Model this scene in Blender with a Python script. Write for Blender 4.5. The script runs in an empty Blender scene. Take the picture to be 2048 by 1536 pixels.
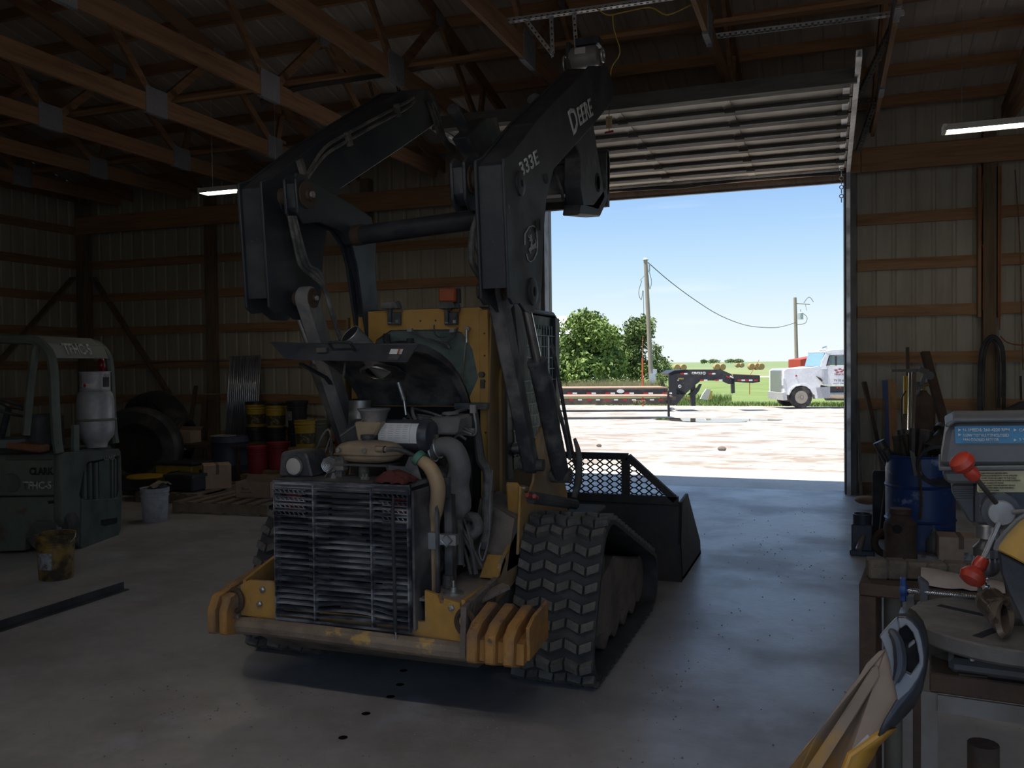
import bpy, bmesh, math, random
from mathutils import Vector, Matrix
random.seed(7)
D = bpy.data
SC = bpy.context.scene
COL = SC.collection
PI = math.pi
V3 = Vector

# ------------------------------------------------------------------ camera
FPX, CX, CY, EYE = 1740.0, 1024.0, 768.0, 1.70
_yaw = math.atan(631 / FPX); _pit = -math.atan(40 / FPX); _roll = -0.0115
_F = V3((-math.sin(_yaw) * math.cos(_pit), math.cos(_yaw) * math.cos(_pit), math.sin(_pit)))
_r = _F.cross(V3((0, 0, 1))).normalized(); _u = _r.cross(_F)
_R = _r * math.cos(_roll) + _u * math.sin(_roll)
_U = -_r * math.sin(_roll) + _u * math.cos(_roll)
EYEP = V3((0, 0, EYE))
cd = D.cameras.new('camera'); cam = D.objects.new('camera', cd); COL.objects.link(cam)
cd.sensor_width = 36.0; cd.lens = FPX / 2048 * 36.0; cd.clip_end = 6000; cd.clip_start = 0.05
m = Matrix((( _R.x, _U.x, -_F.x), (_R.y, _U.y, -_F.y), (_R.z, _U.z, -_F.z))).to_4x4()
m.translation = EYEP
cam.matrix_world = m
SC.camera = cam

# ------------------------------------------------------------------ world, sun, exposure
SC.view_settings.view_transform = 'Standard'; SC.view_settings.look = 'None'
SC.view_settings.gamma = 1.0; SC.view_settings.use_curve_mapping = False
SC.view_settings.exposure = 1.15
W = D.worlds.new('sky'); SC.world = W; W.use_nodes = True
nt = W.node_tree; nt.nodes.clear()
def wn(t): return nt.nodes.new(t)
tc = wn('ShaderNodeTexCoord'); sx = wn('ShaderNodeSeparateXYZ'); rp = wn('ShaderNodeValToRGB')
bg = wn('ShaderNodeBackground'); wo = wn('ShaderNodeOutputWorld')
nt.links.new(tc.outputs['Generated'], sx.inputs[0]); nt.links.new(sx.outputs[2], rp.inputs[0])
cr = rp.color_ramp
cr.elements[0].position = 0.0; cr.elements[0].color = (0.76, 0.82, 0.84, 1)
cr.elements[1].position = 1.0; cr.elements[1].color = (0.24, 0.41, 0.74, 1)
for p_, c_ in ((0.05, (0.67, 0.78, 0.83)), (0.10, (0.50, 0.68, 0.82)), (0.15, (0.37, 0.57, 0.81)), (0.20, (0.28, 0.47, 0.79)), (0.27, (0.25, 0.43, 0.77))):
    e_ = cr.elements.new(p_); e_.color = (*c_, 1)
# thin streak of cloud low in the sky
nz = wn('ShaderNodeTexNoise'); mp = wn('ShaderNodeMapping'); mp.inputs['Scale'].default_value = (2.2, 2.2, 26)
nt.links.new(tc.outputs['Generated'], mp.inputs[0]); nt.links.new(mp.outputs[0], nz.inputs['Vector']); nz.inputs['Scale'].default_value = 1.3
mr = wn('ShaderNodeMapRange'); mr.inputs[1].default_value = 0.60; mr.inputs[2].default_value = 0.75; mr.inputs[4].default_value = 0.3
nt.links.new(nz.outputs[0], mr.inputs[0])
mx = wn('ShaderNodeMixRGB'); mx.inputs[2].default_value = (0.97, 0.99, 1.0, 1)
nt.links.new(mr.outputs[0], mx.inputs[0]); nt.links.new(rp.outputs[0], mx.inputs[1])
nt.links.new(mx.outputs[0], bg.inputs[0]); bg.inputs[1].default_value = 0.55
nt.links.new(bg.outputs[0], wo.inputs[0])

sd = D.lights.new('sun', 'SUN'); sun = D.objects.new('sun', sd); COL.objects.link(sun)
sd.energy = 4.2; sd.angle = math.radians(0.6); sd.color = (1.0, 0.95, 0.88)
sun.rotation_euler = V3((0.30, 0.15, -1.0)).to_track_quat('-Z', 'Y').to_euler()

# ------------------------------------------------------------------ pixel -> point on a plane (true depth)
def ray(px, py): return _F + _R * ((px - CX) / FPX) - _U * ((py - CY) / FPX)
def Py(px, py, y): d = ray(px, py); return EYEP + d * (y / d.y)
def Px(px, py, x): d = ray(px, py); return EYEP + d * (x / d.x)
def Pz(px, py, z): d = ray(px, py); return EYEP + d * ((z - EYE) / d.z)
def Pd(px, py, depth): return EYEP + ray(px, py) * depth

# ------------------------------------------------------------------ materials
def mat(name, col, rough=0.6, metal=0.0, dirt=None, dscale=3.0, damt=0.5, dlo=0.45, dhi=0.65, bump=0.0, bscale=40.0,
        stretch=(1, 1, 1), dirt2=None, d2scale=12.0, d2lo=0.6, d2hi=0.7, var=0.12, emit=0.0, spec=0.5, alpha=1.0, trans=0.0, drough=None):
    M = D.materials.new(name); M.use_nodes = True; n = M.node_tree.nodes; L = M.node_tree.links
    b = n['Principled BSDF']; b.inputs['Roughness'].default_value = rough; b.inputs['Metallic'].default_value = metal
    b.inputs['Specular IOR Level'].default_value = spec
    if emit: b.inputs['Emission Color'].default_value = (*col, 1); b.inputs['Emission Strength'].default_value = emit
    if alpha < 1: b.inputs['Alpha'].default_value = alpha
    if trans: b.inputs['Transmission Weight'].default_value = trans
    t = n.new('ShaderNodeTexCoord'); mp = n.new('ShaderNodeMapping'); mp.inputs['Scale'].default_value = stretch
    L.new(t.outputs['Object'], mp.inputs[0])
    z0 = n.new('ShaderNodeTexNoise'); z0.inputs['Scale'].default_value = bscale * 0.4; z0.inputs['Detail'].default_value = 5
    L.new(mp.outputs[0], z0.inputs['Vector'])
    hs = n.new('ShaderNodeMixRGB'); hs.blend_type = 'MULTIPLY'; hs.inputs[0].default_value = 1.0
    r0 = n.new('ShaderNodeMapRange'); r0.inputs[3].default_value = 1 - var * 2; r0.inputs[4].default_value = 1 + var * 2
    L.new(z0.outputs[0], r0.inputs[0]); hs.inputs[1].default_value = (*col, 1); L.new(r0.outputs[0], hs.inputs[2])
    out = hs.outputs[0]
    def layer(prev, dc, sc, lo, hi, amt):
        z = n.new('ShaderNodeTexNoise'); z.inputs['Scale'].default_value = sc; z.inputs['Detail'].default_value = 6; z.inputs['Roughness'].default_value = 0.62
        L.new(mp.outputs[0], z.inputs['Vector'])
        r = n.new('ShaderNodeMapRange'); r.inputs[1].default_value = lo; r.inputs[2].default_value = hi; r.inputs[4].default_value = amt
        L.new(z.outputs[0], r.inputs[0])
        x = n.new('ShaderNodeMixRGB'); L.new(r.outputs[0], x.inputs[0]); L.new(prev, x.inputs[1]); x.inputs[2].default_value = (*dc, 1)
        return x.outputs[0], r.outputs[0]
    if dirt:
        out, fac = layer(out, dirt, dscale, dlo, dhi, damt)
        rr = n.new('ShaderNodeMapRange'); rr.inputs[3].default_value = rough; rr.inputs[4].default_value = drough if drough is not None else min(1, rough + 0.3)
        L.new(fac, rr.inputs[0]); L.new(rr.outputs[0], b.inputs['Roughness'])
        if metal:
            rm = n.new('ShaderNodeMapRange'); rm.inputs[3].default_value = metal; rm.inputs[4].default_value = 0
            L.new(fac, rm.inputs[0]); L.new(rm.outputs[0], b.inputs['Metallic'])
    if dirt2: out, _ = layer(out, dirt2, d2scale, d2lo, d2hi, 0.85)
    L.new(out, b.inputs['Base Color'])
    if bump:
        bn = n.new('ShaderNodeBump'); bn.inputs['Strength'].default_value = bump; bn.inputs['Distance'].default_value = 0.02
        zb = n.new('ShaderNodeTexNoise'); zb.inputs['Scale'].default_value = bscale; zb.inputs['Detail'].default_value = 6
        L.new(mp.outputs[0], zb.inputs['Vector']); L.new(zb.outputs[0], bn.inputs['Height']); L.new(bn.outputs[0], b.inputs['Normal'])
    return M

DUST = (0.30, 0.27, 0.24)
wood = {}
for ax, st in (('x', (0.6, 9, 9)), ('y', (9, 0.6, 9)), ('z', (9, 9, 0.6))):
    wood[ax] = mat('pine_' + ax, (0.34, 0.185, 0.09), 0.75, dirt=(0.18, 0.09, 0.045), dscale=1.6, damt=0.6, stretch=st, bump=0.15, bscale=14, dirt2=(0.10, 0.05, 0.025), d2scale=0.9, d2lo=0.70, d2hi=0.76)
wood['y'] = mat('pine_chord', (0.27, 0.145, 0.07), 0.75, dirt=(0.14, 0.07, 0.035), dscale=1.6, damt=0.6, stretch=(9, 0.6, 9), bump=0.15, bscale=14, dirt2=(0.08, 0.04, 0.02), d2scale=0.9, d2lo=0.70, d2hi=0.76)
wood_dark = mat('weathered_board', (0.22, 0.13, 0.075), 0.85, dirt=(0.09, 0.06, 0.04), dscale=2.5, damt=0.7, stretch=(1, 5, 5), bump=0.2, bscale=20)
wood_post = mat('treated_post', (0.17, 0.115, 0.07), 0.85, dirt=(0.08, 0.055, 0.035), dscale=2.5, damt=0.6, stretch=(6, 6, 0.6), bump=0.2, bscale=16)
sheet_wall = mat('white_siding', (0.37, 0.325, 0.26), 0.55, dirt=(0.25, 0.215, 0.17), dscale=1.2, damt=0.6, stretch=(3, 3, 0.35), var=0.06)
sheet_roof = mat('roof_sheet', (0.46, 0.40, 0.335), 0.55, dirt=(0.32, 0.27, 0.22), dscale=1.2, damt=0.6, stretch=(3, 0.5, 1), var=0.06)
galv = mat('galvanised', (0.55, 0.56, 0.58), 0.42, 0.85, dirt=(0.25, 0.24, 0.22), dscale=5, damt=0.5)
galv_dark = mat('dull_strut_steel', (0.085, 0.078, 0.068), 0.7, 0.0, dirt=(0.05, 0.045, 0.04), dscale=3, damt=0.6, stretch=(0.5, 3, 3))
door_white = mat('door_skin', (0.60, 0.52, 0.42), 0.5, dirt=(0.42, 0.35, 0.27), dscale=1.5, damt=0.5, var=0.05)
dark_trim = mat('black_trim', (0.03, 0.03, 0.04), 0.5)
trim_brown = mat('jamb_trim', (0.11, 0.095, 0.10), 0.45, dirt=(0.05, 0.045, 0.05), dscale=4, damt=0.6)
black_steel = mat('black_steel', (0.035, 0.04, 0.055), 0.45, 0.2, dirt=(0.16, 0.15, 0.145), dscale=4, damt=0.35, bump=0.05, bscale=60, dirt2=(0.30, 0.29, 0.28), d2scale=9, d2lo=0.70, d2hi=0.76)
rusty = mat('rusty_steel', (0.095, 0.06, 0.04), 0.8, 0.3, dirt=(0.05, 0.035, 0.03), dscale=6, damt=0.8, bump=0.3, bscale=50)
bolt_m = mat('bolt_steel', (0.45, 0.44, 0.42), 0.4, 0.9, dirt=DUST, dscale=8, damt=0.6)
rubber = mat('rubber', (0.03, 0.03, 0.032), 0.75, dirt=(0.12, 0.11, 0.10), dscale=4, damt=0.6, bump=0.2, bscale=50)
lamp_m = mat('tube_glow', (1.0, 0.93, 0.78), 0.5, emit=9.0, var=0); lamp_fill = mat('fill_tube_glow', (1.0, 0.97, 0.94), 0.5, emit=9.5, var=0)

# ------------------------------------------------------------------ mesh builder
ORG = {}
class MB:
    def __init__(s): s.v = []; s.f = []; s.mi = []; s.m = 0
    def mt(s, m): s.m = m; return s
    def add(s, vs, fs):
        k = len(s.v); s.v += [tuple(v) for v in vs]
        for f in fs: s.f.append([k + i for i in f]); s.mi.append(s.m)
        return s
    def hexa(s, p): return s.add(p, [(0, 3, 2, 1), (4, 5, 6, 7), (0, 1, 5, 4), (1, 2, 6, 5), (2, 3, 7, 6), (3, 0, 4, 7)])
    def box(s, x0, x1, y0, y1, z0, z1):
        if x0 > x1: x0, x1 = x1, x0
        if y0 > y1: y0, y1 = y1, y0
        if z0 > z1: z0, z1 = z1, z0
        return s.hexa([(x0, y0, z0), (x1, y0, z0), (x1, y1, z0), (x0, y1, z0), (x0, y0, z1), (x1, y0, z1), (x1, y1, z1), (x0, y1, z1)])
    def cbox(s, c, sz, rot=None):
        c = V3(c); h = V3(sz) / 2; pts = []
        for z in (-1, 1):
            for x, y in ((-1, -1), (1, -1), (1, 1), (-1, 1)):
                q = V3((x * h.x, y * h.y, z * h.z))
                if rot is not None: q = rot @ q
                pts.append(c + q)
        return s.hexa(pts)
    def beam(s, p0, p1, w, h, up=(0, 0, 1)):
        p0 = V3(p0); p1 = V3(p1); d = (p1 - p0).normalized(); u = V3(up)
        if abs(d.dot(u)) > 0.98: u = V3((0, 1, 0))
        a = d.cross(u).normalized() * (w / 2); b = a.cross(d).normalized() * (h / 2)
        return s.hexa([p0 - a - b, p0 + a - b, p1 + a - b, p1 - a - b, p0 - a + b, p0 + a + b, p1 + a + b, p1 - a + b])
    def tube(s, pts, r, n=8, cap=True, sm=0):
        P = [V3(p) for p in pts]
        if sm and len(P) > 2:
            Q = []
            for i in range(len(P) - 1):
                a = P[max(i - 1, 0)]; b = P[i]; c = P[i + 1]; d = P[min(i + 2, len(P) - 1)]
                for k in range(sm):
                    t = k / sm
                    Q.append(0.5 * ((2 * b) + (c - a) * t + (2 * a - 5 * b + 4 * c - d) * t * t + (3 * b - a - 3 * c + d) * t ** 3))
            Q.append(P[-1])
            if isinstance(r, (list, tuple)):
                rr = []
                for i in range(len(r) - 1):
                    for k in range(sm): rr.append(r[i] + (r[i + 1] - r[i]) * k / sm)
                r = rr + [r[-1]]
            P = Q
        R = r if isinstance(r, (list, tuple)) else [r] * len(P)
        vs = []; prev = None
        for i, p in enumerate(P):
            t = (P[min(i + 1, len(P) - 1)] - P[max(i - 1, 0)]).normalized()
            if prev is None:
                a = t.cross(V3((0, 0, 1)))
                if a.length < 0.05: a = t.cross(V3((1, 0, 0)))
            else:
                a = prev - t * prev.dot(t)
                if a.length < 1e-4: a = t.cross(V3((0, 0, 1)))
            a.normalize(); prev = a; b = t.cross(a)
            for k in range(n):
                an = 2 * PI * k / n
                vs.append(p + (a * math.cos(an) + b * math.sin(an)) * R[i])
        fs = []
        for i in range(len(P) - 1):
            for k in range(n):
                fs.append((i * n + k, i * n + (k + 1) % n, (i + 1) * n + (k + 1) % n, (i + 1) * n + k))
        if cap: fs += [tuple(range(n))[::-1], tuple(range((len(P) - 1) * n, len(P) * n))]
        return s.add(vs, fs)
    def cyl(s, p0, p1, r, r2=None, n=16): return s.tube([p0, p1], [r, r if r2 is None else r2], n)
    def lathe(s, c, prof, axis=(0, 0, 1), n=24):
        c = V3(c); ax = V3(axis).normalized(); a = ax.cross(V3((0, 0, 1)))
        if a.length < 0.05: a = V3((1, 0, 0))
        a.normalize(); b = ax.cross(a); vs = []; fs = []
        for r, t in prof:
            for k in range(n):
                an = 2 * PI * k / n; vs.append(c + ax * t + (a * math.cos(an) + b * math.sin(an)) * r)
        for i in range(len(prof) - 1):
            for k in range(n): fs.append((i * n + k, i * n + (k + 1) % n, (i + 1) * n + (k + 1) % n, (i + 1) * n + k))
        if prof[0][0] > 1e-4: fs.append(tuple(range(n))[::-1])
        if prof[-1][0] > 1e-4: fs.append(tuple(range((len(prof) - 1) * n, len(prof) * n)))
        return s.add(vs, fs)
    def torus(s, c, R, r, axis=(0, 0, 1), n=32, m=8, a0=0, a1=2 * PI):
        c = V3(c); ax = V3(axis).normalized(); a = ax.cross(V3((0, 0, 1)))
        if a.length < 0.05: a = V3((1, 0, 0))
        a.normalize(); b = ax.cross(a); full = abs(a1 - a0 - 2 * PI) < 1e-5
        N = n if full else n + 1; vs = []; fs = []
        for i in range(N):
            t = a0 + (a1 - a0) * i / n; q = a * math.cos(t) + b * math.sin(t)
            for k in range(m):
                p = 2 * PI * k / m; vs.append(c + q * (R + r * math.cos(p)) + ax * r * math.sin(p))
        for i in range(n):
            j = (i + 1) % N
            for k in range(m): fs.append((i * m + k, j * m + k, j * m + (k + 1) % m, i * m + (k + 1) % m))
        return s.add(vs, fs)
    def ell(s, c, rx, ry, rz, n=16, m=10, rot=None):
        vs = []; fs = []; c = V3(c)
        for i in range(m + 1):
            th = PI * i / m
            for k in range(n):
                ph = 2 * PI * k / n; q = V3((rx * math.sin(th) * math.cos(ph), ry * math.sin(th) * math.sin(ph), rz * math.cos(th)))
                if rot is not None: q = rot @ q
                vs.append(c + q)
        for i in range(m):
            for k in range(n): fs.append((i * n + k, (i + 1) * n + k, (i + 1) * n + (k + 1) % n, i * n + (k + 1) % n))
        return s.add(vs, fs)
    def prism(s, poly, ax, a, b):
        n = len(poly)
        def mk(u, v, w):
            return (w, u, v) if ax == 'x' else ((u, w, v) if ax == 'y' else (u, v, w))
        vs = [mk(u, v, a) for u, v in poly] + [mk(u, v, b) for u, v in poly]
        fs = [tuple(range(n))[::-1], tuple(range(n, 2 * n))] + [(i, (i + 1) % n, n + (i + 1) % n, n + i) for i in range(n)]
        return s.add(vs, fs)
    def slab(s, pts, d):
        d = V3(d); n = len(pts); P = [V3(p) for p in pts]
        return s.add(P + [p + d for p in P], [tuple(range(n))[::-1], tuple(range(n, 2 * n))] + [(i, (i + 1) % n, n + (i + 1) % n, n + i) for i in range(n)])
    def strip(s, A, B):
        n = len(A); return s.add(list(A) + list(B), [(i, i + 1, n + i + 1, n + i) for i in range(n - 1)])
    def build(s, name, mats, parent=None, bevel=0.0, smooth=True, label=None, fix=True):
        me = D.meshes.new(name); root = parent
        while root is not None and root.parent is not None: root = root.parent
        o0 = ORG.get(root.name, V3((0, 0, 0))) if root else V3((0, 0, 0))
        me.from_pydata([(V3(v) - o0) for v in s.v], [], s.f)
        if not isinstance(mats, (list, tuple)): mats = [mats]
        for q in mats: me.materials.append(q)
        if len(mats) > 1: me.polygons.foreach_set('material_index', s.mi)
        if fix:
            bm = bmesh.new(); bm.from_mesh(me); bmesh.ops.recalc_face_normals(bm, faces=bm.faces)
            if bevel: bmesh.ops.bevel(bm, geom=[e for e in bm.edges if len(e.link_faces) == 2 and e.calc_face_angle(0) > 0.6], offset=bevel, segments=1, affect='EDGES', profile=0.7)
            bm.to_mesh(me); bm.free()
        if smooth:
            me.polygons.foreach_set('use_smooth', [True] * len(me.polygons)); me.set_sharp_from_angle(angle=0.6)
        me.update()
        o = D.objects.new(name, me); COL.objects.link(o)
        if parent is not None: o.parent = parent
        if label: o['label'] = label
        return o

def tag(o, label=None, cat=None, group=None, kind=None):
    if label: o['label'] = label
    if cat: o['category'] = cat
    if group: o['group'] = group
    if kind: o['kind'] = kind
    return o
def thing(name, label, cat, loc=(0, 0, 0), group=None, kind=None):
    o = D.objects.new(name, None); COL.objects.link(o); o.location = loc; o.empty_display_size = 0.1
    ORG[o.name] = V3(loc); tag(o, label, cat, group, kind)
    return o
def struct(name, label=None, loc=(0, 0, 0)): return thing(name, label, None, loc, kind='structure')
def ctree(o, parent=None):
    c = o.copy(); COL.objects.link(c); c.parent = parent
    for ch in list(o.children): ctree(ch, c)
    return c
def dup(root, loc, rz=None, label=None, group=None, scale=None):
    c = ctree(root); c.location = loc; ORG[c.name] = V3(loc)
    if rz is not None: c.rotation_euler = (c.rotation_euler[0], c.rotation_euler[1], rz)
    if label: c['label'] = label
    if group: c['group'] = group
    if scale: c.scale = (scale,) * 3 if not isinstance(scale, tuple) else scale
    return c
def inst(o, dv, parent=None):
    c = o.copy(); COL.objects.link(c); c.location = o.location + V3(dv)
    if parent is not None: c.parent = parent
    return c
def tfit(s, name, p0, p1, p2, m_, parent=None, th=0.002, bold=0.0, label=None, flip=False):
    """lettering whose box spans p0 (lower left) -> p1 (lower right) and p0 -> p2 (upper left)"""
    cu = D.curves.new('t', 'FONT'); cu.body = s; cu.size = 1.0; cu.offset = bold; cu.resolution_u = 2
    to = D.objects.new('t', cu); COL.objects.link(to); bpy.context.view_layer.update()
    dg = bpy.context.evaluated_depsgraph_get(); me = D.meshes.new_from_object(to.evaluated_get(dg))
    D.objects.remove(to); D.curves.remove(cu)
    p0, p1, p2 = V3(p0), V3(p1), V3(p2); X_ = p1 - p0; Y_ = p2 - p0; nn = X_.cross(Y_).normalized()
    root = parent
    while root is not None and root.parent is not None: root = root.parent
    o0 = ORG.get(root.name, V3((0, 0, 0))) if root else V3((0, 0, 0))
    xs = [v.co.x for v in me.vertices]; ys = [v.co.y for v in me.vertices]
    x0, x1, y0, y1 = min(xs), max(xs), min(ys), max(ys)
    bm = bmesh.new(); bm.from_mesh(me); r = bmesh.ops.extrude_face_region(bm, geom=bm.faces[:])
    for g_ in r['geom']:
        if isinstance(g_, bmesh.types.BMVert): g_.co.z = 1.0
    for v in bm.verts: v.co = p0 - o0 + X_ * ((v.co.x - x0) / (x1 - x0)) + Y_ * ((v.co.y - y0) / (y1 - y0)) + nn * (v.co.z * th)
    bmesh.ops.recalc_face_normals(bm, faces=bm.faces); bm.to_mesh(me); bm.free()
    me.materials.clear(); me.materials.append(m_); me.name = name
    o = D.objects.new(name, me); COL.objects.link(o)
    if parent is not None: o.parent = parent
    if label: o['label'] = label
    return o
# ================================================================== STRUCTURE
XL, XR, YF, YB = -12.35, 7.5, 11.95, -1.5        # left wall, right wall, far wall, rear wall (inner siding faces)
JL, JR, HEAD = -3.75, 0.20, 4.0                  # doorway in the far wall
def floor_mat():
    M = mat('shop_concrete', (0.42, 0.395, 0.37), 0.36, dirt=(0.27, 0.245, 0.225), dscale=0.9, damt=0.85, dlo=0.44, dhi=0.62, bump=0.06, bscale=30, dirt2=(0.50, 0.50, 0.53), d2scale=2.2, d2lo=0.57, d2hi=0.74, var=0.1, drough=0.50)
    return M
fm = floor_mat()
fl = MB().box(XL - 0.06, XR + 0.06, YB, YF + 0.02, -0.2, 0).build('floor', fm); tag(fl, kind='structure')
ap_m = mat('apron_concrete', (0.55, 0.50, 0.44), 0.8, dirt=(0.45, 0.40, 0.34), dscale=1.5, damt=0.5, bump=0.05)
ap = MB().box(-4.6, 1.1, YF + 0.021, 14.05, -0.2, -0.004).build('driveway_apron', ap_m); tag(ap, kind='structure')
def gz(y): return -0.02 if y < 14 else (-0.02 - (y - 14) * 0.0182 if y < 46 else -0.602)
def ground(name, y0, y1, x0, x1, m_, ny, nx, dz=0.0, amp=0.0):
    mb = MB(); vs = []; fs = []; rnd = random.Random(3)
    for j in range(ny + 1):
        y = y0 + (y1 - y0) * j / ny
        for i in range(nx + 1):
            x = x0 + (x1 - x0) * i / nx
            vs.append((x, y, gz(y) + dz + (rnd.uniform(-amp, amp))))
    for j in range(ny):
        for i in range(nx):
            a = j * (nx + 1) + i; fs.append((a, a + 1, a + nx + 2, a + nx + 1))
    o = mb.add(vs, fs).build(name, m_, fix=False); tag(o, kind='structure'); return o
gravel_m = mat('yard_gravel', (0.42, 0.385, 0.34), 0.95, dirt=(0.25, 0.20, 0.155), dscale=1.3, damt=0.9, dlo=0.46, dhi=0.60, dirt2=(0.15, 0.105, 0.075), d2scale=3.2, d2lo=0.58, d2hi=0.70, bump=0.6, bscale=9, stretch=(0.7, 1, 1), var=0.35)
ground('gravel_yard', 11.97, 46.0, -60, 40, gravel_m, 60, 60, amp=0.012)
grass_m = mat('lawn_grass', (0.13, 0.19, 0.045), 0.95, dirt=(0.20, 0.23, 0.07), dscale=0.5, damt=0.8, bump=0.5, bscale=8, stretch=(0.3, 1, 1), var=0.2)
ground('grass_field', 46.0, 130.0, -170, 120, grass_m, 20, 40, dz=0.0, amp=0.03)
road_m = mat('gravel_road', (0.50, 0.46, 0.42), 0.95, bump=0.1)
ground('gravel_road', 130.0, 137.0, -260, 160, road_m, 2, 20)
tallg_m = mat('tall_grass', (0.21, 0.235, 0.095), 0.95, dirt=(0.15, 0.20, 0.06), dscale=0.12, damt=0.8, bump=0.4, bscale=3, stretch=(0.3, 1, 1), var=0.2)
ground('roadside_pasture', 137.0, 300.0, -420, 260, tallg_m, 8, 20)
crop_m = mat('crop_field', (0.15, 0.20, 0.075), 0.95, dirt=(0.20, 0.235, 0.12), dscale=0.02, damt=0.8, stretch=(0.3, 1, 1), var=0.1)
ground('crop_field', 300.0, 4500.0, -5200, 3500, crop_m, 10, 10)

# ---- ribbed sheet profile
def sheet(name, n_ribs, pitch, length_vec, across, origin, nrm, h, m_, parent):
    """one ribbed sheet: ribs run along length_vec, repeat along across"""
    a = V3(across).normalized(); nrm = V3(nrm); L = V3(length_vec); o = V3(origin); prof = []
    for k in range(n_ribs):
        t = k * pitch
        prof += [(t, 0), (t + pitch * 0.36, 0), (t + pitch * 0.44, h), (t + pitch * 0.56, h), (t + pitch * 0.64, 0)]
    prof.append((n_ribs * pitch, 0))
    A = [o + a * t + nrm * z for t, z in prof]; B = [p + L for p in A]
    return MB().strip(A, B).build(name, m_, parent, fix=False, smooth=False)

# ---- far wall
def gather(name): return struct(name)
wf = gather('wall_far')
def wall_sheets(par, x0, x1, y, z0, z1, first=None):
    n = max(1, round((x1 - x0) / 0.914)); w = (x1 - x0) / n; ob = None
    for i in range(n):
        if ob is None: ob = sheet('wall_panel', 4, w / 4, (0, 0, z1 - z0), (1, 0, 0), (x0, y, z0), (0, 1, 0), 0.012, sheet_wall, par); o_ = ob
        else: inst(o_, (w * i, 0, 0))
wall_sheets(wf, XL, JL - 0.02, YF, -0.08, 4.90)
wall_sheets(wf, JR + 0.02, XR, YF, -0.08, 4.90)
wall_sheets(wf, JL - 0.02, JR + 0.02, YF, HEAD, 4.90)
MB().box(XL, JL, YF + 0.035, YF + 0.05, -0.08, 4.90).build('outer_skin', sheet_wall, wf)
MB().box(JR, XR, YF + 0.035, YF + 0.05, -0.08, 4.90).build('outer_skin', sheet_wall, wf)
GZ = [0.07, 0.58, 1.16, 1.745, 2.33, 2.915, 3.49]
def girt(par, x0, x1, y, zc, w=0.14):
    MB().box(x0, x1, y - 0.038, y, zc - w / 2, zc + w / 2).build('girt', wood['x'] if zc > 0.3 else wood_dark, par)
for zc in GZ:
    zc2 = zc - 0.02
    for x0, x1 in ((-12.3, -9.50), (-9.50, -6.60), (-6.60, JL - 0.12)): girt(wf, x0 + .003, x1 - .003, YF - 0.002, zc + (0.02 if zc > 1 else 0))
    for x0, x1 in ((JR + 0.16, 1.78), (1.78, 4.6), (4.6, 7.4)): girt(wf, x0 + .003, x1 - .003, YF - 0.002, zc2 if zc > 1 else zc)
for xc in (-9.54, -6.62, 1.83, 4.65):
    MB().box(xc - 0.07, xc + 0.07, YF - 0.20, YF - 0.042, 0, 4.55).build('post', wood_post, wf)
MB().box(-12.30, -12.14, YF - 0.24, YF - 0.05, 0, 4.6).build('post', wood_post, wf)
MB().box(1.92, 1.96, YF - 0.16, YF - 0.045, 2.2, 4.0).build('post_packer', wood['z'], wf)
MB().box(1.71, 1.745, YF - 0.16, YF - 0.045, 2.2, 4.0).build('post_packer', wood['z'], wf)
for x0, x1 in ((-12.3, -8.2), (-8.2, -3.9), (-3.9, 0.4), (0.4, 4.0), (4.0, 7.4)):
    for dy, z0 in ((0.26, 4.03), (0.215, 4.05)):
        MB().box(x0 + .004, x1 - .004, YF - dy, YF - dy + 0.04, z0, z0 + 0.285).build('header_board', wood['x'], wf)
MB().beam((-12.1, YF - 0.07, 3.30), (-10.35, YF - 0.07, 1.08), 0.035, 0.13, up=(0, 1, 0)).build('brace', wood_post, wf)
# blue cord strung along the girt, jamb, weatherstrip
MB().tube([(-11.6, 11.86, 1.72), (-10.6, 11.86, 1.80), (-9.4, 11.7, 1.80), (-7.9, 11.86, 1.81), (-6.6, 11.7, 1.79), (-4.2, 11.86, 1.80)], 0.006, 5, sm=4).build('blue_cord', mat('blue_cord', (0.03, 0.05, 0.18), 0.6), wf)
for sx_, xj in ((-1, JL), (1, JR)):
    MB().box(xj + sx_ * 0.005, xj + sx_ * 0.14, YF - 0.19, YF + 0.06, 0, 4.3).build('jamb_post', trim_brown, wf)
    MB().box(xj - sx_ * 0.0, xj + sx_ * 0.02, YF + 0.062, YF + 0.13, 0, 4.1).build('weatherstrip', dark_trim, wf)
MB().box(JL - 0.1, JR + 0.1, YF + 0.062, YF + 0.12, HEAD - 0.02, 4.14).build('head_trim', trim_brown, wf)
MB().box(XL - 0.3, XR + 0.3, YF + 0.03, YF + 0.34, 4.80, 4.84).box(XL - 0.3, XR + 0.3, YF + 0.3, YF + 0.36, 4.70, 4.90).box(XL, XR, YF + 0.02, YF + 0.06, 4.72, 4.93).build('soffit', sheet_wall, wf)

# ---- left, right, rear walls
wl = gather('wall_left')
n = 15; w = (YF - YB) / n
o_ = sheet('wall_panel', 4, w / 4, (0, 0, 7.2), (0, 1, 0), (XL, YB, -0.08), (-1, 0, 0), 0.012, sheet_wall, wl)
for i in range(1, n): inst(o_, (0, w * i, 0))
for zc in GZ + [4.08, 4.66, 5.25, 5.8]:
    for y0, y1 in ((4.5, 8.2), (8.2, 11.8)):
        MB().box(XL + 0.002, XL + 0.04, y0, y1 - 0.005, zc - 0.05, zc + 0.09).build('girt', wood['y'], wl)
for yc in (8.9, 5.8):
    MB().box(XL + 0.05, XL + 0.2, yc - 0.07, yc + 0.07, 0, 5.2).build('post', wood_post, wl)
MB().beam((XL + 0.1, 11.6, 3.28), (XL + 0.1, 9.4, 1.1), 0.035, 0.13, up=(1, 0, 0)).build('brace', wood_post, wl)
wr = gather('wall_right')
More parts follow.
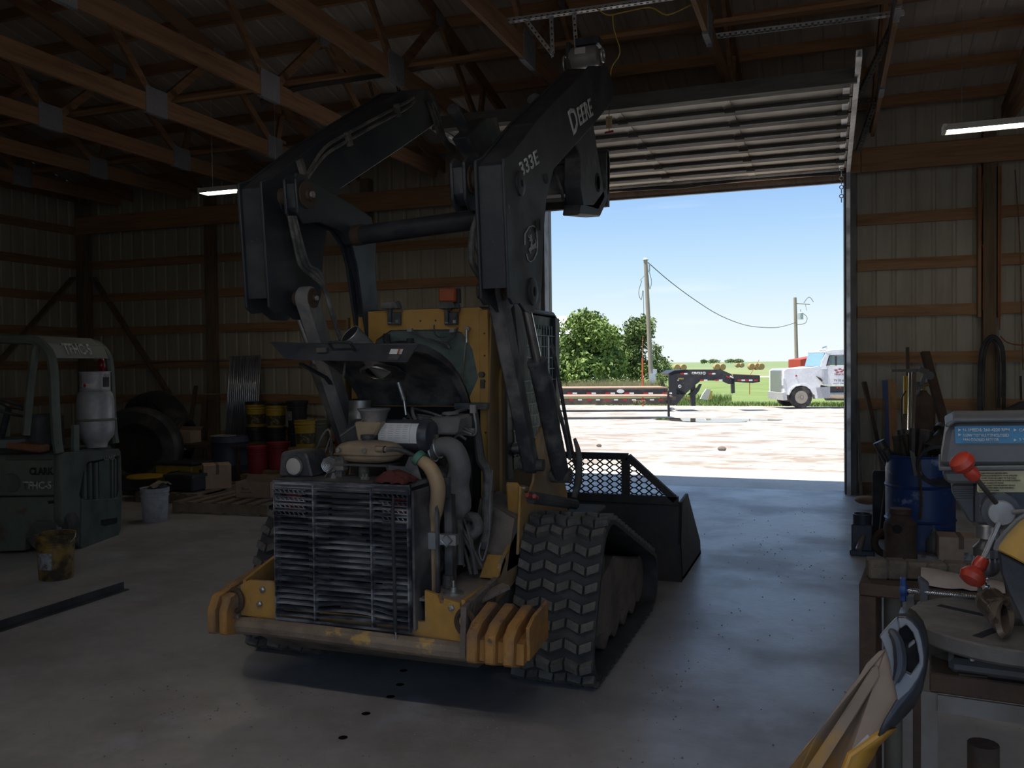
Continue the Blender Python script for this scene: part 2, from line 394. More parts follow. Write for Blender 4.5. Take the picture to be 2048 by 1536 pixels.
o_ = sheet('wall_panel', 4, w / 4, (0, 0, 7.2), (0, 1, 0), (XR, YB, -0.08), (1, 0, 0), 0.012, sheet_wall, wr)
for i in range(1, n): inst(o_, (0, w * i, 0))
wb = gather('wall_rear')
RX0, RX1, RH = -2.0, 6.8, 4.3
MB().box(XL, RX0, YB - 0.06, YB, -0.1, 6.2).build('siding', sheet_wall, wb)
MB().box(RX1, XR, YB - 0.06, YB, -0.1, 6.2).build('siding', sheet_wall, wb)
MB().box(RX0, RX1, YB - 0.9, YB, RH + 0.02, RH + 0.06).box(RX0, RX1, YB - 0.06, YB, RH, 6.2).build('siding', sheet_wall, wb)  # first box is an unseen awning, added to keep direct sun off the floor
ground_r = MB().box(-40, 40, -30, YB - 0.06, -0.2, -0.02).build('rear_yard', mat('rear_gravel', (0.17, 0.155, 0.14), 0.95)); tag(ground_r, kind='structure')

# ---- roof: ridge along x
SL = 0.235; RIDGE = 3.4
def zroof(y): return 4.90 + SL * (YF - 0.15 - y) if y > RIDGE else 4.90 + SL * (YF - 0.15 - RIDGE) - SL * (RIDGE - y)
ceil = struct('ceiling')
n = 22; w = (XR - XL) / n
for (ya, yb) in ((YF + 0.35, RIDGE), (RIDGE, YB - 0.3)):
    o_ = sheet('roof_panel', 4, w / 4, (0, yb - ya, zroof(yb) - zroof(ya)), (1, 0, 0), (XL, ya, zroof(ya) + 0.02), (0, 0, 1), 0.012, sheet_roof, ceil)
    for i in range(1, n): inst(o_, (w * i, 0, 0))
for xa, xb in ((XL - 0.35, XL + 0.03), (XR - 0.03, XR + 0.35)):  # slabs added over the gable edges to block sky light leaking in
    for ya, yb in ((YF + 0.35, RIDGE), (RIDGE, YB - 0.3)):
        MB().slab([(xa, ya, zroof(ya) + 0.035), (xb, ya, zroof(ya) + 0.035), (xb, yb, zroof(yb) + 0.035), (xa, yb, zroof(yb) + 0.035)], (0, 0, 0.05)).build('rake_light_stop', sheet_roof, ceil)
py = YF - 0.25; tilt = math.atan(SL)
while py > -1.4:
    z = zroof(py); t = -tilt if py > RIDGE else tilt
    R_ = Matrix.Rotation(t, 3, 'X')
    for x0, x1 in ((XL, -8.3), (-8.3, -4.0), (-4.0, 0.5), (0.5, XR)):
        MB().cbox(((x0 + x1) / 2, py, z - 0.055), (x1 - x0 - 0.01, 0.04, 0.14), R_).build('purlin', wood['x'], ceil)
    py -= 0.68
plate_m = mat('nail_plate', (0.30, 0.30, 0.32), 0.55, 0.5, dirt=(0.25, 0.25, 0.26), dscale=6, damt=0.5, bump=0.9, bscale=90)
def truss():
    t = struct('roof_truss'); t.parent = ceil; del t['kind']
    wv = 0.04
    def mem(nm, y0, z0, y1, z1, h, dx=0.0):
        return MB().beam((dx, y0, z0), (dx, y1, z1), wv, h, up=(0, 0, 1)).build(nm, wood['y'], t)
    mem('bottom_chord', YF - 0.3, 4.54, -1.4, 4.54, 0.19)
    zt = lambda y: zroof(y) - 0.215
    mem('top_chord', YF + 0.2, zt(YF + 0.2), RIDGE, zt(RIDGE), 0.165)
    mem('top_chord', RIDGE, zt(RIDGE), YB, zt(YB), 0.165)
    J = [(7.6, 4.6), (9.75, 4.6), (5.0, 4.6)]
    for a, b in (((7.55, 4.6), (6.3, zt(6.3))), ((7.7, 4.6), (8.65, zt(8.65))), ((8.65, zt(8.65)), (9.7, 4.62)), ((9.8, 4.6), (9.95, zt(9.95))),
                 ((6.3, zt(6.3)), (5.1, 4.6)), ((4.9, 4.6), (RIDGE, zt(RIDGE))), ((1.8, 4.6), (RIDGE, zt(RIDGE))), ((1.7, 4.6), (0.4, zt(0.4)))):
        mem('web', a[0], a[1], b[0], b[1], 0.09)
    for y, z in J:
        MB().box(-0.026, 0.026, y - 0.16, y + 0.16, z - 0.17, z + 0.11).build('nail_plate', plate_m, t)
    for y in (8.65, 6.3): MB().box(-0.026, 0.026, y - 0.1, y + 0.1, zt(y) - 0.09, zt(y) + 0.06).build('nail_plate', plate_m, t)
    return t
t0 = truss(); TX = [-11.25, -9.8, -8.33, -6.82, -5.37, -3.93, -2.57, -0.95, 0.53, 2.0, 3.45, 4.9, 6.3]
t0.location = (TX[0], 0, 0)
for x in TX[1:]:
    c = ctree(t0, ceil); c.location = (x, 0, 0)
# lateral braces under the webs
for y, z, xs in ((7.95, 4.68, (-12.3, -3.93)), (7.95, 4.68, (-3.93, 0.53)), (9.95, 4.67, (-12.3, -6.8))):
    MB().box(xs[0], xs[1], y - 0.045, y + 0.045, z, z + 0.038).build('lateral_brace', wood['x'], ceil)

# ---- overhead sectional door, open
dr = struct('door_1')
DZ0, DZ1, DY1, DY0 = 4.08, 4.17, 11.62, 8.20      # slopes up toward its inner end
NS = 7
def dz(y): return DZ0 + (DZ1 - DZ0) * (DY1 - y) / (DY1 - DY0)
tt = math.atan((DZ1 - DZ0) / (DY1 - DY0)); Rd = Matrix.Rotation(-tt, 3, 'X')
sw = (DY1 - DY0) / NS
for i in range(NS):
    y0 = DY1 - sw * i; y1 = y0 - sw; yc = (y0 + y1) / 2
    p = MB().cbox(((JL + JR) / 2, yc, dz(yc) + 0.03), (JR - JL + 0.04, sw - 0.008, 0.045), Rd).build('door_panel', door_white, dr)
    if i < NS:
        ys = y1 + 0.09
        if i == NS - 1: ys = y1 + 0.06
        # hat strut: dark web, then a bright strip standing in for its thin lit edge
        MB().cbox(((JL + JR) / 2, ys, dz(ys) - 0.022), (JR - JL - 0.02, 0.10, 0.042), Rd).build('strut', galv_dark, p)
        MB().cbox(((JL + JR) / 2, ys - 0.053, dz(ys) - 0.035), (JR - JL - 0.02, 0.006, 0.010), Rd).build('strut_lit_edge', galv, p)
    for xs in (-2.93, -1.95, -0.90):
        MB().cbox((xs, yc, dz(yc) + 0.002), (0.085, sw - 0.06, 0.010), Rd).build('stile', door_white, p)
        MB().cbox((xs + 0.02, y1 + 0.03, dz(y1 + 0.03) - 0.03), (0.09, 0.05, 0.05), Rd).cyl((xs - 0.03, y1, dz(y1) - 0.045), (xs + 0.07, y1, dz(y1) - 0.045), 0.012, n=8).build('hinge', galv_dark, p)
    for xs in (JL + 0.03, JR - 0.03):
        MB().cbox((xs, yc, dz(yc) - 0.002), (0.06, sw - 0.01, 0.014), Rd).build('end_stile', galv, p)
        s_ = 1 if xs > -1 else -1
        MB().cbox((xs - 0.02 * s_, y1 + 0.05, dz(y1) - 0.02), (0.10, 0.09, 0.05)).cyl((xs - 0.05 * s_, y1 + 0.05, dz(y1) - 0.01), (xs + 0.09 * s_, y1 + 0.05, dz(y1) - 0.01), 0.008, n=8).cyl((xs + 0.065 * s_, y1 + 0.05, dz(y1) - 0.01), (xs + 0.09 * s_, y1 + 0.05, dz(y1) - 0.01), 0.022, n=12).build('roller', galv_dark, p)
# deep header strut on the inner end, with rubber seal at the outer end
MB().cbox(((JL + JR) / 2, DY0 - 0.02, dz(DY0) + 0.0), (JR - JL + 0.1, 0.04, 0.13)).cbox(((JL + JR) / 2, DY0 + 0.06, dz(DY0) - 0.05), (JR - JL, 0.14, 0.01)).build('strut', galv_dark, dr)
pts = [(JL - 0.02 + i * 0.25, DY1 + 0.05, 4.045 - 0.012 * math.sin(i * 0.9) - (0.02 if 4 < i < 9 else 0)) for i in range(17)]
MB().tube(pts, 0.022, 6, sm=2).build('bottom_seal', rubber, dr)
MB().box(JL, JR, DY1 + 0.02, DY1 + 0.06, 4.055, 4.09).build('bottom_rail', galv, dr)
for xs, s_ in ((JL - 0.10, -1), (JR + 0.07, 1)):
    A = [(xs, 7.65, dz(7.65) + 0.0), (xs, 11.2, dz(11.2) - 0.02), (xs, 11.55, 4.04), (xs, 11.68, 3.86), (xs, 11.71, 3.6), (xs, 11.71, 0.0)]
    mb = MB()
    for a, b in zip(A, A[1:]): mb.beam(a, b, 0.008, 0.055, up=(0, 0, 1) if abs(a[2] - b[2]) < .3 else (0, 1, 0)); 
    for a, b in zip(A, A[1:]):
        off = V3((s_ * -0.02, 0, 0)); q = V3((0, 0, -0.026)) if abs(a[2] - b[2]) < .3 else V3((0, -0.026, 0))
        mb.beam(V3(a) + off + q, V3(b) + off + q, 0.045, 0.006, up=(0, 0, 1) if abs(a[2] - b[2]) < .3 else (0, 1, 0))
        mb.beam(V3(a) + off - q, V3(b) + off - q, 0.045, 0.006, up=(0, 0, 1) if abs(a[2] - b[2]) < .3 else (0, 1, 0))
    mb.build('track', galv, dr)
def perf(mb, a, b, w_=0.045, u=(0, 0, 1)):
    a = V3(a); b = V3(b); d = b - a; L = d.length; d.normalize(); u = V3(u); s_ = d.cross(u).normalized(); u2 = s_.cross(d)
    for ax1, ax2 in ((s_, u2), (u2, s_)):
        # a flange with holes: two rails plus ties
        for k in (0.08, 0.92): 
            c = ax1 * (w_ * k); mb.beam(a + c, b + c, w_ * 0.30 if ax1 is s_ else 0.003, 0.003 if ax1 is s_ else w_ * 0.30, up=u2)
        t = 0.0
        while t < L:
            c = a + d * (t + 0.012) + ax1 * (w_ * 0.5)
            mb.beam(c - d * 0.014, c + d * 0.014, w_ * 0.6 if ax1 is s_ else 0.003, 0.003 if ax1 is s_ else w_ * 0.6, up=u2); t += 0.05
    return mb
perf(MB(), (-1.05, 8.1, 4.62), (0.62, 8.15, 4.62)).build('perforated_angle', galv, dr)
perf(MB(), (JR + 0.08, 7.9, 4.62), (JR + 0.08, 7.9, dz(7.9))).build('perforated_angle', galv, dr)
perf(MB(), (0.55, 8.12, 4.60), (JR + 0.08, 9.0, dz(9.0) + 0.06)).build('perforated_angle', galv_dark, dr)
perf(MB(), (0.52, 10.3, 4.5), (JR + 0.1, 10.3, 4.5)).build('perforated_angle', galv_dark, dr)
perf(MB(), (JR + 0.09, 10.3, 4.5), (JR + 0.09, 10.3, dz(10.3))).build('perforated_angle', galv_dark, dr)
perf(MB(), (0.48, 10.3, 4.5), (JR + 0.12, 10.9, dz(10.9))).build('perforated_angle', galv_dark, dr)
mb = MB()
for i in range(8): mb.torus((JR - 0.03, 11.40 + 0.028 * i, 4.03 - 0.05 * i), 0.022, 0.006, axis=(1, 0, 0) if i % 2 else (0, 1, 0), n=10, m=5)
mb.build('lift_chain', galv, dr)
# second opener: rail and motor on the left truss
rl = thing('door_opener_rail', 'long grey perforated opener rail slung below the trusses left of the loader arm', 'opener rail', (-5.7, 8.0, 4.5))
MB().tube([(-5.75, 8.0, 4.56), (-5.3, 8.0, 4.66), (-4.4, 8.0, 4.68), (-3.7, 8.0, 4.70)], 0.035, 4, sm=3).build('rail', galv_dark, rl)
perf(MB(), (-4.6, 8.0, 4.62), (-3.85, 8.0, 4.64)).build('perforated_angle', galv, rl)
for dx in (-4.45, -4.15): perf(MB(), (dx, 8.0, 4.64), (dx + 0.08, 8.0, 4.38), 0.03, u=(0, 1, 0)).build('hanger', galv_dark, rl)
hm = thing('door_hoist_motor', 'round electric hoist motor hanging by perforated straps above the right loader arm', 'motor', (-2.15, 7.1, 4.2))
perf(MB(), (-2.75, 7.08, 4.62), (-0.95, 7.12, 4.62)).build('perforated_angle', galv, hm)
for a, b in (((-2.42, 7.1, 4.62), (-2.2, 7.1, 4.32)), ((-2.2, 7.1, 4.62), (-2.19, 7.1, 4.32)), ((-2.0, 7.1, 4.62), (-1.98, 7.1, 4.30))):
    perf(MB(), a, b, 0.03, u=(0, 1, 0)).build('hanger', galv, hm)
c0 = Py(1170, 115, 7.1)
mot = MB().lathe(c0 + V3((-0.12, 0, 0)), [(0.02, -0.03), (0.085, 0), (0.09, 0.03), (0.09, 0.2), (0.075, 0.23), (0.03, 0.24)], axis=(1, 0, 0), n=24).build('motor_body', mat('motor_grey', (0.30, 0.29, 0.27), 0.5, 0.3, dirt=(0.12, 0.11, 0.1), dscale=8, damt=0.6), hm)
MB().cbox(c0 + V3((-0.02, -0.085, 0.03)), (0.09, 0.01, 0.05)).build('name_plate', mat('plate_white', (0.5, 0.5, 0.5), 0.5), hm)
MB().cbox(c0 + V3((0.03, 0.02, 0.12)), (0.2, 0.14, 0.06)).box(c0.x - 0.14, c0.x - 0.11, c0.y - 0.08, c0.y + 0.1, c0.z - 0.18, c0.z + 0.12).build('gear_case', black_steel, hm)
MB().torus(c0 + V3((-0.17, 0, -0.04)), 0.07, 0.008, axis=(1, 0, 0)).build('chain_wheel', galv, hm)
MB().torus(c0 + V3((0.15, 0, 0)), 0.05, 0.012, axis=(1, 0, 0)).build('chain_wheel', galv, hm)
tg = thing('pull_cord_handle', 'red release handle and tan tag hanging on a cord by the open door panels', 'pull cord', Py(1220, 262, 6.9))
q = Py(1219, 200, 6.9); q2 = Py(1218, 232, 6.9)
MB().tube([q, q2], 0.003, 5).tube([q2, q2 + V3((0, 0, -0.14))], 0.003, 5).build('cord', rubber, tg)
MB().cbox(q2 + V3((0, 0, -0.05)), (0.05, 0.004, 0.095)).build('tag', mat('tan_tag', (0.42, 0.29, 0.17), 0.8), tg)
MB().beam(q2 + V3((-0.035, 0, -0.135)), q2 + V3((0.035, 0, -0.125)), 0.015, 0.018).build('grip', mat('red_grip', (0.30, 0.03, 0.03), 0.6), tg)
cm = mat('yellow_cord', (0.50, 0.33, 0.06), 0.6)
yc = MB().tube([Py(1190, 15, 7.0), Py(1215, 30, 7.0), Py(1245, 25, 7.0), Py(1300, 15, 7.0), Py(1335, 30, 7.0), Py(1385, 8, 7.0)], 0.006, 5, sm=4).tube([Py(1225, 28, 7.0), Py(1228, 60, 7.0), Py(1240, 105, 7.0), Py(1222, 140, 7.0), Py(1222, 200, 6.95)], 0.005, 5, sm=4).build('extension_cord', cm)
tag(yc, 'thin yellow electrical cord looping down from the roof beside the hoist motor', 'cord')

# ---- fluorescent lights
def shop_light(p0, p1, label, lm=None):
    p0 = V3(p0); p1 = V3(p1); t = thing('shop_light', label, 'light', (p0 + p1) / 2, group=None)
    d = (p1 - p0).normalized(); s_ = d.cross(V3((0, 0, 1))).normalized(); U = V3((0, 0, 1))
    sec = [(-0.10, -0.03), (-0.06, 0.035), (0.06, 0.035), (0.10, -0.03), (0.095, -0.032), (0.055, 0.02), (-0.055, 0.02), (-0.095, -0.032)]
    MB().slab([p0 + s_ * a + U * b for a, b in sec], p1 - p0).build('reflector', mat('lamp_white', (0.62, 0.6, 0.56), 0.5), t)
    for e in (p0, p1): MB().cbox(e, (0.03, 0.16, 0.07), Matrix.Rotation(0, 3, 'Z')).build('end_cap', D.materials['lamp_white'], t)
    for k in (-0.045, 0.045): MB().cyl(p0 + s_ * k + d * 0.03, p1 + s_ * k - d * 0.03, 0.016, n=10).build('tube', lm or lamp_m, t)
    for e in (p0 + d * 0.15, p1 - d * 0.15): MB().tube([e + U * 0.03, e + V3((0, 0, 5.0 - e.z))], 0.003, 4).build('hanging_chain', galv, t)
shop_light((1.05, 9.23, 3.88), (2.27, 9.19, 3.88), 'lit fluorescent shop light hanging above the right wall at the photo edge')
shop_light((-7.28, 8.9, 3.88), (-6.06, 8.9, 3.88), 'lit fluorescent shop light hanging left of the raised loader arm')
for i, (x0, y0) in enumerate(((-4.6, 0.9), (-1.4, 0.9))):  # two unseen lamps added behind the camera to lift the dark foreground
    shop_light((x0, y0, 3.9), (x0 + 2.4, y0, 3.9), 'unseen fluorescent shop light added behind the camera to brighten the foreground, ' + ('left one', 'right one')[i], lamp_fill)
# ================================================================== SKID STEER
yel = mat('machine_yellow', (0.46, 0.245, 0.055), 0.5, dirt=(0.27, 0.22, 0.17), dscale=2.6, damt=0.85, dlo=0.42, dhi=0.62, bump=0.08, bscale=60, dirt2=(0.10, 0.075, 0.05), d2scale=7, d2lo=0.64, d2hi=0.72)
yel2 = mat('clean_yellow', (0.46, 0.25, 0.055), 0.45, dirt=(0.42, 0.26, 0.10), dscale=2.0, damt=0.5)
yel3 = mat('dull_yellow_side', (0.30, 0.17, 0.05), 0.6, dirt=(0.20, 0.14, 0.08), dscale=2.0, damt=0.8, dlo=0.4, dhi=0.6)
blk = mat('arm_black', (0.024, 0.027, 0.034), 0.45, 0.0, dirt=(0.058, 0.058, 0.060), dscale=3.5, damt=0.6, bump=0.05, bscale=70, dirt2=(0.33, 0.31, 0.30), d2scale=11, d2lo=0.70, d2hi=0.75)
blkd = mat('dusty_black', (0.05, 0.052, 0.058), 0.55, 0.0, dirt=(0.24, 0.22, 0.205), dscale=4.5, damt=0.7, bump=0.15, bscale=60)
grimy = mat('grimy_engine', (0.085, 0.08, 0.075), 0.7, 0.2, dirt=(0.23, 0.205, 0.18), dscale=6, damt=0.8, bump=0.3, bscale=50)
duct = mat('dusty_duct', (0.15, 0.145, 0.14), 0.75, dirt=(0.33, 0.30, 0.275), dscale=3.5, damt=0.8, bump=0.1)
beige = mat('beige_plastic', (0.36, 0.27, 0.17), 0.6, dirt=(0.20, 0.145, 0.10), dscale=4, damt=0.8, bump=0.1)
muddy = mat('dried_mud', (0.20, 0.16, 0.13), 0.95, dirt=(0.09, 0.075, 0.06), dscale=5, damt=0.8, bump=0.8, bscale=25)
tread = mat('tread_rubber', (0.09, 0.083, 0.074), 0.85, dirt=(0.20, 0.175, 0.15), dscale=7, damt=0.8, bump=0.3, bscale=60)
tread_base = mat('track_belt', (0.035, 0.035, 0.037), 0.8, dirt=(0.10, 0.09, 0.085), dscale=6, damt=0.6)
slat_m = mat('slat_steel', (0.055, 0.06, 0.075), 0.42, 0.4, dirt=(0.40, 0.40, 0.41), dscale=7, damt=0.75, dlo=0.46, dhi=0.66, stretch=(0.5, 1, 2))
cooler = mat('cooler_grey', (0.17, 0.165, 0.14), 0.8, dirt=(0.10, 0.10, 0.09), dscale=6, damt=0.6)
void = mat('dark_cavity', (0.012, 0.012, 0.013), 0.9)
white_l = mat('decal_white', (0.72, 0.72, 0.70), 0.6, dirt=(0.35, 0.34, 0.33), dscale=8, damt=0.5)
grey_l = mat('decal_grey', (0.40, 0.40, 0.41), 0.6, dirt=(0.2, 0.2, 0.2), dscale=20, damt=0.5)
chrome = mat('chrome', (0.75, 0.75, 0.76), 0.18, 1.0)
steel = mat('bare_steel', (0.42, 0.41, 0.40), 0.35, 0.9, dirt=(0.18, 0.15, 0.12), dscale=9, damt=0.5)
glass = mat('cab_glass', (0.12, 0.16, 0.15), 0.2, dirt=(0.20, 0.23, 0.21), dscale=3, damt=0.6, alpha=0.80, spec=0.6)
hose_m = mat('hose_rubber', (0.05, 0.048, 0.047), 0.7, dirt=(0.21, 0.19, 0.175), dscale=9, damt=0.75)

sk = thing('skid_steer_loader', 'tracked skid steer loader with raised black lift arms, open engine hood and yellow cab frame', 'loader', (-2.2, 4.9, 0))
SO = ORG[sk.name]
# ---- tracks
def hull_path(circles, N):
    pts = []
    for cy, cz, r in circles:
        for k in range(72):
            a = 2 * PI * k / 72; pts.append((cy + r * math.cos(a), cz + r * math.sin(a)))
    pts = sorted(set(pts))
    def cross(o, a, b): return (a[0] - o[0]) * (b[1] - o[1]) - (a[1] - o[1]) * (b[0] - o[0])
    lo = []
    for p in pts:
        while len(lo) > 1 and cross(lo[-2], lo[-1], p) <= 0: lo.pop()
        lo.append(p)
    up = []
    for p in reversed(pts):
        while len(up) > 1 and cross(up[-2], up[-1], p) <= 0: up.pop()
        up.append(p)
    H = lo[:-1] + up[:-1]; L = [0]
    for i in range(len(H)): L.append(L[-1] + math.dist(H[i], H[(i + 1) % len(H)]))
    out = []
    for k in range(N):
        s_ = L[-1] * k / N; i = max(j for j in range(len(H)) if L[j] <= s_ + 1e-9)
        f = (s_ - L[i]) / (L[i + 1] - L[i]); a, b = H[i], H[(i + 1) % len(H)]
        out.append((a[0] + (b[0] - a[0]) * f, a[1] + (b[1] - a[1]) * f))
    return out
CIR = [(4.42, 0.20, 0.20), (4.69, 0.59, 0.275), (5.86, 0.22, 0.22)]
TW = 0.46
def make_track(x0, label):
    NL = 44
    P = hull_path([(a, b, r - 0.035) for a, b, r in CIR], NL * 2); n = len(P)
    inner = hull_path([(a, b, r - 0.06) for a, b, r in CIR], NL * 2)
    mb = MB(); vs = []; fs = []
    for (y, z), (y2, z2) in zip(P, inner): vs += [(x0, y, z), (x0 + TW, y, z), (x0 + TW, y2, z2), (x0, y2, z2)]
    for i in range(n):
        j = (i + 1) % n
        for k in range(4): fs.append((4 * i + k, 4 * j + k, 4 * j + (k + 1) % 4, 4 * i + (k + 1) % 4))
    belt = mb.add(vs, fs).build('track', tread_base, sk, label=label)
    lug = None
    per = sum(math.dist(P[i], P[(i + 1) % n]) for i in range(n)); pitch = per / NL
    for k in range(NL):
        i = (2 * k + 1) % n; a = P[i]; b = P[(i + 1) % n]; c = P[(i - 1) % n]
        t = math.atan2(b[1] - c[1], b[0] - c[0])
        if lug is None:
            m2 = MB(); nb = 6; w = TW / nb
            for q in range(nb):
                u0 = q * w + 0.004; u1 = (q + 1) * w - 0.004
                z0 = 0.016 if q % 2 else -0.016; z1 = -z0; hh = pitch * 0.27
                lo_ = [(u0, -hh + z0), (u1, -hh + z1), (u1, hh + z1), (u0, hh + z0)]
                m2.hexa([(x, y, 0.004) for x, y in lo_] + [(x + (0.003 if x == u0 else -0.003), y * 0.82 + 0.0, -0.033) for x, y in lo_])
            me_o = m2.build('tread_lug', tread, None, smooth=False); lug = me_o; lug.parent = belt; o = lug
        else:
            o = lug.copy(); COL.objects.link(o)
        o.location = V3((x0, a[0], a[1])) - SO; o.rotation_euler = (t, 0, 0)
    return belt
make_track(-1.12 - TW, None); make_track(-3.26, None)
for x0 in (-1.12 - TW, -3.26):
    xm = x0 + TW / 2
    for c in ((4.42, 0.20, 0.135), (5.86, 0.22, 0.155)): MB().lathe((xm - 0.13, c[0], c[1]), [(0.05, -0.02), (c[2], 0), (c[2], 0.26), (0.05, 0.28)], axis=(1, 0, 0), n=20).build('idler_wheel', muddy, sk)
    for y in (4.82, 5.07, 5.32, 5.57): MB().lathe((xm - 0.15, y, 0.17), [(0.03, -0.02), (0.105, 0), (0.105, 0.30), (0.03, 0.32)], axis=(1, 0, 0), n=14).build('road_wheel', muddy, sk)
    mb = MB(); pts = []
    for k in range(26):
        a = PI * k / 13; r = 0.205 if k % 2 else 0.17; pts.append((4.69 + r * math.cos(a), 0.59 + r * math.sin(a)))
    mb.prism(pts, 'x', xm - 0.03, xm + 0.03).lathe((xm - 0.10, 4.69, 0.59), [(0.1, 0), (0.13, 0.04), (0.13, 0.2), (0.06, 0.27)], axis=(1, 0, 0)).build('drive_sprocket', grimy, sk)
    MB().prism([(4.40, 0.22), (4.62, 0.44), (5.05, 0.55), (5.72, 0.40), (5.86, 0.30), (5.70, 0.20), (5.5, 0.17), (5.45, 0.10), (5.2, 0.18), (4.9, 0.11), (4.7, 0.18)], 'x', xm - 0.10, xm + 0.16).build('track_frame', muddy, sk, bevel=0.012)
# ---- chassis
MB().prism([(3.74, 0.33), (3.95, 0.20), (4.4, 0.17), (5.95, 0.17), (5.95, 0.62), (4.7, 0.62), (3.74, 0.46)], 'x', -2.80, -1.62).build('belly_pan', muddy, sk, bevel=0.01)
MB().tube([(-2.86, 3.73, 0.36), (-2.80, 3.70, 0.375), (-2.5, 3.68, 0.385), (-1.95, 3.68, 0.375), (-1.66, 3.70, 0.365), (-1.60, 3.73, 0.355)], 0.045, 10, sm=2).build('bumper_bar', mat('bumper_worn', (0.27, 0.20, 0.14), 0.8, dirt=(0.13, 0.09, 0.065), dscale=5, damt=0.8, bump=0.3, bscale=50, dirt2=(0.55, 0.34, 0.10), d2scale=9, d2lo=0.58, d2hi=0.64), sk)
rp = [(-2.85, .42), (-1.61, .40), (-1.62, .585), (-1.70, .60), (-1.70, .575), (-1.72, .575), (-1.735, .615), (-1.80, .63), (-1.80, .48), (-2.62, .48), (-2.62, .61), (-2.80, .605), (-2.85, .575)]
MB().prism(rp, 'y', 3.715, 3.735).build('bumper_plate', yel, sk)
for x, z in ((-2.71, .565), (-2.73, .49), (-1.66, .56)): MB().lathe((x, 3.715, z), [(0.016, 0), (0.016, -0.014), (0.008, -0.02)], axis=(0, 1, 0), n=6).build('bolt', bolt_m, sk)
MB().prism([(-3.30 + 0.0, .0)] and [(3.735, .42), (4.45, .52), (4.55, .80), (4.50, .80), (4.22, .66), (4.20, .60), (3.735, .595)], 'x', -1.62, -1.60).build('chassis_side', yel, sk)
MB().prism([(3.735, .42), (4.45, .52), (4.45, .78), (3.735, .60)], 'x', -2.85, -2.83).build('chassis_side', yel, sk)
MB().prism([(4.16, .595), (4.28, .69), (4.28, .66), (4.2, .595)], 'x', -1.70, -1.60).build('corner_gusset', yel2, sk)
MB().box(-1.84, -1.62, 3.735, 4.55, 0.572, 0.585).build('deck_plate', mat('dusty_deck', (0.27, 0.22, 0.18), 0.85, dirt=(0.16, 0.13, 0.11), dscale=4, damt=0.6, bump=0.2), sk)
MB().lathe((-1.715, 3.86, 0.585), [(0.05, 0), (0.05, 0.01), (0.02, 0.012), (0.02, 0.035), (0.008, 0.036), (0.008, 0.065)], n=12).build('mount_bolt', bolt_m, sk)
# tie down loops at the corners
for x in (-1.585, -2.87):
    MB().torus((x, 3.70, 0.50), 0.055, 0.014, axis=(0.35, 1, 0), n=20, m=6).build('tie_down_loop', rusty, sk)
MB().beam((-1.60, 3.9, 0.555), (-1.50, 4.02, 0.60), 0.07, 0.018).build('step_tab', muddy, sk)
# counterweights: grooved suitcase plates
wt_m = mat('weight_orange_yellow', (0.42, 0.20, 0.05), 0.7, dirt=(0.20, 0.13, 0.085), dscale=5, damt=0.85, dlo=0.42, dhi=0.6, bump=0.3, bscale=40, dirt2=(0.09, 0.06, 0.045), d2scale=12, d2lo=0.6, d2hi=0.68)
for k, x in enumerate((-1.525, -1.437, -1.350)):
    MB().prism([(3.55, .37), (3.56, .495), (3.60, .52), (3.62, .535), (3.82, .575), (3.88, .54), (3.88, .40), (3.7, .32)], 'x', x, x + 0.052).build('counterweight', wt_m, sk, bevel=0.008)
    MB().prism([(3.59, .37), (3.60, .46), (3.83, .50), (3.85, .38)], 'x', x + 0.0525, x + 0.087).build('weight_spacer', wt_m, sk)
MB().prism([(3.62, .38), (3.62, .53), (3.70, .56), (3.90, .58), (3.90, .40)], 'x', -1.262, -1.245).build('weight_end_plate', wt_m, sk, bevel=0.004)
for k, x in enumerate((-2.99, -2.918)):
    MB().prism([(3.62, .34), (3.62, .46), (3.66, .53), (4.05, .60), (4.08, .52), (4.02, .36), (3.8, .30)], 'x', x, x + 0.048).build('counterweight', wt_m, sk, bevel=0.008)
MB().prism([(3.68, .34), (3.68, .52), (4.05, .57), (4.0, .34)], 'x', -2.941, -2.919).build('weight_spacer', wt_m, sk)
MB().prism([(3.70, .36), (3.70, .56), (4.1, .62), (4.0, .34)], 'x', -2.868, -2.852).build('weight_bracket', muddy, sk)
MB().prism([(3.66, .35), (3.68, .58), (4.1, .62), (4.0, .33)], 'x', -1.60, -1.572).build('weight_bracket', muddy, sk)
# ---- rear grill door
GY = 3.665
gx0, gx1, gz0, gz1 = -2.60, -1.855, 0.445, 1.115
gr = MB().box(gx0, gx1, GY, GY + 0.02, gz0 - 0.012, gz0).box(gx0, gx1, GY, GY + 0.03, gz1, gz1 + 0.012).box(gx0 - 0.006, gx0, GY, GY + 0.03, gz0 - 0.012, gz1).build('grill_door', slat_m, sk)
ns = 23
for i in range(ns):
    z = gz0 + 0.02 + (gz1 - gz0 - 0.03) * i / (ns - 1); N = 14; A = []; sag = 0.0
    amp = {0: 0.008, 1: 0.016, 2: 0.020, 3: 0.012, 4: 0.006}.get(i, 0)
    x0s = gx0 + (0.0)
    for k in range(N + 1):
        x = x0s + (gx1 - x0s) * k / N; u = (x - (-2.37)) / (-1.97 + 2.37)
        b = amp * math.sin(PI * min(max(u, 0), 1)) + (-0.006 * math.sin(7 * x + i) if i < 8 and x > -2.0 else 0)
        A.append((x, z + b))
    mb = MB(); vs = []
    for x, zz in A: vs += [(x, GY + 0.002, zz - 0.006), (x, GY + 0.036, zz + 0.004), (x, GY + 0.036, zz + 0.007), (x, GY + 0.002, zz - 0.003)]
    fs = []
    for k in range(N):
        for q in range(4): fs.append((4 * k + q, 4 * k + 4 + q, 4 * k + 4 + (q + 1) % 4, 4 * k + (q + 1) % 4))
    mb.add(vs, fs).build('slat', slat_m, gr, smooth=False)
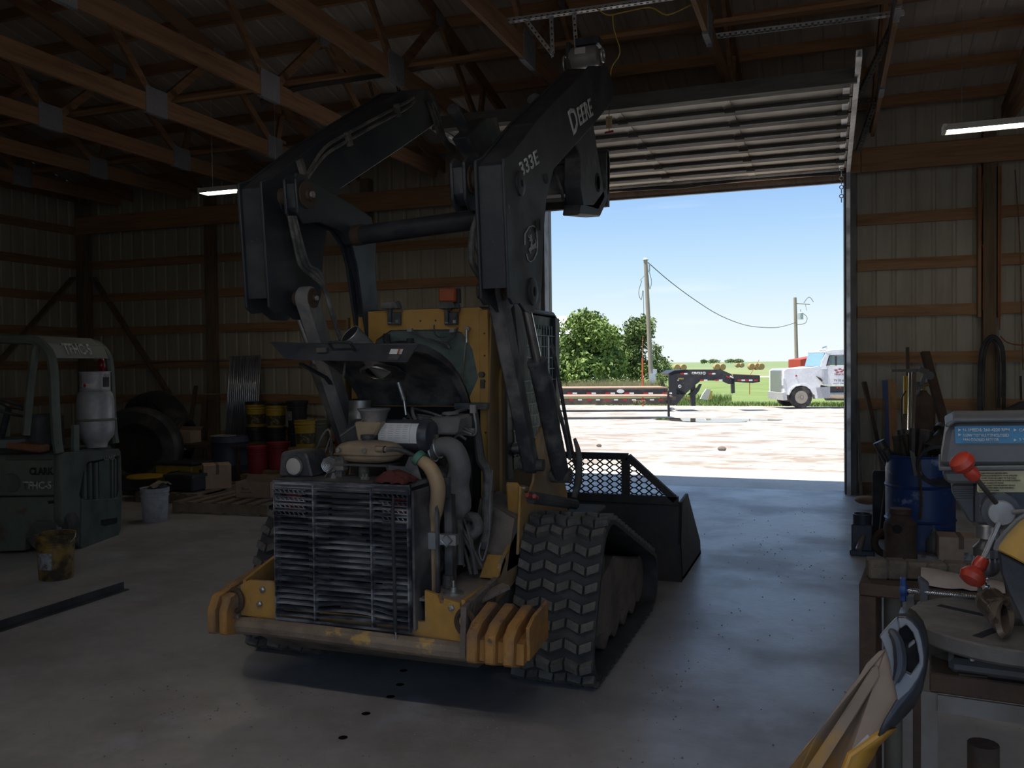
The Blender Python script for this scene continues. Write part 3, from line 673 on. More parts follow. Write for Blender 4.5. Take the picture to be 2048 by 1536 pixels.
for x in (-2.375, -2.055, gx1 - 0.004): MB().box(x - 0.004, x + 0.004, GY - 0.003, GY + 0.03, gz0, gz1).build('grill_bar', slat_m, gr)
# diamond mesh guards over the tail lights
for xa, xb in ((-2.60, -2.41), (-2.0, -1.85)):
    for j in range(4):
        zt_ = 1.095 - 0.036 * j; mb = MB()
        mb.beam((xa, GY - 0.012, zt_), (xb, GY - 0.012, zt_ - 0.003), 0.005, 0.004).beam((xa + .015, GY - 0.012, zt_ - 0.02), (xb, GY - 0.012, zt_ - 0.023), 0.005, 0.004)
        k = xa + 0.01
        while k < xb - 0.02: mb.beam((k, GY - 0.012, zt_), (k + 0.016, GY - 0.012, zt_ - 0.02), 0.005, 0.004); k += 0.026
        mb.build('light_guard', slat_m, gr)
red_l = mat('tail_lens', (0.30, 0.02, 0.025), 0.35, dirt=(0.16, 0.09, 0.09), dscale=8, damt=0.5)
for x in (-2.52, -1.925): MB().cbox((x, 3.72, 1.035), (0.09, 0.03, 0.10)).build('tail_light', red_l, sk, bevel=0.012)
# strap hanging over the grill with its hook
MB().tube([(-1.925, GY - 0.015, 1.085), (-1.927, GY - 0.02, 1.02), (-1.925, GY - 0.014, 0.60), (-1.925, GY - 0.014, 0.44)], [0.005, 0.009, 0.009, 0.010], 7).build('strap', rubber, gr)
MB().tube([(-1.925, GY - 0.014, 0.44), (-1.92, GY - 0.016, 0.405), (-1.93, GY - 0.016, 0.395), (-1.94, GY - 0.016, 0.403)], 0.004, 6, sm=3).build('hook', steel, gr)
# radiator housing behind
MB().box(-2.60, -1.86, 3.95, 4.02, 0.48, 1.11).build('oil_cooler', cooler, sk)
mb = MB()
for i in range(26): mb.box(-2.58, -1.88, 3.943, 3.95, 0.50 + i * 0.0235, 0.508 + i * 0.0235)
o = mb.build('cooler_fins', cooler, sk); o['kind'] = 'stuff'
mb = MB().torus((-2.22, 3.86, 0.80), 0.235, 0.018, axis=(0, 1, 0), n=40).cyl((-2.22, 3.80, 0.80), (-2.22, 3.93, 0.80), 0.07, n=20)
mb.build('fan_shroud', cooler, sk)
for k in range(9):
    a = 2 * PI * k / 9; c, s_ = math.cos(a), math.sin(a); b = a + 0.45
    MB().slab([(-2.22 + 0.065 * c, 3.84, 0.8 + 0.065 * s_), (-2.22 + 0.22 * c, 3.83, 0.8 + 0.22 * s_), (-2.22 + 0.22 * math.cos(b), 3.89, 0.8 + 0.22 * math.sin(b)), (-2.22 + 0.065 * math.cos(b), 3.88, 0.8 + 0.065 * math.sin(b))], (0, 0.004, 0)).build('fan_blade', cooler, sk)
MB().box(-2.34, -2.10, 3.78, 3.79, 0.92, 1.06).box(-2.48, -2.36, 3.78, 3.79, 0.6, 1.0).box(-2.06, -1.90, 3.78, 3.79, 0.5, 0.95).box(-2.3, -2.05, 3.78, 3.79, 0.47, 0.62).build('mount_bracket', cooler, sk)
MB().box(-2.605, -2.59, 3.70, 4.05, 0.45, 1.11).build('housing_side', blkd, sk)
MB().prism([(3.685, 0.44), (3.86, 0.44), (3.86, 0.52), (3.98, 0.60), (3.98, 1.02), (3.90, 1.105), (3.685, 1.105)], 'x', -1.852, -1.838).build('housing_side', blkd, sk, bevel=0.004)
MB().box(-1.80, -1.785, 3.84, 3.86, 0.52, 1.04).build('housing_flange', blkd, sk)
for z in (0.58, 0.72, 0.92, 1.0): MB().lathe((-1.838, 3.93, z), [(0.012, 0), (0.012, 0.01)], axis=(1, 0, 0), n=6).build('bolt', bolt_m, sk)
MB().box(-2.61, -1.85, 3.675, 3.95, 1.122, 1.135).box(-2.61, -1.85, 3.67, 3.685, 1.09, 1.135).build('top_plate', blkd, sk)
MB().box(-1.855, -1.80, 3.84, 3.87, 0.80, 0.88).box(-1.80, -1.70, 3.86, 3.90, 0.82, 0.87).build('latch_bracket', galv, sk)
MB().torus((-1.745, 3.85, 0.845), 0.03, 0.004, axis=(0, 1, 0), n=4, m=5).build('latch_loop', steel, sk)
# ---- work lamp housing and back-up alarm
LB = (-2.665, -2.47, 3.80, 3.97, 1.135, 1.265)
MB().prism([(-2.665, 1.135), (-2.655, 1.245), (-2.635, 1.265), (-2.51, 1.262), (-2.495, 1.245), (-2.465, 1.135)], 'y', 3.80, 3.98).build('lamp_housing', mat('lamp_black', (0.05, 0.05, 0.055), 0.5, dirt=(0.2, 0.19, 0.18), dscale=8, damt=0.5), sk, bevel=0.008)
MB().lathe((-2.565, 3.80, 1.19), [(0.052, 0), (0.052, -0.012), (0.044, -0.016)], axis=(0, 1, 0), n=24).build('lamp_bezel', blkd, sk)
MB().lathe((-2.565, 3.783, 1.19), [(0.0, -0.007), (0.025, -0.006), (0.043, 0.0)], axis=(0, 1, 0), n=24).build('lamp_lens', mat('lens_milky', (0.42, 0.40, 0.37), 0.3, dirt=(0.3, 0.28, 0.25), dscale=8, damt=0.5), sk)
ac = V3((-2.39, 3.84, 1.195))
mb = MB().lathe(ac, [(0.0, 0), (0.042, 0), (0.045, 0.01), (0.045, 0.05), (0.03, 0.06)], axis=(-0.25, 1, 0), n=8)
mb.build('alarm_body', mat('cast_grey', (0.28, 0.26, 0.24), 0.5, 0.5, dirt=(0.12, 0.11, 0.1), dscale=9, damt=0.5), sk)
mb = MB()
for r in (0.012, 0.020, 0.028, 0.036): mb.torus(ac + V3((0, -0.004, 0)), r, 0.0025, axis=(-0.25, 1, 0), n=20, m=5)
mb.build('alarm_grille', steel, sk)
MB().cbox(ac + V3((0.055, 0.03, 0.01)), (0.05, 0.05, 0.07)).box(ac.x - 0.03, ac.x + 0.06, ac.y + 0.02, ac.y + 0.06, 1.135, 1.17).build('alarm_bracket', grimy, sk)
MB().tube([(-2.56, 3.98, 1.24), (-2.52, 4.0, 1.34), (-2.47, 3.98, 1.36), (-2.42, 3.92, 1.28), (-2.40, 3.88, 1.24)], 0.006, 6, sm=4).tube([(-2.5, 3.98, 1.24), (-2.48, 4.0, 1.32), (-2.44, 3.95, 1.33), (-2.41, 3.88, 1.25)], 0.004, 6, sm=4).build('wire', hose_m, sk)
# ---- expansion tank on its stand
tk = MB(); Rt = Matrix.Rotation(0.03, 3, 'Y')
def rbox(mb, c, sx_, sy_, sz_, p=2.6, n=36, m=10):
    vs = []; fs = []; c = V3(c)
    for i in range(m + 1):
        th = -PI / 2 + PI * i / m; ct, st = math.cos(th), math.sin(th)
        zz = math.copysign(abs(st) ** (2 / p), st); rr = abs(ct) ** (2 / p)
        for k in range(n):
            ph = 2 * PI * k / n; cc, ss = math.cos(ph), math.sin(ph)
            vs.append(c + V3((math.copysign(abs(cc) ** (2 / p), cc) * rr * sx_, math.copysign(abs(ss) ** (2 / p), ss) * rr * sy_, zz * sz_)))
    for i in range(m):
        for k in range(n): fs.append((i * n + k, i * n + (k + 1) % n, (i + 1) * n + (k + 1) % n, (i + 1) * n + k))
    return mb.add(vs, fs)
TC = V3((-2.20, 3.92, 1.262))
rbox(tk, TC, 0.185, 0.085, 0.058); tk.build('expansion_tank', beige, sk)
rbox(MB(), TC + V3((0, 0, -0.012)), 0.190, 0.090, 0.006, p=4, m=4).build('tank_seam', beige, sk)
MB().lathe(TC + V3((-0.01, 0, 0.055)), [(0.03, 0), (0.03, 0.01), (0.036, 0.012), (0.036, 0.03), (0.0, 0.032)], n=16).build('tank_cap', blkd, sk)
for dx in (-0.13, 0.02): MB().lathe(TC + V3((dx, -0.082, 0.012)), [(0.012, 0), (0.012, -0.012), (0.005, -0.013)], axis=(0, 1, 0), n=10).build('tank_port', steel, sk)
MB().cyl(TC + V3((0.08, -0.07, 0.02)), TC + V3((0.15, -0.09, 0.022)), 0.017, 0.012).build('tank_outlet', beige, sk)
MB().torus(TC + V3((0.135, -0.088, 0.022)), 0.013, 0.005, axis=(1, -0.2, 0), n=12, m=5).build('hose_clip', black_steel, sk)
MB().tube([TC + V3((0.135, -0.088, 0.022)), TC + V3((0.22, -0.08, 0.02)), TC + V3((0.30, -0.03, -0.03)), TC + V3((0.35, 0.03, -0.10)), TC + V3((0.36, 0.06, -0.25))], 0.012, 8, sm=4).build('overflow_hose', hose_m, sk)
MB().cyl((-2.21, 3.88, 1.135), (-2.21, 3.88, 1.20), 0.028, n=14).box(-2.36, -2.06, 3.84, 3.98, 1.195, 1.204).beam((-2.36, 3.85, 1.2), (-2.41, 3.83, 1.135), 0.02, 0.008).beam((-2.06, 3.85, 1.2), (-2.03, 3.83, 1.135), 0.02, 0.008).build('tank_stand', galv_dark, sk)
for dx in (-0.13, 0.04, 0.06): MB().lathe((-2.21 + dx, 3.80, 1.135), [(0.014, 0), (0.014, 0.012), (0.007, 0.013), (0.007, 0.028)], n=6).build('bolt', bolt_m, sk)
MB().slab([(-2.05, 3.84, 1.135), (-2.05, 3.84, 1.205), (-1.96, 3.84, 1.20), (-1.935, 3.84, 1.25), (-1.91, 3.84, 1.25), (-1.89, 3.84, 1.20), (-1.87, 3.84, 1.14)], (0, 0.006, 0)).build('lifting_bracket', blkd, sk)
# ---- fuel filler pipe with green cap
fp = [Py(842, 920, 3.86), Py(862, 938, 3.86), Py(876, 975, 3.86), Py(872, 1020, 3.88), Py(868, 1045, 3.90), Py(866, 1100, 3.90), Py(863, 1190, 3.90)]
MB().tube(fp, [0.030, 0.036, 0.038, 0.036, 0.030, 0.028, 0.028], 12, sm=4).build('filler_neck', mat('neck_tan', (0.40, 0.27, 0.14), 0.55, dirt=(0.30, 0.22, 0.16), dscale=3, damt=0.6), sk)
d = (fp[0] - fp[1]).normalized()
MB().lathe(fp[0], [(0.040, 0), (0.040, 0.028), (0.034, 0.034), (0.0, 0.036)], axis=d, n=12).build('filler_cap', mat('cap_green', (0.05, 0.20, 0.13), 0.6, dirt=(0.15, 0.22, 0.17), dscale=20, damt=0.6), sk)
# ---- air cleaner canister and intake
cl = MB().lathe((-2.40, 4.14, 1.325), [(0.0, -0.03), (0.07, -0.03), (0.088, 0.0), (0.088, 0.40), (0.094, 0.405), (0.094, 0.43), (0.082, 0.45), (0.03, 0.46)], axis=(1, 0, 0), n=36)
cl.build('air_cleaner', mat('canister_black', (0.04, 0.045, 0.06), 0.4, dirt=(0.15, 0.14, 0.135), dscale=5, damt=0.5), sk)
vs = []; N = 10
for k in range(N + 1):
    a = PI + 0.15 + (1.15) * (1 - k / N) * -1 + 0.35
    vs.append((4.14 + 0.0895 * math.cos(a), 1.325 - 0.0895 * math.sin(a)))
arc = [(4.14 - 0.0895 * math.cos(t), 1.325 + 0.0895 * math.sin(t)) for t in [0.0 - 0.35 + 1.25 * k / N for k in range(N + 1)]]
arc2 = [(4.14 - 0.0905 * math.cos(t), 1.325 + 0.0905 * math.sin(t)) for t in [0.0 - 0.35 + 1.25 * k / N for k in range(N + 1)]]
mb = MB(); mb.strip([(-2.22, y, z) for y, z in arc2], [(-1.985, y, z) for y, z in arc2]); lb = mb.build('service_label', white_l, sk, fix=False, label='white printed service label')
mb = MB(); txt = mat('print_grey', (0.22, 0.22, 0.24), 0.7)
for r in range(2, 9):
    t = -0.3 + 1.15 * r / 9
    y, z = 4.14 - 0.0912 * math.cos(t), 1.325 + 0.0912 * math.sin(t); y2, z2 = 4.14 - 0.0912 * math.cos(t + 0.02), 1.325 + 0.0912 * math.sin(t + 0.02)
    for c in range(4):
        xa = -2.205 + c * 0.042
        mb.strip([(xa, y, z), (xa, y2, z2)], [(xa + random.uniform(0.015, 0.034), y, z), (xa + 0.03, y2, z2)])
for xa in (-2.04, -2.0):
    A_ = [(4.14 - 0.0912 * math.cos(t), 1.325 + 0.0912 * math.sin(t)) for t in [-0.3 + 0.23 * k for k in range(6)]]
    mb.strip([(xa, y, z) for y, z in A_], [(xa + 0.002, y, z) for y, z in A_])
mb.build('fine_print', txt, lb, fix=False)
MB().prism([(-2.33, 1.30), (-2.35, 1.405), (-2.19, 1.405), (-2.22, 1.34), (-2.27, 1.30)], 'y', 4.02, 4.10).build('inlet_boot', beige, sk, bevel=0.01)
MB().lathe((-2.27, 4.10, 1.39), [(0.06, 0), (0.075, 0.06), (0.088, 0.075), (0.088, 0.082), (0.074, 0.075), (0.05, 0.01)], n=28).build('intake_funnel', duct, sk)
MB().beam((-2.42, 4.0, 1.33), (-2.30, 4.05, 1.42), 0.015, 0.006).build('prop_strip', grimy, sk)
# ---- big intake elbow
e0 = Py(868, 900, 4.16)
MB().tube([Py(862, 905, 4.16), Py(885, 893, 4.14), Py(908, 900, 4.14), Py(920, 935, 4.16), Py(915, 970, 4.2), Py(918, 1010, 4.22), Py(905, 1040, 4.25)], [0.044, 0.05, 0.056, 0.058, 0.062, 0.066, 0.055], 18, sm=4).build('intake_elbow', duct, sk)
for px in (866, 876): MB().torus(Py(px, 903 - (px - 866) * 0.7, 4.15), 0.052, 0.007, axis=(1, 0, 0.25), n=24, m=6).build('hose_clamp', steel, sk)
MB().ell(Py(880, 960, 4.28), 0.07, 0.07, 0.08).ell(Py(895, 1010, 4.3), 0.09, 0.09, 0.12).build('turbo_housing', grimy, sk)
MB().prism([(4.2, 1.33), (4.25, 1.42), (4.45, 1.43), (4.5, 1.33)], 'x', -2.02, -1.84).lathe((-1.93, 4.33, 1.43), [(0.045, 0), (0.045, 0.012), (0.02, 0.016), (0, 0.016)], n=16).build('filter_head', duct, sk, bevel=0.012)
# ---- engine
MB().box(-2.55, -2.0, 4.3, 4.70, 0.60, 1.24).box(-2.0, -1.95, 4.5, 4.7, 0.6, 1.2).build('engine_block', mat('engine_dark', (0.03, 0.028, 0.026), 0.8, dirt=(0.09, 0.08, 0.07), dscale=8, damt=0.7, bump=0.4), sk, bevel=0.02)
MB().cyl((-2.0, 4.4, 0.85), (-1.94, 4.4, 0.85), 0.12, n=24).cyl((-2.0, 4.45, 1.08), (-1.95, 4.45, 1.08), 0.07, n=20).build('belt_pulley', grimy, sk)
MB().box(-2.5, -2.05, 4.4, 4.65, 1.24, 1.34).build('rocker_cover', grimy, sk, bevel=0.02)
rnd = random.Random(5)
for k in range(13):
    a = Py(890 + rnd.uniform(0, 70), 1000 + rnd.uniform(-40, 40), 4.3); b = Py(880 + rnd.uniform(0, 90), 1130 + rnd.uniform(-20, 20), 4.15)
    mid = (a + b) / 2 + V3((rnd.uniform(-.05, .05), -0.06, 0))
    MB().tube([a, mid, b], rnd.uniform(0.007, 0.014), 7, sm=5).build('engine_hose', hose_m if k % 2 else grimy, sk)
for k in range(10):
    a = Py(800 + rnd.uniform(0, 140), 815 + rnd.uniform(0, 25), 4.4); b = Py(830 + rnd.uniform(0, 120), 850 + rnd.uniform(0, 30), 4.3)
    MB().tube([a, (a + b) / 2 + V3((0, -0.05, 0.03)), b], rnd.uniform(0.005, 0.010), 6, sm=4).build('engine_hose', duct if k % 3 == 0 else hose_m, sk)
MB().tube([Py(920, 1035, 4.25), Py(950, 1035, 4.2), Py(955, 1060, 4.2), Py(935, 1075, 4.2)], 0.028, 10, sm=4).build('coolant_hose', hose_m, sk)
MB().box(-1.80, -1.76, 3.95, 4.0, 0.62, 1.05).cbox(Py(893, 975, 3.95), (0.035, 0.03, 0.10)).build('hinge_post', blkd, sk)
MB().cyl(Py(917, 1040, 4.1), Py(920, 1130, 4.05), 0.022, n=10).cyl(Py(897, 1150, 3.95), Py(897, 1175, 3.95), 0.03, n=10).build('fuel_filter', grimy, sk)
# corrugated cable loom down the post
MB().tube([Py(948, 820, 4.45), Py(955, 870, 4.42), Py(962, 920, 4.40), Py(975, 945, 4.38), Py(975, 1000, 4.35), Py(972, 1060, 4.3), Py(965, 1100, 4.25)], [0.018, 0.024, 0.028, 0.028, 0.030, 0.030, 0.018], 10, sm=4).build('cable_loom', hose_m, sk)
MB().tube([Py(985, 940, 4.37), Py(980, 1000, 4.33), Py(978, 1070, 4.28), Py(966, 1120, 4.2), Py(958, 1105, 4.2), Py(962, 1085, 4.22)], 0.005, 6, sm=4).tube([Py(945, 815, 4.4), Py(952, 850, 4.38), Py(948, 870, 4.37), Py(920, 868, 4.3), Py(905, 880, 4.25)], 0.006, 6, sm=4).build('wire', duct, sk)
MB().cbox(Py(946, 818, 4.4), (0.03, 0.02, 0.045)).build('connector', mat('connector_grey', (0.3, 0.28, 0.26), 0.7), sk)
MB().cbox(Py(944, 862, 4.37), (0.03, 0.02, 0.03)).build('connector', D.materials['connector_grey'], sk)
# ---- hood, raised
HX0, HX1 = -2.76, -1.975
hp = [(4.73, 1.455), (4.66, 1.555), (4.56, 1.64), (4.44, 1.705), (4.30, 1.755), (4.14, 1.79), (4.02, 1.80)]
def curve_sheet(poly, x0, x1, th, name, m_, par, **kw):
    out = []
    for i, (y, z) in enumerate(poly):
        a = poly[max(i - 1, 0)]; b = poly[min(i + 1, len(poly) - 1)]; t = V3((0, b[0] - a[0], b[1] - a[1])).normalized(); nn = V3((0, -t.z, t.y))
        out.append((y + nn.y * th, z + nn.z * th))
    return MB().prism(poly + out[::-1], 'x', x0, x1).build(name, m_, par, **kw)
hd = curve_sheet(hp, HX0 + 0.06, HX1, -0.012, 'hood', blkd, sk)
curve_sheet([(y, z - 0.03) for y, z in hp], HX1 - 0.04, HX1, -0.03, 'hood_rib', blkd, hd)
curve_sheet([(y, z - 0.03) for y, z in hp], HX0 + 0.06, HX0 + 0.10, -0.03, 'hood_rib', blkd, hd)
MB().slab([(HX0 - 0.02, 4.02, 1.825), (HX1 + 0.01, 4.02, 1.805), (HX1 - 0.03, 3.97, 1.715), (HX0 + 0.08, 3.97, 1.735)], (0, 0.012, 0.004)).build('hood_end_panel', blk, hd)
MB().slab([(HX0 - 0.10, 4.02, 1.835), (HX0 + 0.1, 4.02, 1.822), (HX0 + 0.08, 3.97, 1.735), (HX0 + 0.02, 3.97, 1.75)], (0, 0.012, 0.004)).build('hood_corner', blk, hd)
MB().tube([(-2.45, 3.995, 1.79), (-2.45, 3.96, 1.815), (-2.44, 3.95, 1.825), (-2.33, 3.95, 1.823), (-2.32, 3.96, 1.81), (-2.32, 3.995, 1.78)], 0.007, 8, sm=2).build('grab_handle', rubber, hd)
MB().cbox((-2.51, 3.985, 1.785), (0.06, 0.02, 0.025)).build('hood_latch', galv_dark, hd)
wl_ = MB().slab([(-2.11, 3.999, 1.785), (-2.04, 3.999, 1.783), (-2.045, 3.987, 1.757), (-2.115, 3.987, 1.759)], (0, 0.001, 0)).build('warning_label', white_l, hd)
MB().slab([(-2.115, 3.985, 1.757), (-2.045, 3.985, 1.755), (-2.06, 3.972, 1.727), (-2.12, 3.972, 1.729)], (0, 0.001, 0)).build('black_label', rubber, hd)
MB().beam((-2.055, 3.986, 1.785), (-2.06, 3.974, 1.757), 0.012, 0.002).build('orange_stripe', mat('label_orange', (0.5, 0.15, 0.05), 0.6), wl_)
# exhaust outlet ring through the hood underside, with its strap and gas strut
ec = Py(752, 745, 4.475); ax_ = V3((0, -0.42, -0.9)).normalized()
MB().torus(ec, 0.085, 0.012, axis=ax_, n=32).lathe(ec, [(0.08, -0.02), (0.083, 0.01), (0.06, 0.0)], axis=ax_, n=32).build('exhaust_ring', steel, hd)
MB().lathe(ec + ax_ * 0.001, [(0.0, 0), (0.078, 0.0)], axis=ax_, n=24).build('exhaust_opening', void, hd)
tu = V3((0, 0.9, -0.42)); MB().slab([ec + V3((a_, 0, 0)) + tu * b_ for a_, b_ in ((0.03, -.10), (.16, -.07), (.18, .02), (.12, .12), (.04, .12))], -ax_ * 0.008).build('ring_plate', blkd, hd)
MB().cyl(Py(797, 765, 4.3), Py(808, 800, 4.3), 0.013, n=10).cyl(Py(808, 800, 4.3), Py(812, 830, 4.3), 0.007, n=8).build('gas_strut', steel, sk)
MB().tube([Py(690, 725, 4.15), Py(688, 745, 4.15), Py(686, 755, 4.15)], 0.008, 6).build('hood_catch', grimy, hd)
curve_sheet([(4.10, 1.72), (4.35, 1.64), (4.55, 1.50), (4.66, 1.36)], HX0 + 0.03, HX0 + 0.055, -0.012, 'hood_side_arm', blk, sk)
# ---- exhaust stack beside the cab
s0 = Py(700, 668, 4.30); s1 = Py(772, 742, 4.50)
d_ = (s1 - s0).normalized(); sa = MB()
sa.lathe(s0, [(0.062, 0.0), (0.062, (s1 - s0).length)], axis=d_, n=28).build('exhaust_stack', duct, sk, fix=True)
MB().lathe(s0 - d_ * 0.001, [(0.057, 0.001), (0.057, -0.0005), (0.0, -0.0005)], axis=d_, n=28).build('stack_opening', void, sk)
MB().torus(s0, 0.060, 0.0035, axis=d_, n=32, m=6).build('stack_rim', galv, sk)
MB().lathe((-2.55, 4.45, 1.50), [(0.068, -0.25), (0.068, 0.0), (0.064, 0.0)], axis=(0.05, 0, 1), n=28).build('polished_pipe', steel, sk)
# ---- cab
CX0, CX1, CYR, CYF = -2.78, -1.87, 4.74, 5.95
rear = [(-2.78, 0.62), (-2.78, 2.02), (-2.76, 2.035), (-1.875, 2.035), (-1.865, 2.02), (-1.865, 0.56)]
def ring_prism(mb, outer, inner, axis, a, b):
    n = len(outer)
    def mk(u, v, w): return (w, u, v) if axis == 'x' else (u, w, v)
    vs = [mk(*p, a) for p in outer] + [mk(*p, a) for p in inner] + [mk(*p, b) for p in outer] + [mk(*p, b) for p in inner]
    fs = []
    for i in range(n):
        j = (i + 1) % n
        fs += [(i, j, n + j, n + i), (2 * n + i, 3 * n + i, 3 * n + j, 2 * n + j), (i, 2 * n + i, 2 * n + j, j), (n + i, n + j, 3 * n + j, 3 * n + i)]
    return mb.add(vs, fs)
inner = [(-2.64, 1.50), (-2.66, 1.72), (-2.60, 1.86), (-2.50, 1.915), (-2.1, 1.91), (-2.03, 1.89), (-1.965, 1.79), (-1.93, 1.62), (-1.99, 1.50)]
outer = [(-2.78, 1.45), (-2.78, 1.75), (-2.78, 2.03), (-2.5, 2.035), (-2.1, 2.035), (-1.92, 2.035), (-1.865, 2.0), (-1.865, 1.7), (-1.865, 1.45)]
ring_prism(MB(), outer, inner, 'y', CYR, CYR + 0.03).build('cab_rear_frame', yel2, sk)
MB().box(-1.92, -1.862, CYR - 0.006, CYR + 0.05, 0.56, 2.02).build('cab_post', yel2, sk, bevel=0.004)
MB().box(-2.78, -2.70, CYR, CYR + 0.05, 0.62, 1.5).build('cab_post', yel2, sk, bevel=0.004)
MB().slab([(-2.66, CYR + 0.02, 1.48), (-2.66, CYR + 0.02, 1.92), (-1.92, CYR + 0.02, 1.92), (-1.92, CYR + 0.02, 1.48)], (0, 0.006, 0)).build('rear_window', glass, sk)
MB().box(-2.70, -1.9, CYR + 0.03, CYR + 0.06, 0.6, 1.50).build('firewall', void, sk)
MB().box(-2.05, -1.85, CYR - 0.08, CYR + 0.02, 1.44, 1.475).build('window_sill', blkd, sk)
for z in (0.95, 1.3, 1.6, 1.75, 1.88): MB().lathe((-1.885, CYR - 0.006, z), [(0.006, 0), (0.006, -0.002)], axis=(0, 1, 0), n=8).build('bolt', rubber, sk)
for x in (-2.20, -2.09, -2.3): MB().lathe((x, CYR, 1.965), [(0.006, 0), (0.006, -0.002)], axis=(0, 1, 0), n=8).build('bolt', rubber, sk)
MB().box(-1.91, -1.885, CYR - 0.02, CYR, 1.56, 1.61).cyl((-1.9, CYR - 0.03, 1.64), (-1.9, CYR, 1.64), 0.018, n=10).build('door_keeper', galv_dark, sk)
MB().box(-2.77, -1.865, 5.0, 5.94, 2.02, 2.05).prism([(4.78, 2.015), (4.78, 2.04), (5.0, 2.055), (5.85, 2.06), (5.95, 2.02), (5.97, 1.90), (5.94, 1.90), (5.93, 2.0), (5.85, 2.03), (5.0, 2.03)], 'x', -2.78, -1.80).build('cab_roof', blk, sk, bevel=0.008)
MB().box(-2.76, -1.88, 5.9, 5.93, 0.7, 1.2).build('cab_front_sill', blk, sk)
for x in (-2.78, -1.84): MB().box(x, x + 0.045, 5.86, 5.95, 0.7, 2.02).build('cab_front_post', blk, sk)
# side screens: window, then welded wire mesh
for xs, nm in ((-1.845, 1), (-2.775, -1)):
    MB().box(xs - 0.004, xs, 5.1, 5.84, 1.20, 1.94).build('side_window', glass, sk)
    fr = MB().box(xs - 0.02, xs + 0.03, 4.92, 5.02, 1.0, 2.0).box(xs - 0.02, xs + 0.03, 5.0, 5.9, 1.94, 2.02).box(xs - 0.02, xs + 0.03, 5.0, 5.9, 1.05, 1.16).build('side_frame', blk, sk)
    mb = MB(); xx = xs + 0.035
    y = 5.04
    while y < 5.88: mb.beam((xx, y, 1.12), (xx, y, 1.96), 0.006, 0.006); y += 0.06
    z = 1.14
    while z < 1.96: mb.beam((xx + 0.006, 5.0, z), (xx + 0.006, 5.9, z), 0.006, 0.006); z += 0.075
    mb.build('side_mesh', mat('mesh_teal_grey' + str(nm), (0.26, 0.33, 0.34), 0.5), fr)
MB().cbox((-2.3, 5.3, 1.25), (0.5, 0.12, 0.7)).cbox((-2.3, 5.5, 0.95), (0.5, 0.5, 0.12)).build('seat', rubber, sk, bevel=0.03)
# black hump and wiring seen through the window
MB().torus((-2.43, 4.70, 1.86), 0.09, 0.022, axis=(0.2, 1, 0.1), n=24, m=8, a0=0, a1=PI * 1.1).ell((-2.42, 4.72, 1.80), 0.13, 0.06, 0.05).build('air_hose', rubber, sk)
MB().tube([Py(820, 660, 4.7), Py(840, 672, 4.7), Py(865, 680, 4.7), Py(885, 685, 4.7), Py(905, 675, 4.7), Py(915, 655, 4.7)], 0.007, 6, sm=4).tube([Py(868, 650, 4.69), Py(870, 668, 4.69), Py(885, 675, 4.69), Py(910, 665, 4.69)], 0.005, 6, sm=4).tube([Py(885, 685, 4.69), Py(895, 690, 4.69), Py(898, 697, 4.69)], 0.010, 6, sm=3).build('wiring_loom', hose_m, sk)
MB().cbox(Py(820, 660, 4.7), (0.03, 0.02, 0.02)).build('connector', D.materials['connector_grey'], sk)
MB().cbox(Py(905, 661, 4.68), (0.03, 0.02, 0.02)).build('connector', D.materials['connector_grey'], sk)
MB().tube([Py(934, 658, 4.71), Py(930, 700, 4.72), Py(925, 760, 4.73)], 0.005, 6).cyl(Py(933, 685, 4.71), Py(933, 660, 4.71), 0.009, n=8).build('window_strut', steel, sk)
MB().lathe(Py(936, 658, 4.73), [(0.016, 0), (0.016, -0.02), (0, -0.02)], axis=(0, 1, 0), n=12).build('strut_mount', steel, sk)
# lamp brackets on top
for px in (789, 903):
    c = Py(px, 637, 4.72)
    MB().cbox(c, (0.085, 0.02, 0.075)).box(c.x - 0.03, c.x - 0.01, c.y - 0.03, c.y, c.z - 0.02, c.z + 0.09).build('lamp_bracket', blkd, sk, bevel=0.003)
    MB().slab([(c.x - 0.07, c.y - 0.05, c.z + 0.058), (c.x + 0.05, c.y - 0.05, c.z + 0.058), (c.x + 0.03, c.y - 0.05, c.z + 0.095), (c.x - 0.05, c.y - 0.05, c.z + 0.095)], (0, 0.07, 0)).build('lamp_cap', blkd, sk)
    for dx in (-0.025, 0.025): MB().cbox(c + V3((dx, -0.013, -0.02)), (0.018, 0.01, 0.018)).build('bolt', bolt_m, sk)
    MB().tube([c + V3((0.01, -0.02, 0.09)), c + V3((0.05, -0.03, 0.10)), c + V3((0.065, -0.02, 0.05)), c + V3((0.03, -0.02, 0.0))], 0.004, 5, sm=4).build('wire', hose_m, sk)
bc = Py(896, 590, 4.68)
MB().cbox(bc + V3((0.025, 0.03, -0.005)), (0.085, 0.03, 0.085)).build('marker_housing', rubber, sk, bevel=0.006)
MB().cbox(bc + V3((0, 0, 0)), (0.108, 0.04, 0.082), Matrix.Rotation(0.03, 3, 'Y')).build('amber_marker_lamp', mat('amber_lens', (0.36, 0.085, 0.03), 0.35, dirt=(0.22, 0.06, 0.03), dscale=20, damt=0.5), sk, bevel=0.008, label='orange-red marker lamp')
MB().cyl(bc + V3((0, 0.02, -0.04)), bc + V3((0.0, 0.02, -0.09)), 0.015).build('lamp_stem', rubber, sk)
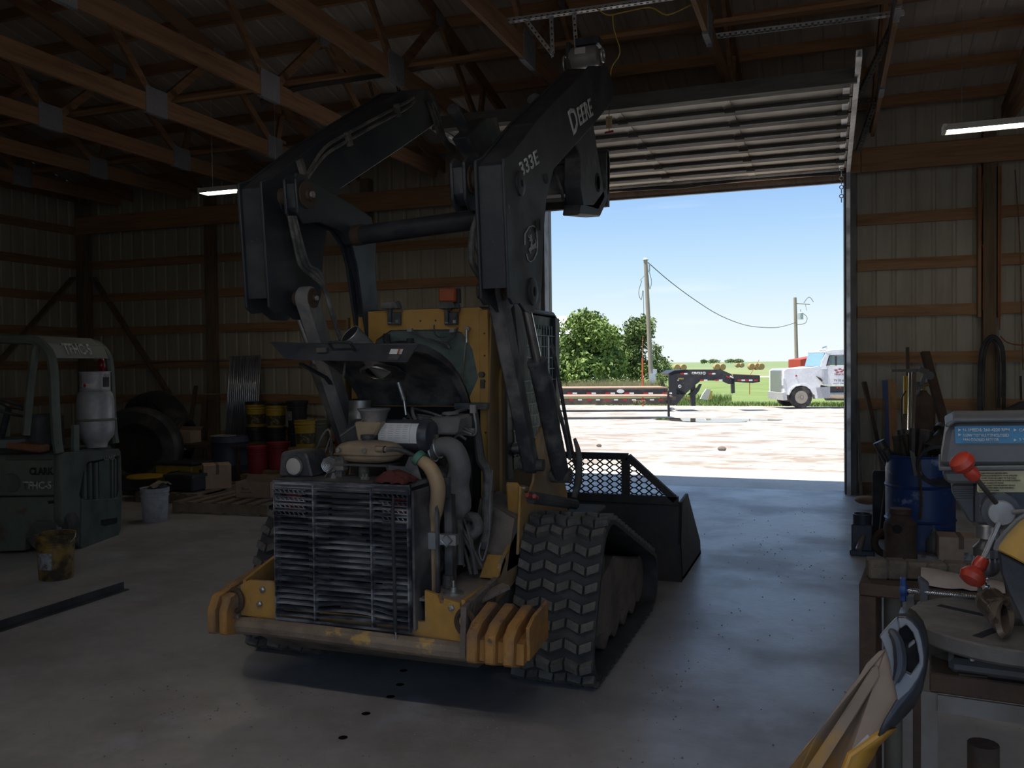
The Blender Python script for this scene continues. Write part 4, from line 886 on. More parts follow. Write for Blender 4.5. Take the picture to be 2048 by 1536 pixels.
# ---- towers (the plates that carry the links)
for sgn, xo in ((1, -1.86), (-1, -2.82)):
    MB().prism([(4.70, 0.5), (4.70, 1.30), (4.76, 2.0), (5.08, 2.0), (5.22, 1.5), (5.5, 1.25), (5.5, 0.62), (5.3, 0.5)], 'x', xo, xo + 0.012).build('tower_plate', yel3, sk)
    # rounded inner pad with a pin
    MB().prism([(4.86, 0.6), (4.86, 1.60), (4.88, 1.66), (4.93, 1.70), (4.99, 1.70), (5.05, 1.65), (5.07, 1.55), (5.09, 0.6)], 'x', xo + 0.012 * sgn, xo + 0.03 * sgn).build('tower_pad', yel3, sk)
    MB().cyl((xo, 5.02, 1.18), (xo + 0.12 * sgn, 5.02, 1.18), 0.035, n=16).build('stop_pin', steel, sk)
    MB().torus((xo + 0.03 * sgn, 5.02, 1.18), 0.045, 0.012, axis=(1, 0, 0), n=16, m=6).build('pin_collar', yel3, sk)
# lower rear link bracket plates (yellow, scooped)
def bracket(xa, xb, s_):
    MB().prism([(4.44, 0.66), (4.50, 1.03), (4.56, 0.98), (4.64, 0.97), (4.72, 1.03), (4.80, 1.28), (4.92, 1.36), (5.02, 1.36), (5.12, 1.25), (5.40, 0.86), (5.40, 0.66)], 'x', xa, xb).build('tower_bracket', yel, sk, bevel=0.004)
bracket(-1.60, -1.585, 1); bracket(-2.80, -2.785, -1)
MB().prism([(4.54, 0.82), (4.50, 1.05), (4.58, 1.01), (4.68, 1.0), (4.74, 0.98), (4.80, 0.84), (4.66, 0.76)], 'x', -1.68, -1.60).build('tower_foot', yel, sk, bevel=0.01)
MB().slab([(-1.83, 4.30, 0.60), (-1.60, 4.30, 0.60), (-1.60, 4.42, 0.86), (-1.83, 4.50, 0.95)], (0, 0.30, 0)).build('dirt_ledge', muddy, sk)
MB().ell((-1.64, 4.64, 0.985), 0.05, 0.09, 0.025, n=14, m=6).build('packed_dirt', muddy, sk)
MB().box(-1.46, -1.28, 4.8, 5.2, 0.80, 0.83).build('fender', rubber, sk, bevel=0.01)
MB().cyl((-1.50, 4.42, 0.98), (-1.38, 4.86, 0.88), 0.035, 0.03, n=10).build('grease_hose', rubber, sk)
MB().cyl((-1.51, 4.38, 1.0), (-1.50, 4.42, 0.985), 0.012, n=8).cyl((-1.47, 4.38, 0.995), (-1.47, 4.43, 0.975), 0.012, n=8).build('red_fitting', mat('red_fit', (0.35, 0.05, 0.04), 0.5), sk)

# ---- lift arms (box section rising from the rear corner, dropping at the front)
arm_poly = [(3.90, 2.68), (3.90, 2.64), (3.95, 2.02), (4.0, 1.99), (4.10, 2.0), (4.18, 1.965), (4.32, 1.965), (4.42, 2.02), (4.46, 2.12), (4.50, 2.40), (4.56, 2.60), (4.70, 2.79), (5.55, 3.24), (6.10, 3.54), (6.21, 3.66), (6.11, 3.74), (6.0, 3.775), (5.52, 3.625), (4.40, 2.985), (4.0, 2.72)]
rear_poly = [(3.90, 2.68), (3.90, 2.05), (4.10, 2.05), (4.5, 2.45), (4.6, 2.60), (4.0, 2.70)]
def arm(xa, xb, outer_right):
    xo = max(xa, xb); xi = min(xa, xb)
    r = MB().prism(arm_poly, 'x', xo - 0.016, xo).build('lift_arm', blk, sk, bevel=0.004)
    MB().prism(arm_poly, 'x', xi, xi + 0.016).build('arm_inner_plate', blk, r, bevel=0.004)
    # top, bottom and rear cover plates between the side plates, set in from the edges
    def cover(p, q, name):
        MB().beam((0.5 * (xi + xo), p[0], p[1]), (0.5 * (xi + xo), q[0], q[1]), xo - xi - 0.034, 0.014, up=(0, 0, 1) if abs(p[0] - q[0]) > abs(p[1] - q[1]) else (0, 1, 0)).build(name, blk, r)
    cover((3.93, 2.655), (4.40, 2.96), 'top_cover'); cover((4.40, 2.965), (5.52, 3.60), 'top_cover'); cover((5.52, 3.60), (6.0, 3.75), 'top_cover'); cover((6.0, 3.75), (6.2, 3.60), 'top_cover')
    cover((3.93, 2.655), (3.97, 2.07), 'rear_cover'); 
    cover((4.72, 2.81), (5.55, 3.25), 'bottom_cover'); cover((5.55, 3.25), (6.12, 3.57), 'bottom_cover'); cover((4.44, 2.1), (4.49, 2.42), 'bottom_cover'); cover((4.49, 2.42), (4.70, 2.78), 'bottom_cover')
    for y, z, rr in ((4.12, 2.60, 0.04), (4.30, 2.075, 0.05)):
        MB().lathe((xo, y, z), [(rr + 0.022, 0), (rr + 0.022, 0.008), (rr, 0.012), (rr * 0.5, 0.012), (rr * 0.5, -0.03), (0, -0.03)], axis=(1, 0, 0), n=24).build('pivot_boss', blk, r)
        MB().lathe((xo + 0.001, y, z), [(rr * 0.48, 0.004), (rr * 0.48, 0.0), (0.0, 0.0)], axis=(1, 0, 0), n=16).build('pin_hole', void, r)
    return r
ra = arm(-1.60, -1.44, True); la = arm(-2.97, -2.81, False)
MB().lathe((-1.44, 4.55, 2.71), [(0.028, 0), (0.028, 0.006), (0, 0.006)], axis=(1, 0, 0), n=16).build('cover_plug', rubber, ra)
for y, z in ((4.35, 2.42), (4.42, 2.44)): MB().beam((-1.436, y, z - 0.03), (-1.436, y, z + 0.03), 0.004, 0.012, up=(0, 1, 0)).build('key_slot', void, ra)
# emblem and lettering on the right arm's outer face
xf = -1.4385
def F(px, py): return Px(px, py, xf)
tfit('D', 'lettering', F(1147, 271), F(1159, 254), F(1135, 224), white_l, ra, bold=0.02)
tfit('EERE', 'lettering', F(1160, 252), F(1186.5, 230), F(1153, 216), white_l, ra, bold=0.02)
tfit('333E', 'lettering', F(1044, 355), F(1079, 326), F(1037, 326), white_l, ra, bold=0.02)
ec_ = [(1058, 454), (1066, 451.5), (1071, 455), (1073.5, 468), (1075, 490), (1074, 505), (1068, 519), (1061, 524), (1056, 520), (1053, 508), (1050, 490), (1050, 468)]
mb = MB(); P_ = [F(*p) for p in ec_]
for i, p in enumerate(P_):
    if i in (9,): continue
    mb.beam(p, P_[(i + 1) % len(P_)], 0.008, 0.002, up=(1, 0, 0)) if False else mb.tube([p, P_[(i + 1) % len(P_)]], 0.0035, 5)
mb.build('emblem_border', grey_l, ra)
deer = [(1056, 470), (1058, 474), (1061, 475), (1059, 468), (1061, 473), (1062.5, 468), (1063, 477), (1065, 480), (1064, 488), (1066, 490), (1071, 485), (1070.5, 479), (1072.5, 484), (1072, 492), (1074.5, 498), (1071, 496), (1067, 498), (1063, 500), (1061, 503), (1059, 500), (1062, 506), (1061, 508), (1057.5, 500), (1058, 497), (1061, 494), (1062, 485), (1060, 482), (1057.5, 481), (1060, 478), (1057, 475)]
MB().slab([F(*p) for p in deer], (0.002, 0, 0)).build('leaping_deer_emblem', grey_l, ra, smooth=False)
# inner legs drop from the arm tips to the coupler
leg_poly = [(5.55, 3.26), (5.9, 3.48), (6.14, 3.56), (6.25, 3.40), (6.45, 3.12), (6.55, 2.97), (6.35, 2.84), (5.92, 2.80), (5.84, 2.92), (5.86, 3.12)]
for xa in (-2.44, -1.72):
    MB().prism(leg_poly, 'x', xa, xa + 0.12).build('arm_leg', blkd, sk, bevel=0.008)
    MB().lathe((xa + 0.12, 6.33, 3.04), [(0.07, 0), (0.07, 0.004), (0.05, 0.005), (0.05, -0.02), (0, -0.02)], axis=(1, 0, 0), n=20).build('pivot_boss', void, sk)
    MB().prism([(5.80, 2.72), (6.40, 2.80), (6.62, 2.95), (6.72, 3.10), (6.74, 3.30), (6.66, 3.36), (6.60, 3.32), (6.58, 3.05), (6.2, 2.86), (5.84, 2.80)], 'x', xa, xa + 0.12).build('coupler_hook', blkd, sk, bevel=0.008)
MB().box(-2.4, -1.60, 6.64, 6.70, 2.92, 3.36).build('coupler_plate', blkd, sk)
MB().prism([(5.95, 2.90), (6.2, 2.92), (6.22, 3.10), (6.0, 3.12)], 'x', -2.32, -1.72).build('coupler_cross_member', blkd, sk, bevel=0.01)
MB().cyl((-2.3, 5.95, 2.86), (-1.74, 5.95, 2.86), 0.015, n=8).cyl((-2.3, 6.0, 3.14), (-1.72, 6.0, 3.14), 0.02, n=8).build('coupler_rod', grimy, sk)
MB().tube([(-1.72, 5.6, 3.0), (-1.66, 5.5, 2.9), (-1.66, 5.6, 2.84), (-1.70, 5.75, 2.83)], 0.012, 6, sm=4).build('hydraulic_hose', hose_m, sk)
MB().cyl((-2.40, 5.5, 3.45), (-2.40, 6.2, 3.15), 0.045, n=14).cyl((-2.42, 5.95, 3.36), (-2.30, 6.0, 3.22), 0.035, n=12).build('tilt_cylinder', blkd, sk)
MB().cyl((-1.82, 5.5, 3.45), (-1.82, 6.2, 3.15), 0.045, n=14).build('tilt_cylinder', blkd, sk)
MB().cyl((-2.7, 4.58, 2.47), (-1.74, 4.45, 2.50), 0.056, n=24).build('torsion_tube', blk, sk)
MB().cyl((-2.64, 4.572, 2.475), (-2.58, 4.565, 2.477), 0.062, n=20).build('weld_collar', rusty, sk)
# control-link plates with curved legs (inside of each arm)
lk = [(3.985, 2.70), (4.03, 2.735), (4.09, 2.735), (4.14, 2.71), (4.58, 2.66), (4.80, 2.62), (4.86, 2.52), (4.84, 2.30), (4.88, 2.0), (4.92, 1.60), (4.80, 1.60), (4.68, 2.05), (4.62, 2.30), (4.56, 2.42), (4.44, 2.49), (4.20, 2.50), (4.06, 2.47), (4.0, 2.52)]
for s_, (xa, xb) in ((1, (-2.74, -2.655)), (-1, (-1.765, -1.68))):
    lp = MB().prism(lk, 'x', xa, xa + 0.016).prism(lk, 'x', xb - 0.016, xb)
    lp.prism([(3.995, 2.68), (4.0, 2.55), (4.07, 2.50), (4.2, 2.53), (4.43, 2.52), (4.6, 2.42), (4.7, 2.2), (4.8, 1.7), (4.88, 1.7), (4.85, 2.1), (4.83, 2.5), (4.7, 2.58), (4.12, 2.68)], 'x', xa + 0.016, xb - 0.016)
    lo = lp.build('control_link', blk, sk, bevel=0.003)
    MB().lathe((xb, 4.085, 2.63), [(0.075, 0), (0.075, 0.01), (0.03, 0.012), (0.03, 0.03), (0, 0.03)], axis=(1, 0, 0), n=24).build('pivot_boss', rusty, lo)
    MB().cyl((xb + 0.03, 4.085, 2.63), (xb + 0.045, 4.085, 2.63), 0.018, n=8).build('bolt', bolt_m, lo)
    MB().cyl((xa - 0.09 if s_ > 0 else xb, 4.085, 2.63), (xb if s_ > 0 else xb + 0.09, 4.085, 2.63), 0.05, n=16).build('pivot_pin', rusty, lo)
# lower rear links
for xa, xb in ((-2.78, -2.70), (-1.64, -1.565)):
    P0 = (4.20, 2.08); P1 = (4.72, 1.12)
    d2 = V3((0, P1[0] - P0[0], P1[1] - P0[1])).normalized(); n2 = V3((0, -d2.z, d2.y))
    w0, w1 = 0.068, 0.048; poly = []
    for k in range(9):
        a = PI * k / 8; q = n2 * (w0 * math.cos(a)) - d2 * (w0 * math.sin(a)); poly.append((P0[0] + q.y, P0[1] + q.z))
    for k in range(9):
        a = PI * k / 8; q = -n2 * (w1 * math.cos(a)) + d2 * (w1 * math.sin(a)); poly.append((P1[0] + q.y, P1[1] + q.z))
    lo = MB().prism(poly, 'x', xa, xb).build('rear_link', duct if xa < -2 else blkd, sk, bevel=0.01)
    MB().lathe((xb, P0[0], P0[1]), [(0.055, 0), (0.055, 0.006), (0.02, 0.008), (0.02, 0.02), (0, 0.02)], axis=(1, 0, 0), n=20).build('pivot_boss', rusty, lo)
    MB().cyl((xb + 0.02, P0[0], P0[1]), (xb + 0.03, P0[0], P0[1]), 0.014, n=8).build('bolt', bolt_m, lo)
    MB().cyl((xa - 0.06, P0[0], P0[1]), (xb + 0.01, P0[0], P0[1]), 0.042, n=16).build('pivot_pin', rusty, lo)
    MB().cyl((xa - 0.03, P1[0], P1[1]), (xb + 0.04, P1[0], P1[1]), 0.035, n=16).build('pivot_pin', grimy, lo)
# lift cylinders: barrel from the tower up, bright rod into the arm
for x in (-1.50, -2.90):
    b0 = V3((x, 4.98, 1.03)); b1 = V3((x, 4.62, 1.62)); r1 = V3((x, 4.32, 2.07)); dd = (r1 - b0).normalized()
    b1 = b0 + dd * 0.78
    MB().cyl(b0, b1, 0.052, n=20).cyl(b1, b1 + dd * 0.03, 0.058, n=20).build('lift_cylinder', blkd, sk)
    MB().cyl(b1, r1, 0.027, n=16).build('cylinder_rod', chrome, sk)
    MB().cyl(b0 + V3((-0.06, 0, 0)), b0 + V3((0.06, 0, 0)), 0.045, n=16).build('cylinder_eye', grimy, sk)
    MB().tube([b0 + V3((0.05, 0.02, 0.1)), b0 + dd * 0.35 + V3((0.06, 0.05, 0)), b1 + V3((0.05, 0.03, -0.05))], 0.012, 7, sm=4).build('hydraulic_line', blkd, sk)
MB().tube([(-1.42, 5.0, 1.25), (-1.40, 5.02, 1.15), (-1.40, 5.0, 1.0), (-1.42, 4.98, 0.9)], [0.010, 0.018, 0.024, 0.018], 10, sm=3).build('swivel_fitting', grimy, sk)
MB().tube([Px(1104, 690, -1.45), Px(1118, 760, -1.45), Px(1132, 840, -1.45), Px(1144, 900, -1.45), Px(1156, 950, -1.43)], 0.011, 7, sm=4).build('hydraulic_hose', hose_m, sk)
# hoses: looped beside the right arm, along the left arm
MB().tube([Py(958, 425, 4.02), Py(945, 470, 4.0), Py(943, 520, 4.0), Py(958, 550, 4.05), Py(968, 570, 4.1)], 0.017, 8, sm=5).build('hydraulic_hose', hose_m, sk)
MB().tube([Py(962, 430, 4.05), Py(955, 480, 4.02), Py(965, 520, 4.03), Py(978, 545, 4.1)], 0.019, 8, sm=5).build('hydraulic_hose', hose_m, sk)
xh = -2.785
for off in (0.0, 0.028):
    MB().tube([Px(583, 378 + off * 100, xh), Px(612, 350, xh) + V3((0, 0, -off)), Px(622, 335, xh) + V3((0, 0, -off)), Px(650, 295, xh) + V3((0, 0, -off * 1.6)), Px(690, 270, xh) + V3((0, 0, -off * 1.6)), Px(760, 232, xh) + V3((0, 0, -off * 1.6)), Px(812, 205, xh) + V3((0, 0, -off * 1.6)), Px(828, 195, xh) + V3((0, 0, -off))], 0.010, 7, sm=3).build('hydraulic_line', grimy, la)
for p in ((603, 328), (697, 272), (795, 215)): MB().cbox(Px(p[0], p[1] + 6, xh + 0.005), (0.03, 0.035, 0.085), Matrix.Rotation(0.5, 3, 'X')).build('line_clamp', grimy, la)
for p in ((594, 350), (612, 355)): MB().cyl(Px(p[0], p[1], xh), Px(p[0] - 5, p[1] + 14, xh), 0.016, n=8).build('line_fitting', blkd, la)
for k in range(3):
    MB().tube([Px(578 + k * 6, 432, -2.70), Px(588 + k * 7, 480, -2.70), Px(600 + k * 9, 530, -2.68), Px(625 + k * 7, 552 - k * 4, -2.66), Px(650, 580, -2.64), Px(668, 640, -2.62), Px(690, 700, -2.60)], 0.011 + 0.003 * (k == 1), 7, sm=4).build('hydraulic_hose', hose_m, sk)
for k in range(3):
    MB().tube([Px(855 + 6 * k, 205, -2.80), Px(868 + 6 * k, 240, -2.80), Px(880 + 5 * k, 275, -2.75), Px(900 + 5 * k, 300, -2.7)], 0.012, 6, sm=4).build('hydraulic_hose', hose_m, la)
# red rag on the grill top
rg = MB(); vs = []; fs = []; N = 10; rnd = random.Random(2)
for j in range(N + 1):
    for i in range(N + 1):
        u, v = i / N, j / N; x = -2.045 + 0.18 * u + rnd.uniform(-.006, .006); y = 3.66 + 0.13 * v + rnd.uniform(-.006, .006)
        vs.append((x, y, 1.137 + 0.05 * math.sin(PI * u) ** 0.7 * math.sin(PI * v) ** 0.5 + rnd.uniform(0, 0.015)))
for j in range(N):
    for i in range(N): a = j * (N + 1) + i; fs.append((a, a + 1, a + N + 2, a + N + 1))
ro = rg.add(vs, fs).build('shop_rag', mat('red_rag', (0.10, 0.02, 0.016), 0.95, dirt=(0.06, 0.02, 0.015), dscale=15, damt=0.7)); md = ro.modifiers.new('s', 'SOLIDIFY'); md.thickness = 0.004
tag(ro, 'crumpled dark red shop rag lying on top of the radiator grill', 'rag')

# ---- bucket parked on the floor in front
bk = thing('bucket', 'dark steel loader bucket with an expanded mesh guard on the floor by the doorway', 'bucket', (-2.0, 7.5, 0))
bx0, bx1 = -3.15, -1.06
sh = [(6.75, 0.0), (6.75, 0.03), (6.82, 0.03)]
side = [(6.72, 0.02), (6.66, 0.30), (6.72, 0.62), (7.05, 0.64), (7.75, 0.12), (7.78, 0.0), (6.9, 0.0)]
bst = mat('bucket_steel', (0.035, 0.033, 0.032), 0.6, 0.2, dirt=(0.10, 0.075, 0.06), dscale=3, damt=0.6, bump=0.1)
MB().prism([(6.66, 0.30), (6.72, 0.62), (6.74, 0.62), (6.69, 0.30), (6.75, 0.03), (7.78, 0.025), (7.78, 0.0), (6.72, 0.0)], 'x', bx0, bx1).build('bucket_shell', bst, bk)
for x in (bx0, bx1 - 0.02): MB().prism(side, 'x', x, x + 0.02).build('bucket_side', bst, bk)
MB().box(bx0 - 0.0, bx1 + 0.0, 7.70, 7.80, 0.0, 0.03).build('cutting_edge', steel, bk)
ga, gb = (6.70, 0.62), (6.70, 0.97)
MB().beam((bx0, 6.70, 0.965), (-1.47, 6.70, 0.965), 0.05, 0.05).build('guard_rail', bst, bk)
MB().beam((-1.47, 6.70, 0.965), (-1.10, 6.70, 0.64), 0.05, 0.05, up=(0, 1, 0)).build('guard_rail', bst, bk)
for x in (-1.49, -2.2, -2.9): MB().box(x - 0.03, x + 0.03, 6.68, 6.73, 0.62, 0.96).build('guard_post', bst, bk)
MB().beam((bx0, 6.70, 0.64), (-1.08, 6.70, 0.635), 0.05, 0.06).build('guard_rail', bst, bk)
mb = MB(); dx, dz_ = 0.078, 0.044; j = 0; z = 0.655
while z < 0.955:
    x = -3.1 + (dx / 2 if j % 2 else 0)
    while x < -1.12:
        lim = 0.955 if x < -1.45 else 0.955 - (x + 1.45) * 0.88
        if z + dz_ * 0.6 < lim:
            for q in (1, -1): mb.beam((x, 6.70, z), (x + dx * 0.34 * q, 6.70, z + dz_ * 0.5), 0.010, 0.006, up=(0, 1, 0)); mb.beam((x + dx * 0.34 * q, 6.70, z + dz_ * 0.5), (x + dx * 0.66 * q, 6.70, z + dz_ * 0.5), 0.008, 0.006, up=(0, 1, 0)) if q > 0 else None; mb.beam((x, 6.70, z + dz_), (x + dx * 0.34 * q, 6.70, z + dz_ * 0.5), 0.010, 0.006, up=(0, 1, 0))
        x += dx
    z += dz_; j += 0
mb.build('mesh_guard', bst, bk)
# ================================================================== OUTDOORS
leaf_l = mat('tree_leaf', (0.19, 0.26, 0.06), 0.8, dirt=(0.055, 0.10, 0.025), dscale=0.8, damt=0.8, var=0.3)
leaf_d = mat('tree_leaf_dark', (0.12, 0.175, 0.045), 0.8, dirt=(0.10, 0.14, 0.04), dscale=0.8, damt=0.6, var=0.3)
bark = mat('bark', (0.10, 0.08, 0.06), 0.9)
def foliage(name, blobs, n, sz, m_, par, seed=1):
    rnd = random.Random(seed); vs = []; fs = []; tot = sum(b[3] * b[4] for b in blobs)
    for bx_, by_, bz_, rx, rz in blobs:
        for _ in range(int(n * rx * rz / tot)):
            while True:
                p = V3((rnd.uniform(-1, 1), rnd.uniform(-1, 1), rnd.uniform(-1, 1)))
                if 0.55 < p.length < 1: break
            jit = 1 + 0.16 * math.sin(7 * p.x + 3 * p.z) + rnd.uniform(-.1, .1)
            c = V3((bx_ + p.x * rx * jit, by_ + p.y * rx * jit, bz_ + p.z * rz * jit))
            a = V3((rnd.uniform(-1, 1), rnd.uniform(-1, 1), rnd.uniform(-1, 1))).normalized() * sz * rnd.uniform(.6, 1.3)
            b = a.cross(V3((rnd.uniform(-1, 1), rnd.uniform(-1, 1), rnd.uniform(-1, 1)))).normalized() * sz * rnd.uniform(.35, .7)
            k = len(vs); vs += [c - a, c + b, c + a, c - b]; fs.append((k, k + 1, k + 2, k + 3))
    mb = MB(); mb.v = [tuple(v) for v in vs]; mb.f = [list(f) for f in fs]; mb.mi = [0] * len(fs)
    return mb.build(name, m_, par, fix=False, smooth=False)
def tree(label, px, depth, pbase, ptop, spread, seed, dark=False, cat='tree', nb=9, n=5200, lo=0.05):
    b = Pd(px, pbase, depth); b.z = gz(b.y); t_ = Pd(px, ptop, depth); h = t_.z - b.z
    t = thing('leafy_tree', label, cat, b)
    mb = MB(); mb.tube([b, b + V3((0.1, 0, h * 0.35)), b + V3((-0.1, 0, h * 0.7))], [0.13, 0.10, 0.05], 8, sm=3)
    rnd = random.Random(seed); blobs = []
    for i in range(nb):
        u = rnd.uniform(-1, 1); v = (i + 0.5) / nb
        w = spread * (1 - 0.62 * v ** 2.2); r = spread * rnd.uniform(0.36, 0.50) * (1 - .3 * v)
        c = (b.x + u * w * 0.62, b.y + rnd.uniform(-.5, .5) * w, b.z + h * (lo + 0.10 + 0.76 * v))
        blobs.append((*c, r, r * 0.85)); mb.tube([b + V3((0, 0, h * 0.3)), V3(c)], [0.06, 0.02], 5)
    blobs.append((b.x, b.y, b.z + h * 0.84, spread * .34, h * .15))
    mb.build('trunk', bark, t); foliage('foliage', blobs, n, spread * 0.045, leaf_d if dark else leaf_l, t, seed)
    return t
tree('broad bright green tree left of the tall utility pole, nearest the machine', 1178, 74, 785, 626, 4.4, 3, n=14000, nb=16)
tree('dense darker tree just left of the tall utility pole', 1272, 80, 785, 632, 3.4, 8, dark=True, n=8500, nb=14)
tree('low bush at the foot of the tall utility pole', 1312, 78, 785, 685, 1.9, 5, dark=True, cat='bush', n=2200, nb=6)
tree('bright bush beside the grey box on the tall utility pole', 1325, 66, 786, 745, 1.0, 12, cat='bush', n=1200, nb=5)
for i, (px, w) in enumerate(((1408, 14), (1428, 26), (1462, 26), (1478, 22))):
    b = Pd(px, 724, 900); b.z = -0.6; t = thing('distant_tree', ['small round tree on the horizon, leftmost of the far trees', 'wider tree on the horizon just right of the leftmost far tree', 'long low tree clump on the horizon left of the middle', 'low tree clump on the horizon, rightmost of the far trees'][i], 'tree', b, group='trees on the horizon')
    r = w / 2 * 900 / FPX
    foliage('foliage', [(b.x - r * .4, b.y, b.z + 2.6, r * .6, 2.0), (b.x + r * .4, b.y, b.z + 2.6, r * .6, 1.7), (b.x, b.y, b.z + 3.2, r * .6, 1.7)], 700, 0.6, leaf_d, t, i)
    MB().cyl(b, b + V3((0, 0, 3)), 0.25, n=6).build('trunk', bark, t)
# weeds: countless, one object each patch
def weeds(name, label, x0, x1, y0, y1, n, h, m_, seed=1):
    rnd = random.Random(seed); mb = MB(); vs = []; fs = []
    for _ in range(n):
        x = rnd.uniform(x0, x1); y = rnd.uniform(y0, y1); z = gz(y); hh = h * rnd.uniform(.4, 1.2); dx = rnd.uniform(-.3, .3) * hh; w = 0.02
        k = len(vs); vs += [V3((x - w, y, z)), V3((x + w, y, z)), V3((x + dx, y + rnd.uniform(-.1, .1), z + hh))]; fs.append((k, k + 1, k + 2))
    mb.v = [tuple(v) for v in vs]; mb.f = [list(f) for f in fs]; mb.mi = [0] * len(fs)
    o = mb.build(name, m_, None, fix=False, smooth=False); tag(o, label, 'grass', kind='stuff'); return o
reed_m = mat('dry_reed', (0.30, 0.25, 0.13), 0.9, dirt=(0.16, 0.18, 0.07), dscale=2)
gm2 = mat('weed_green', (0.12, 0.175, 0.045), 0.9)
a = Pd(1125, 780, 66); b = Pd(1320, 780, 66)
weeds('dry_reeds', 'tall dry tan reeds growing behind the low trailers below the trees', a.x, b.x, a.y - 1, b.y + 3, 3800, 0.95, reed_m)
a = Pd(1390, 800, 50); b = Pd(1460, 800, 50)
weeds('green_weeds', 'green weeds growing around the white debris on the lawn', a.x - 2, b.x, a.y - 2, a.y + 2, 1200, 0.45, gm2, 2)
a = Pd(1130, 812, 42); b = Pd(1690, 812, 42)
weeds('grass_edge', 'ragged green grass along the far edge of the gravel yard', a.x, b.x + 3, 46.0, 47.5, 4500, 0.22, gm2, 3)
# ---- utility poles and wire
pole_m = mat('utility_pole', (0.34, 0.28, 0.23), 0.9, dirt=(0.22, 0.18, 0.15), dscale=3, stretch=(6, 6, 0.5), damt=0.6)
tin = mat('transformer_grey', (0.45, 0.48, 0.52), 0.5)
def pole(px, ptop, depth, r, label, lean=0.0):
    t_ = Pd(px, ptop, depth); b = V3((t_.x + lean, t_.y, gz(t_.y) - 0.3)); t = thing('utility_pole', label, 'pole', V3((b.x, b.y, gz(b.y))))
    MB().cyl(b, t_, r * 1.25, r, 14).build('pole_shaft', pole_m, t); return t, t_, b
t1, top1, b1 = pole(1291, 519, 67, 0.15, 'tall weathered utility pole standing left of centre in the doorway view', 0.42)
MB().lathe(top1, [(0.22, -0.05), (0.22, 0.0), (0.10, 0.12), (0, 0.12)], n=14).build('pole_cap', tin, t1)
MB().beam(top1 + V3((-0.45, 0, -1.6)), top1 + V3((0.35, 0, -0.8)), 0.05, 0.05).cyl(top1 + V3((0.3, 0, -0.9)), top1 + V3((0.3, 0, -0.35)), 0.05, n=8).build('pole_bracket', tin, t1)
MB().tube([top1 + V3((-0.3, 0, -1.6)), top1 + V3((-0.55, 0, -2.5)), top1 + V3((-0.35, 0, -3.1)), top1 + V3((-0.2, 0, -2.4)), top1 + V3((-0.15, 0, -5))], 0.02, 5, sm=4).tube([top1 + V3((0.25, 0, -0.8)), top1 + V3((0.45, 0, -1.7)), top1 + V3((0.3, 0, -2.3)), top1 + V3((0.2, 0, -1.2))], 0.02, 5, sm=4).build('service_wire', rubber, t1)
c = Pd(1306, 757, 66.7); MB().cbox(c, (0.5, 0.3, 0.75)).cbox(c + V3((0.15, 0, 0.55)), (0.28, 0.25, 0.35)).build('meter_box', tin, t1)
t2, top2, b2 = pole(1590, 595, 105, 0.19, 'shorter utility pole with a grey transformer beside the white truck', 0.2)
MB().beam(top2 + V3((0, 0, -0.7)), top2 + V3((1.7, 0, -0.9)), 0.1, 0.1).beam(top2 + V3((1.2, 0, -0.8)), top2 + V3((1.3, 0, -1.6)), .05, .05).build('crossarm', pole_m, t2)
c = Pd(1601, 632, 104.8); MB().lathe(c, [(0.0, -0.42), (0.32, -0.40), (0.32, 0.36), (0.25, 0.44), (0, 0.46)], n=18).cyl(c + V3((0, 0, 0.4)), c + V3((0, 0, 0.8)), 0.06, n=8).build('transformer', tin, t2)
MB().tube([c + V3((0.3, 0, 0.3)), c + V3((0.75, 0, -0.2)), c + V3((0.5, 0, -0.9)), c + V3((-0.5, 0, -1.0))], 0.03, 5, sm=4).tube([top2 + V3((1.0, 0, -0.7)), top2 + V3((1.6, 0, 0.0)), top2 + V3((2.1, 0, -0.6))], 0.03, 5, sm=4).build('service_wire', rubber, t2)
wire_end = Pd(1592, 646, 104.8); wp = []
for k in range(25):
    u = k / 24; px = 1296 + (1592 - 1296) * u; p = top1.lerp(wire_end, u)
    wp.append(p + V3((0, 0, -0.35 * (1 - u))))
import bisect
ctrl = [(1296, 525), (1340, 563), (1390, 600), (1440, 631), (1490, 650), (1530, 655), (1560, 654), (1592, 645)]
pts = [Pd(x, y, 67 + (104.8 - 67) * i / 7) for i, (x, y) in enumerate(ctrl)]
w_ = MB().tube(pts, 0.032, 5, sm=4).build('overhead_wire', rubber); tag(w_, 'single overhead wire sagging between the two utility poles', 'wire')
pp = Pd(1312, 700, 85); o = MB().cyl((pp.x, pp.y, gz(pp.y)), (pp.x, pp.y, pp.z + 0.4), 0.12, n=10).build('short_pole', pole_m); tag(o, 'short grey pole stub standing behind the tall utility pole', 'pole')
red_m = mat('marker_orange', (0.50, 0.10, 0.03), 0.6)
a = Pd(1285, 716, 45); o = MB().cyl((a.x, a.y, gz(a.y)), a, 0.045, n=8).cyl(a, a + V3((0.02, 0, 1.15)), 0.015, n=6).build('marker_rod', red_m); tag(o, 'thin orange marker rod with whip tip standing left of the tall pole', 'rod')
a = Pd(1499, 752, 60); o = MB().cyl((a.x, a.y, gz(a.y)), a, .03, n=6).cyl(a, a + V3((0.65, 0, 1.1)), 0.02, n=6).build('leaning_rod', red_m); tag(o, 'thin orange rod leaning right beside the gooseneck trailer', 'rod')
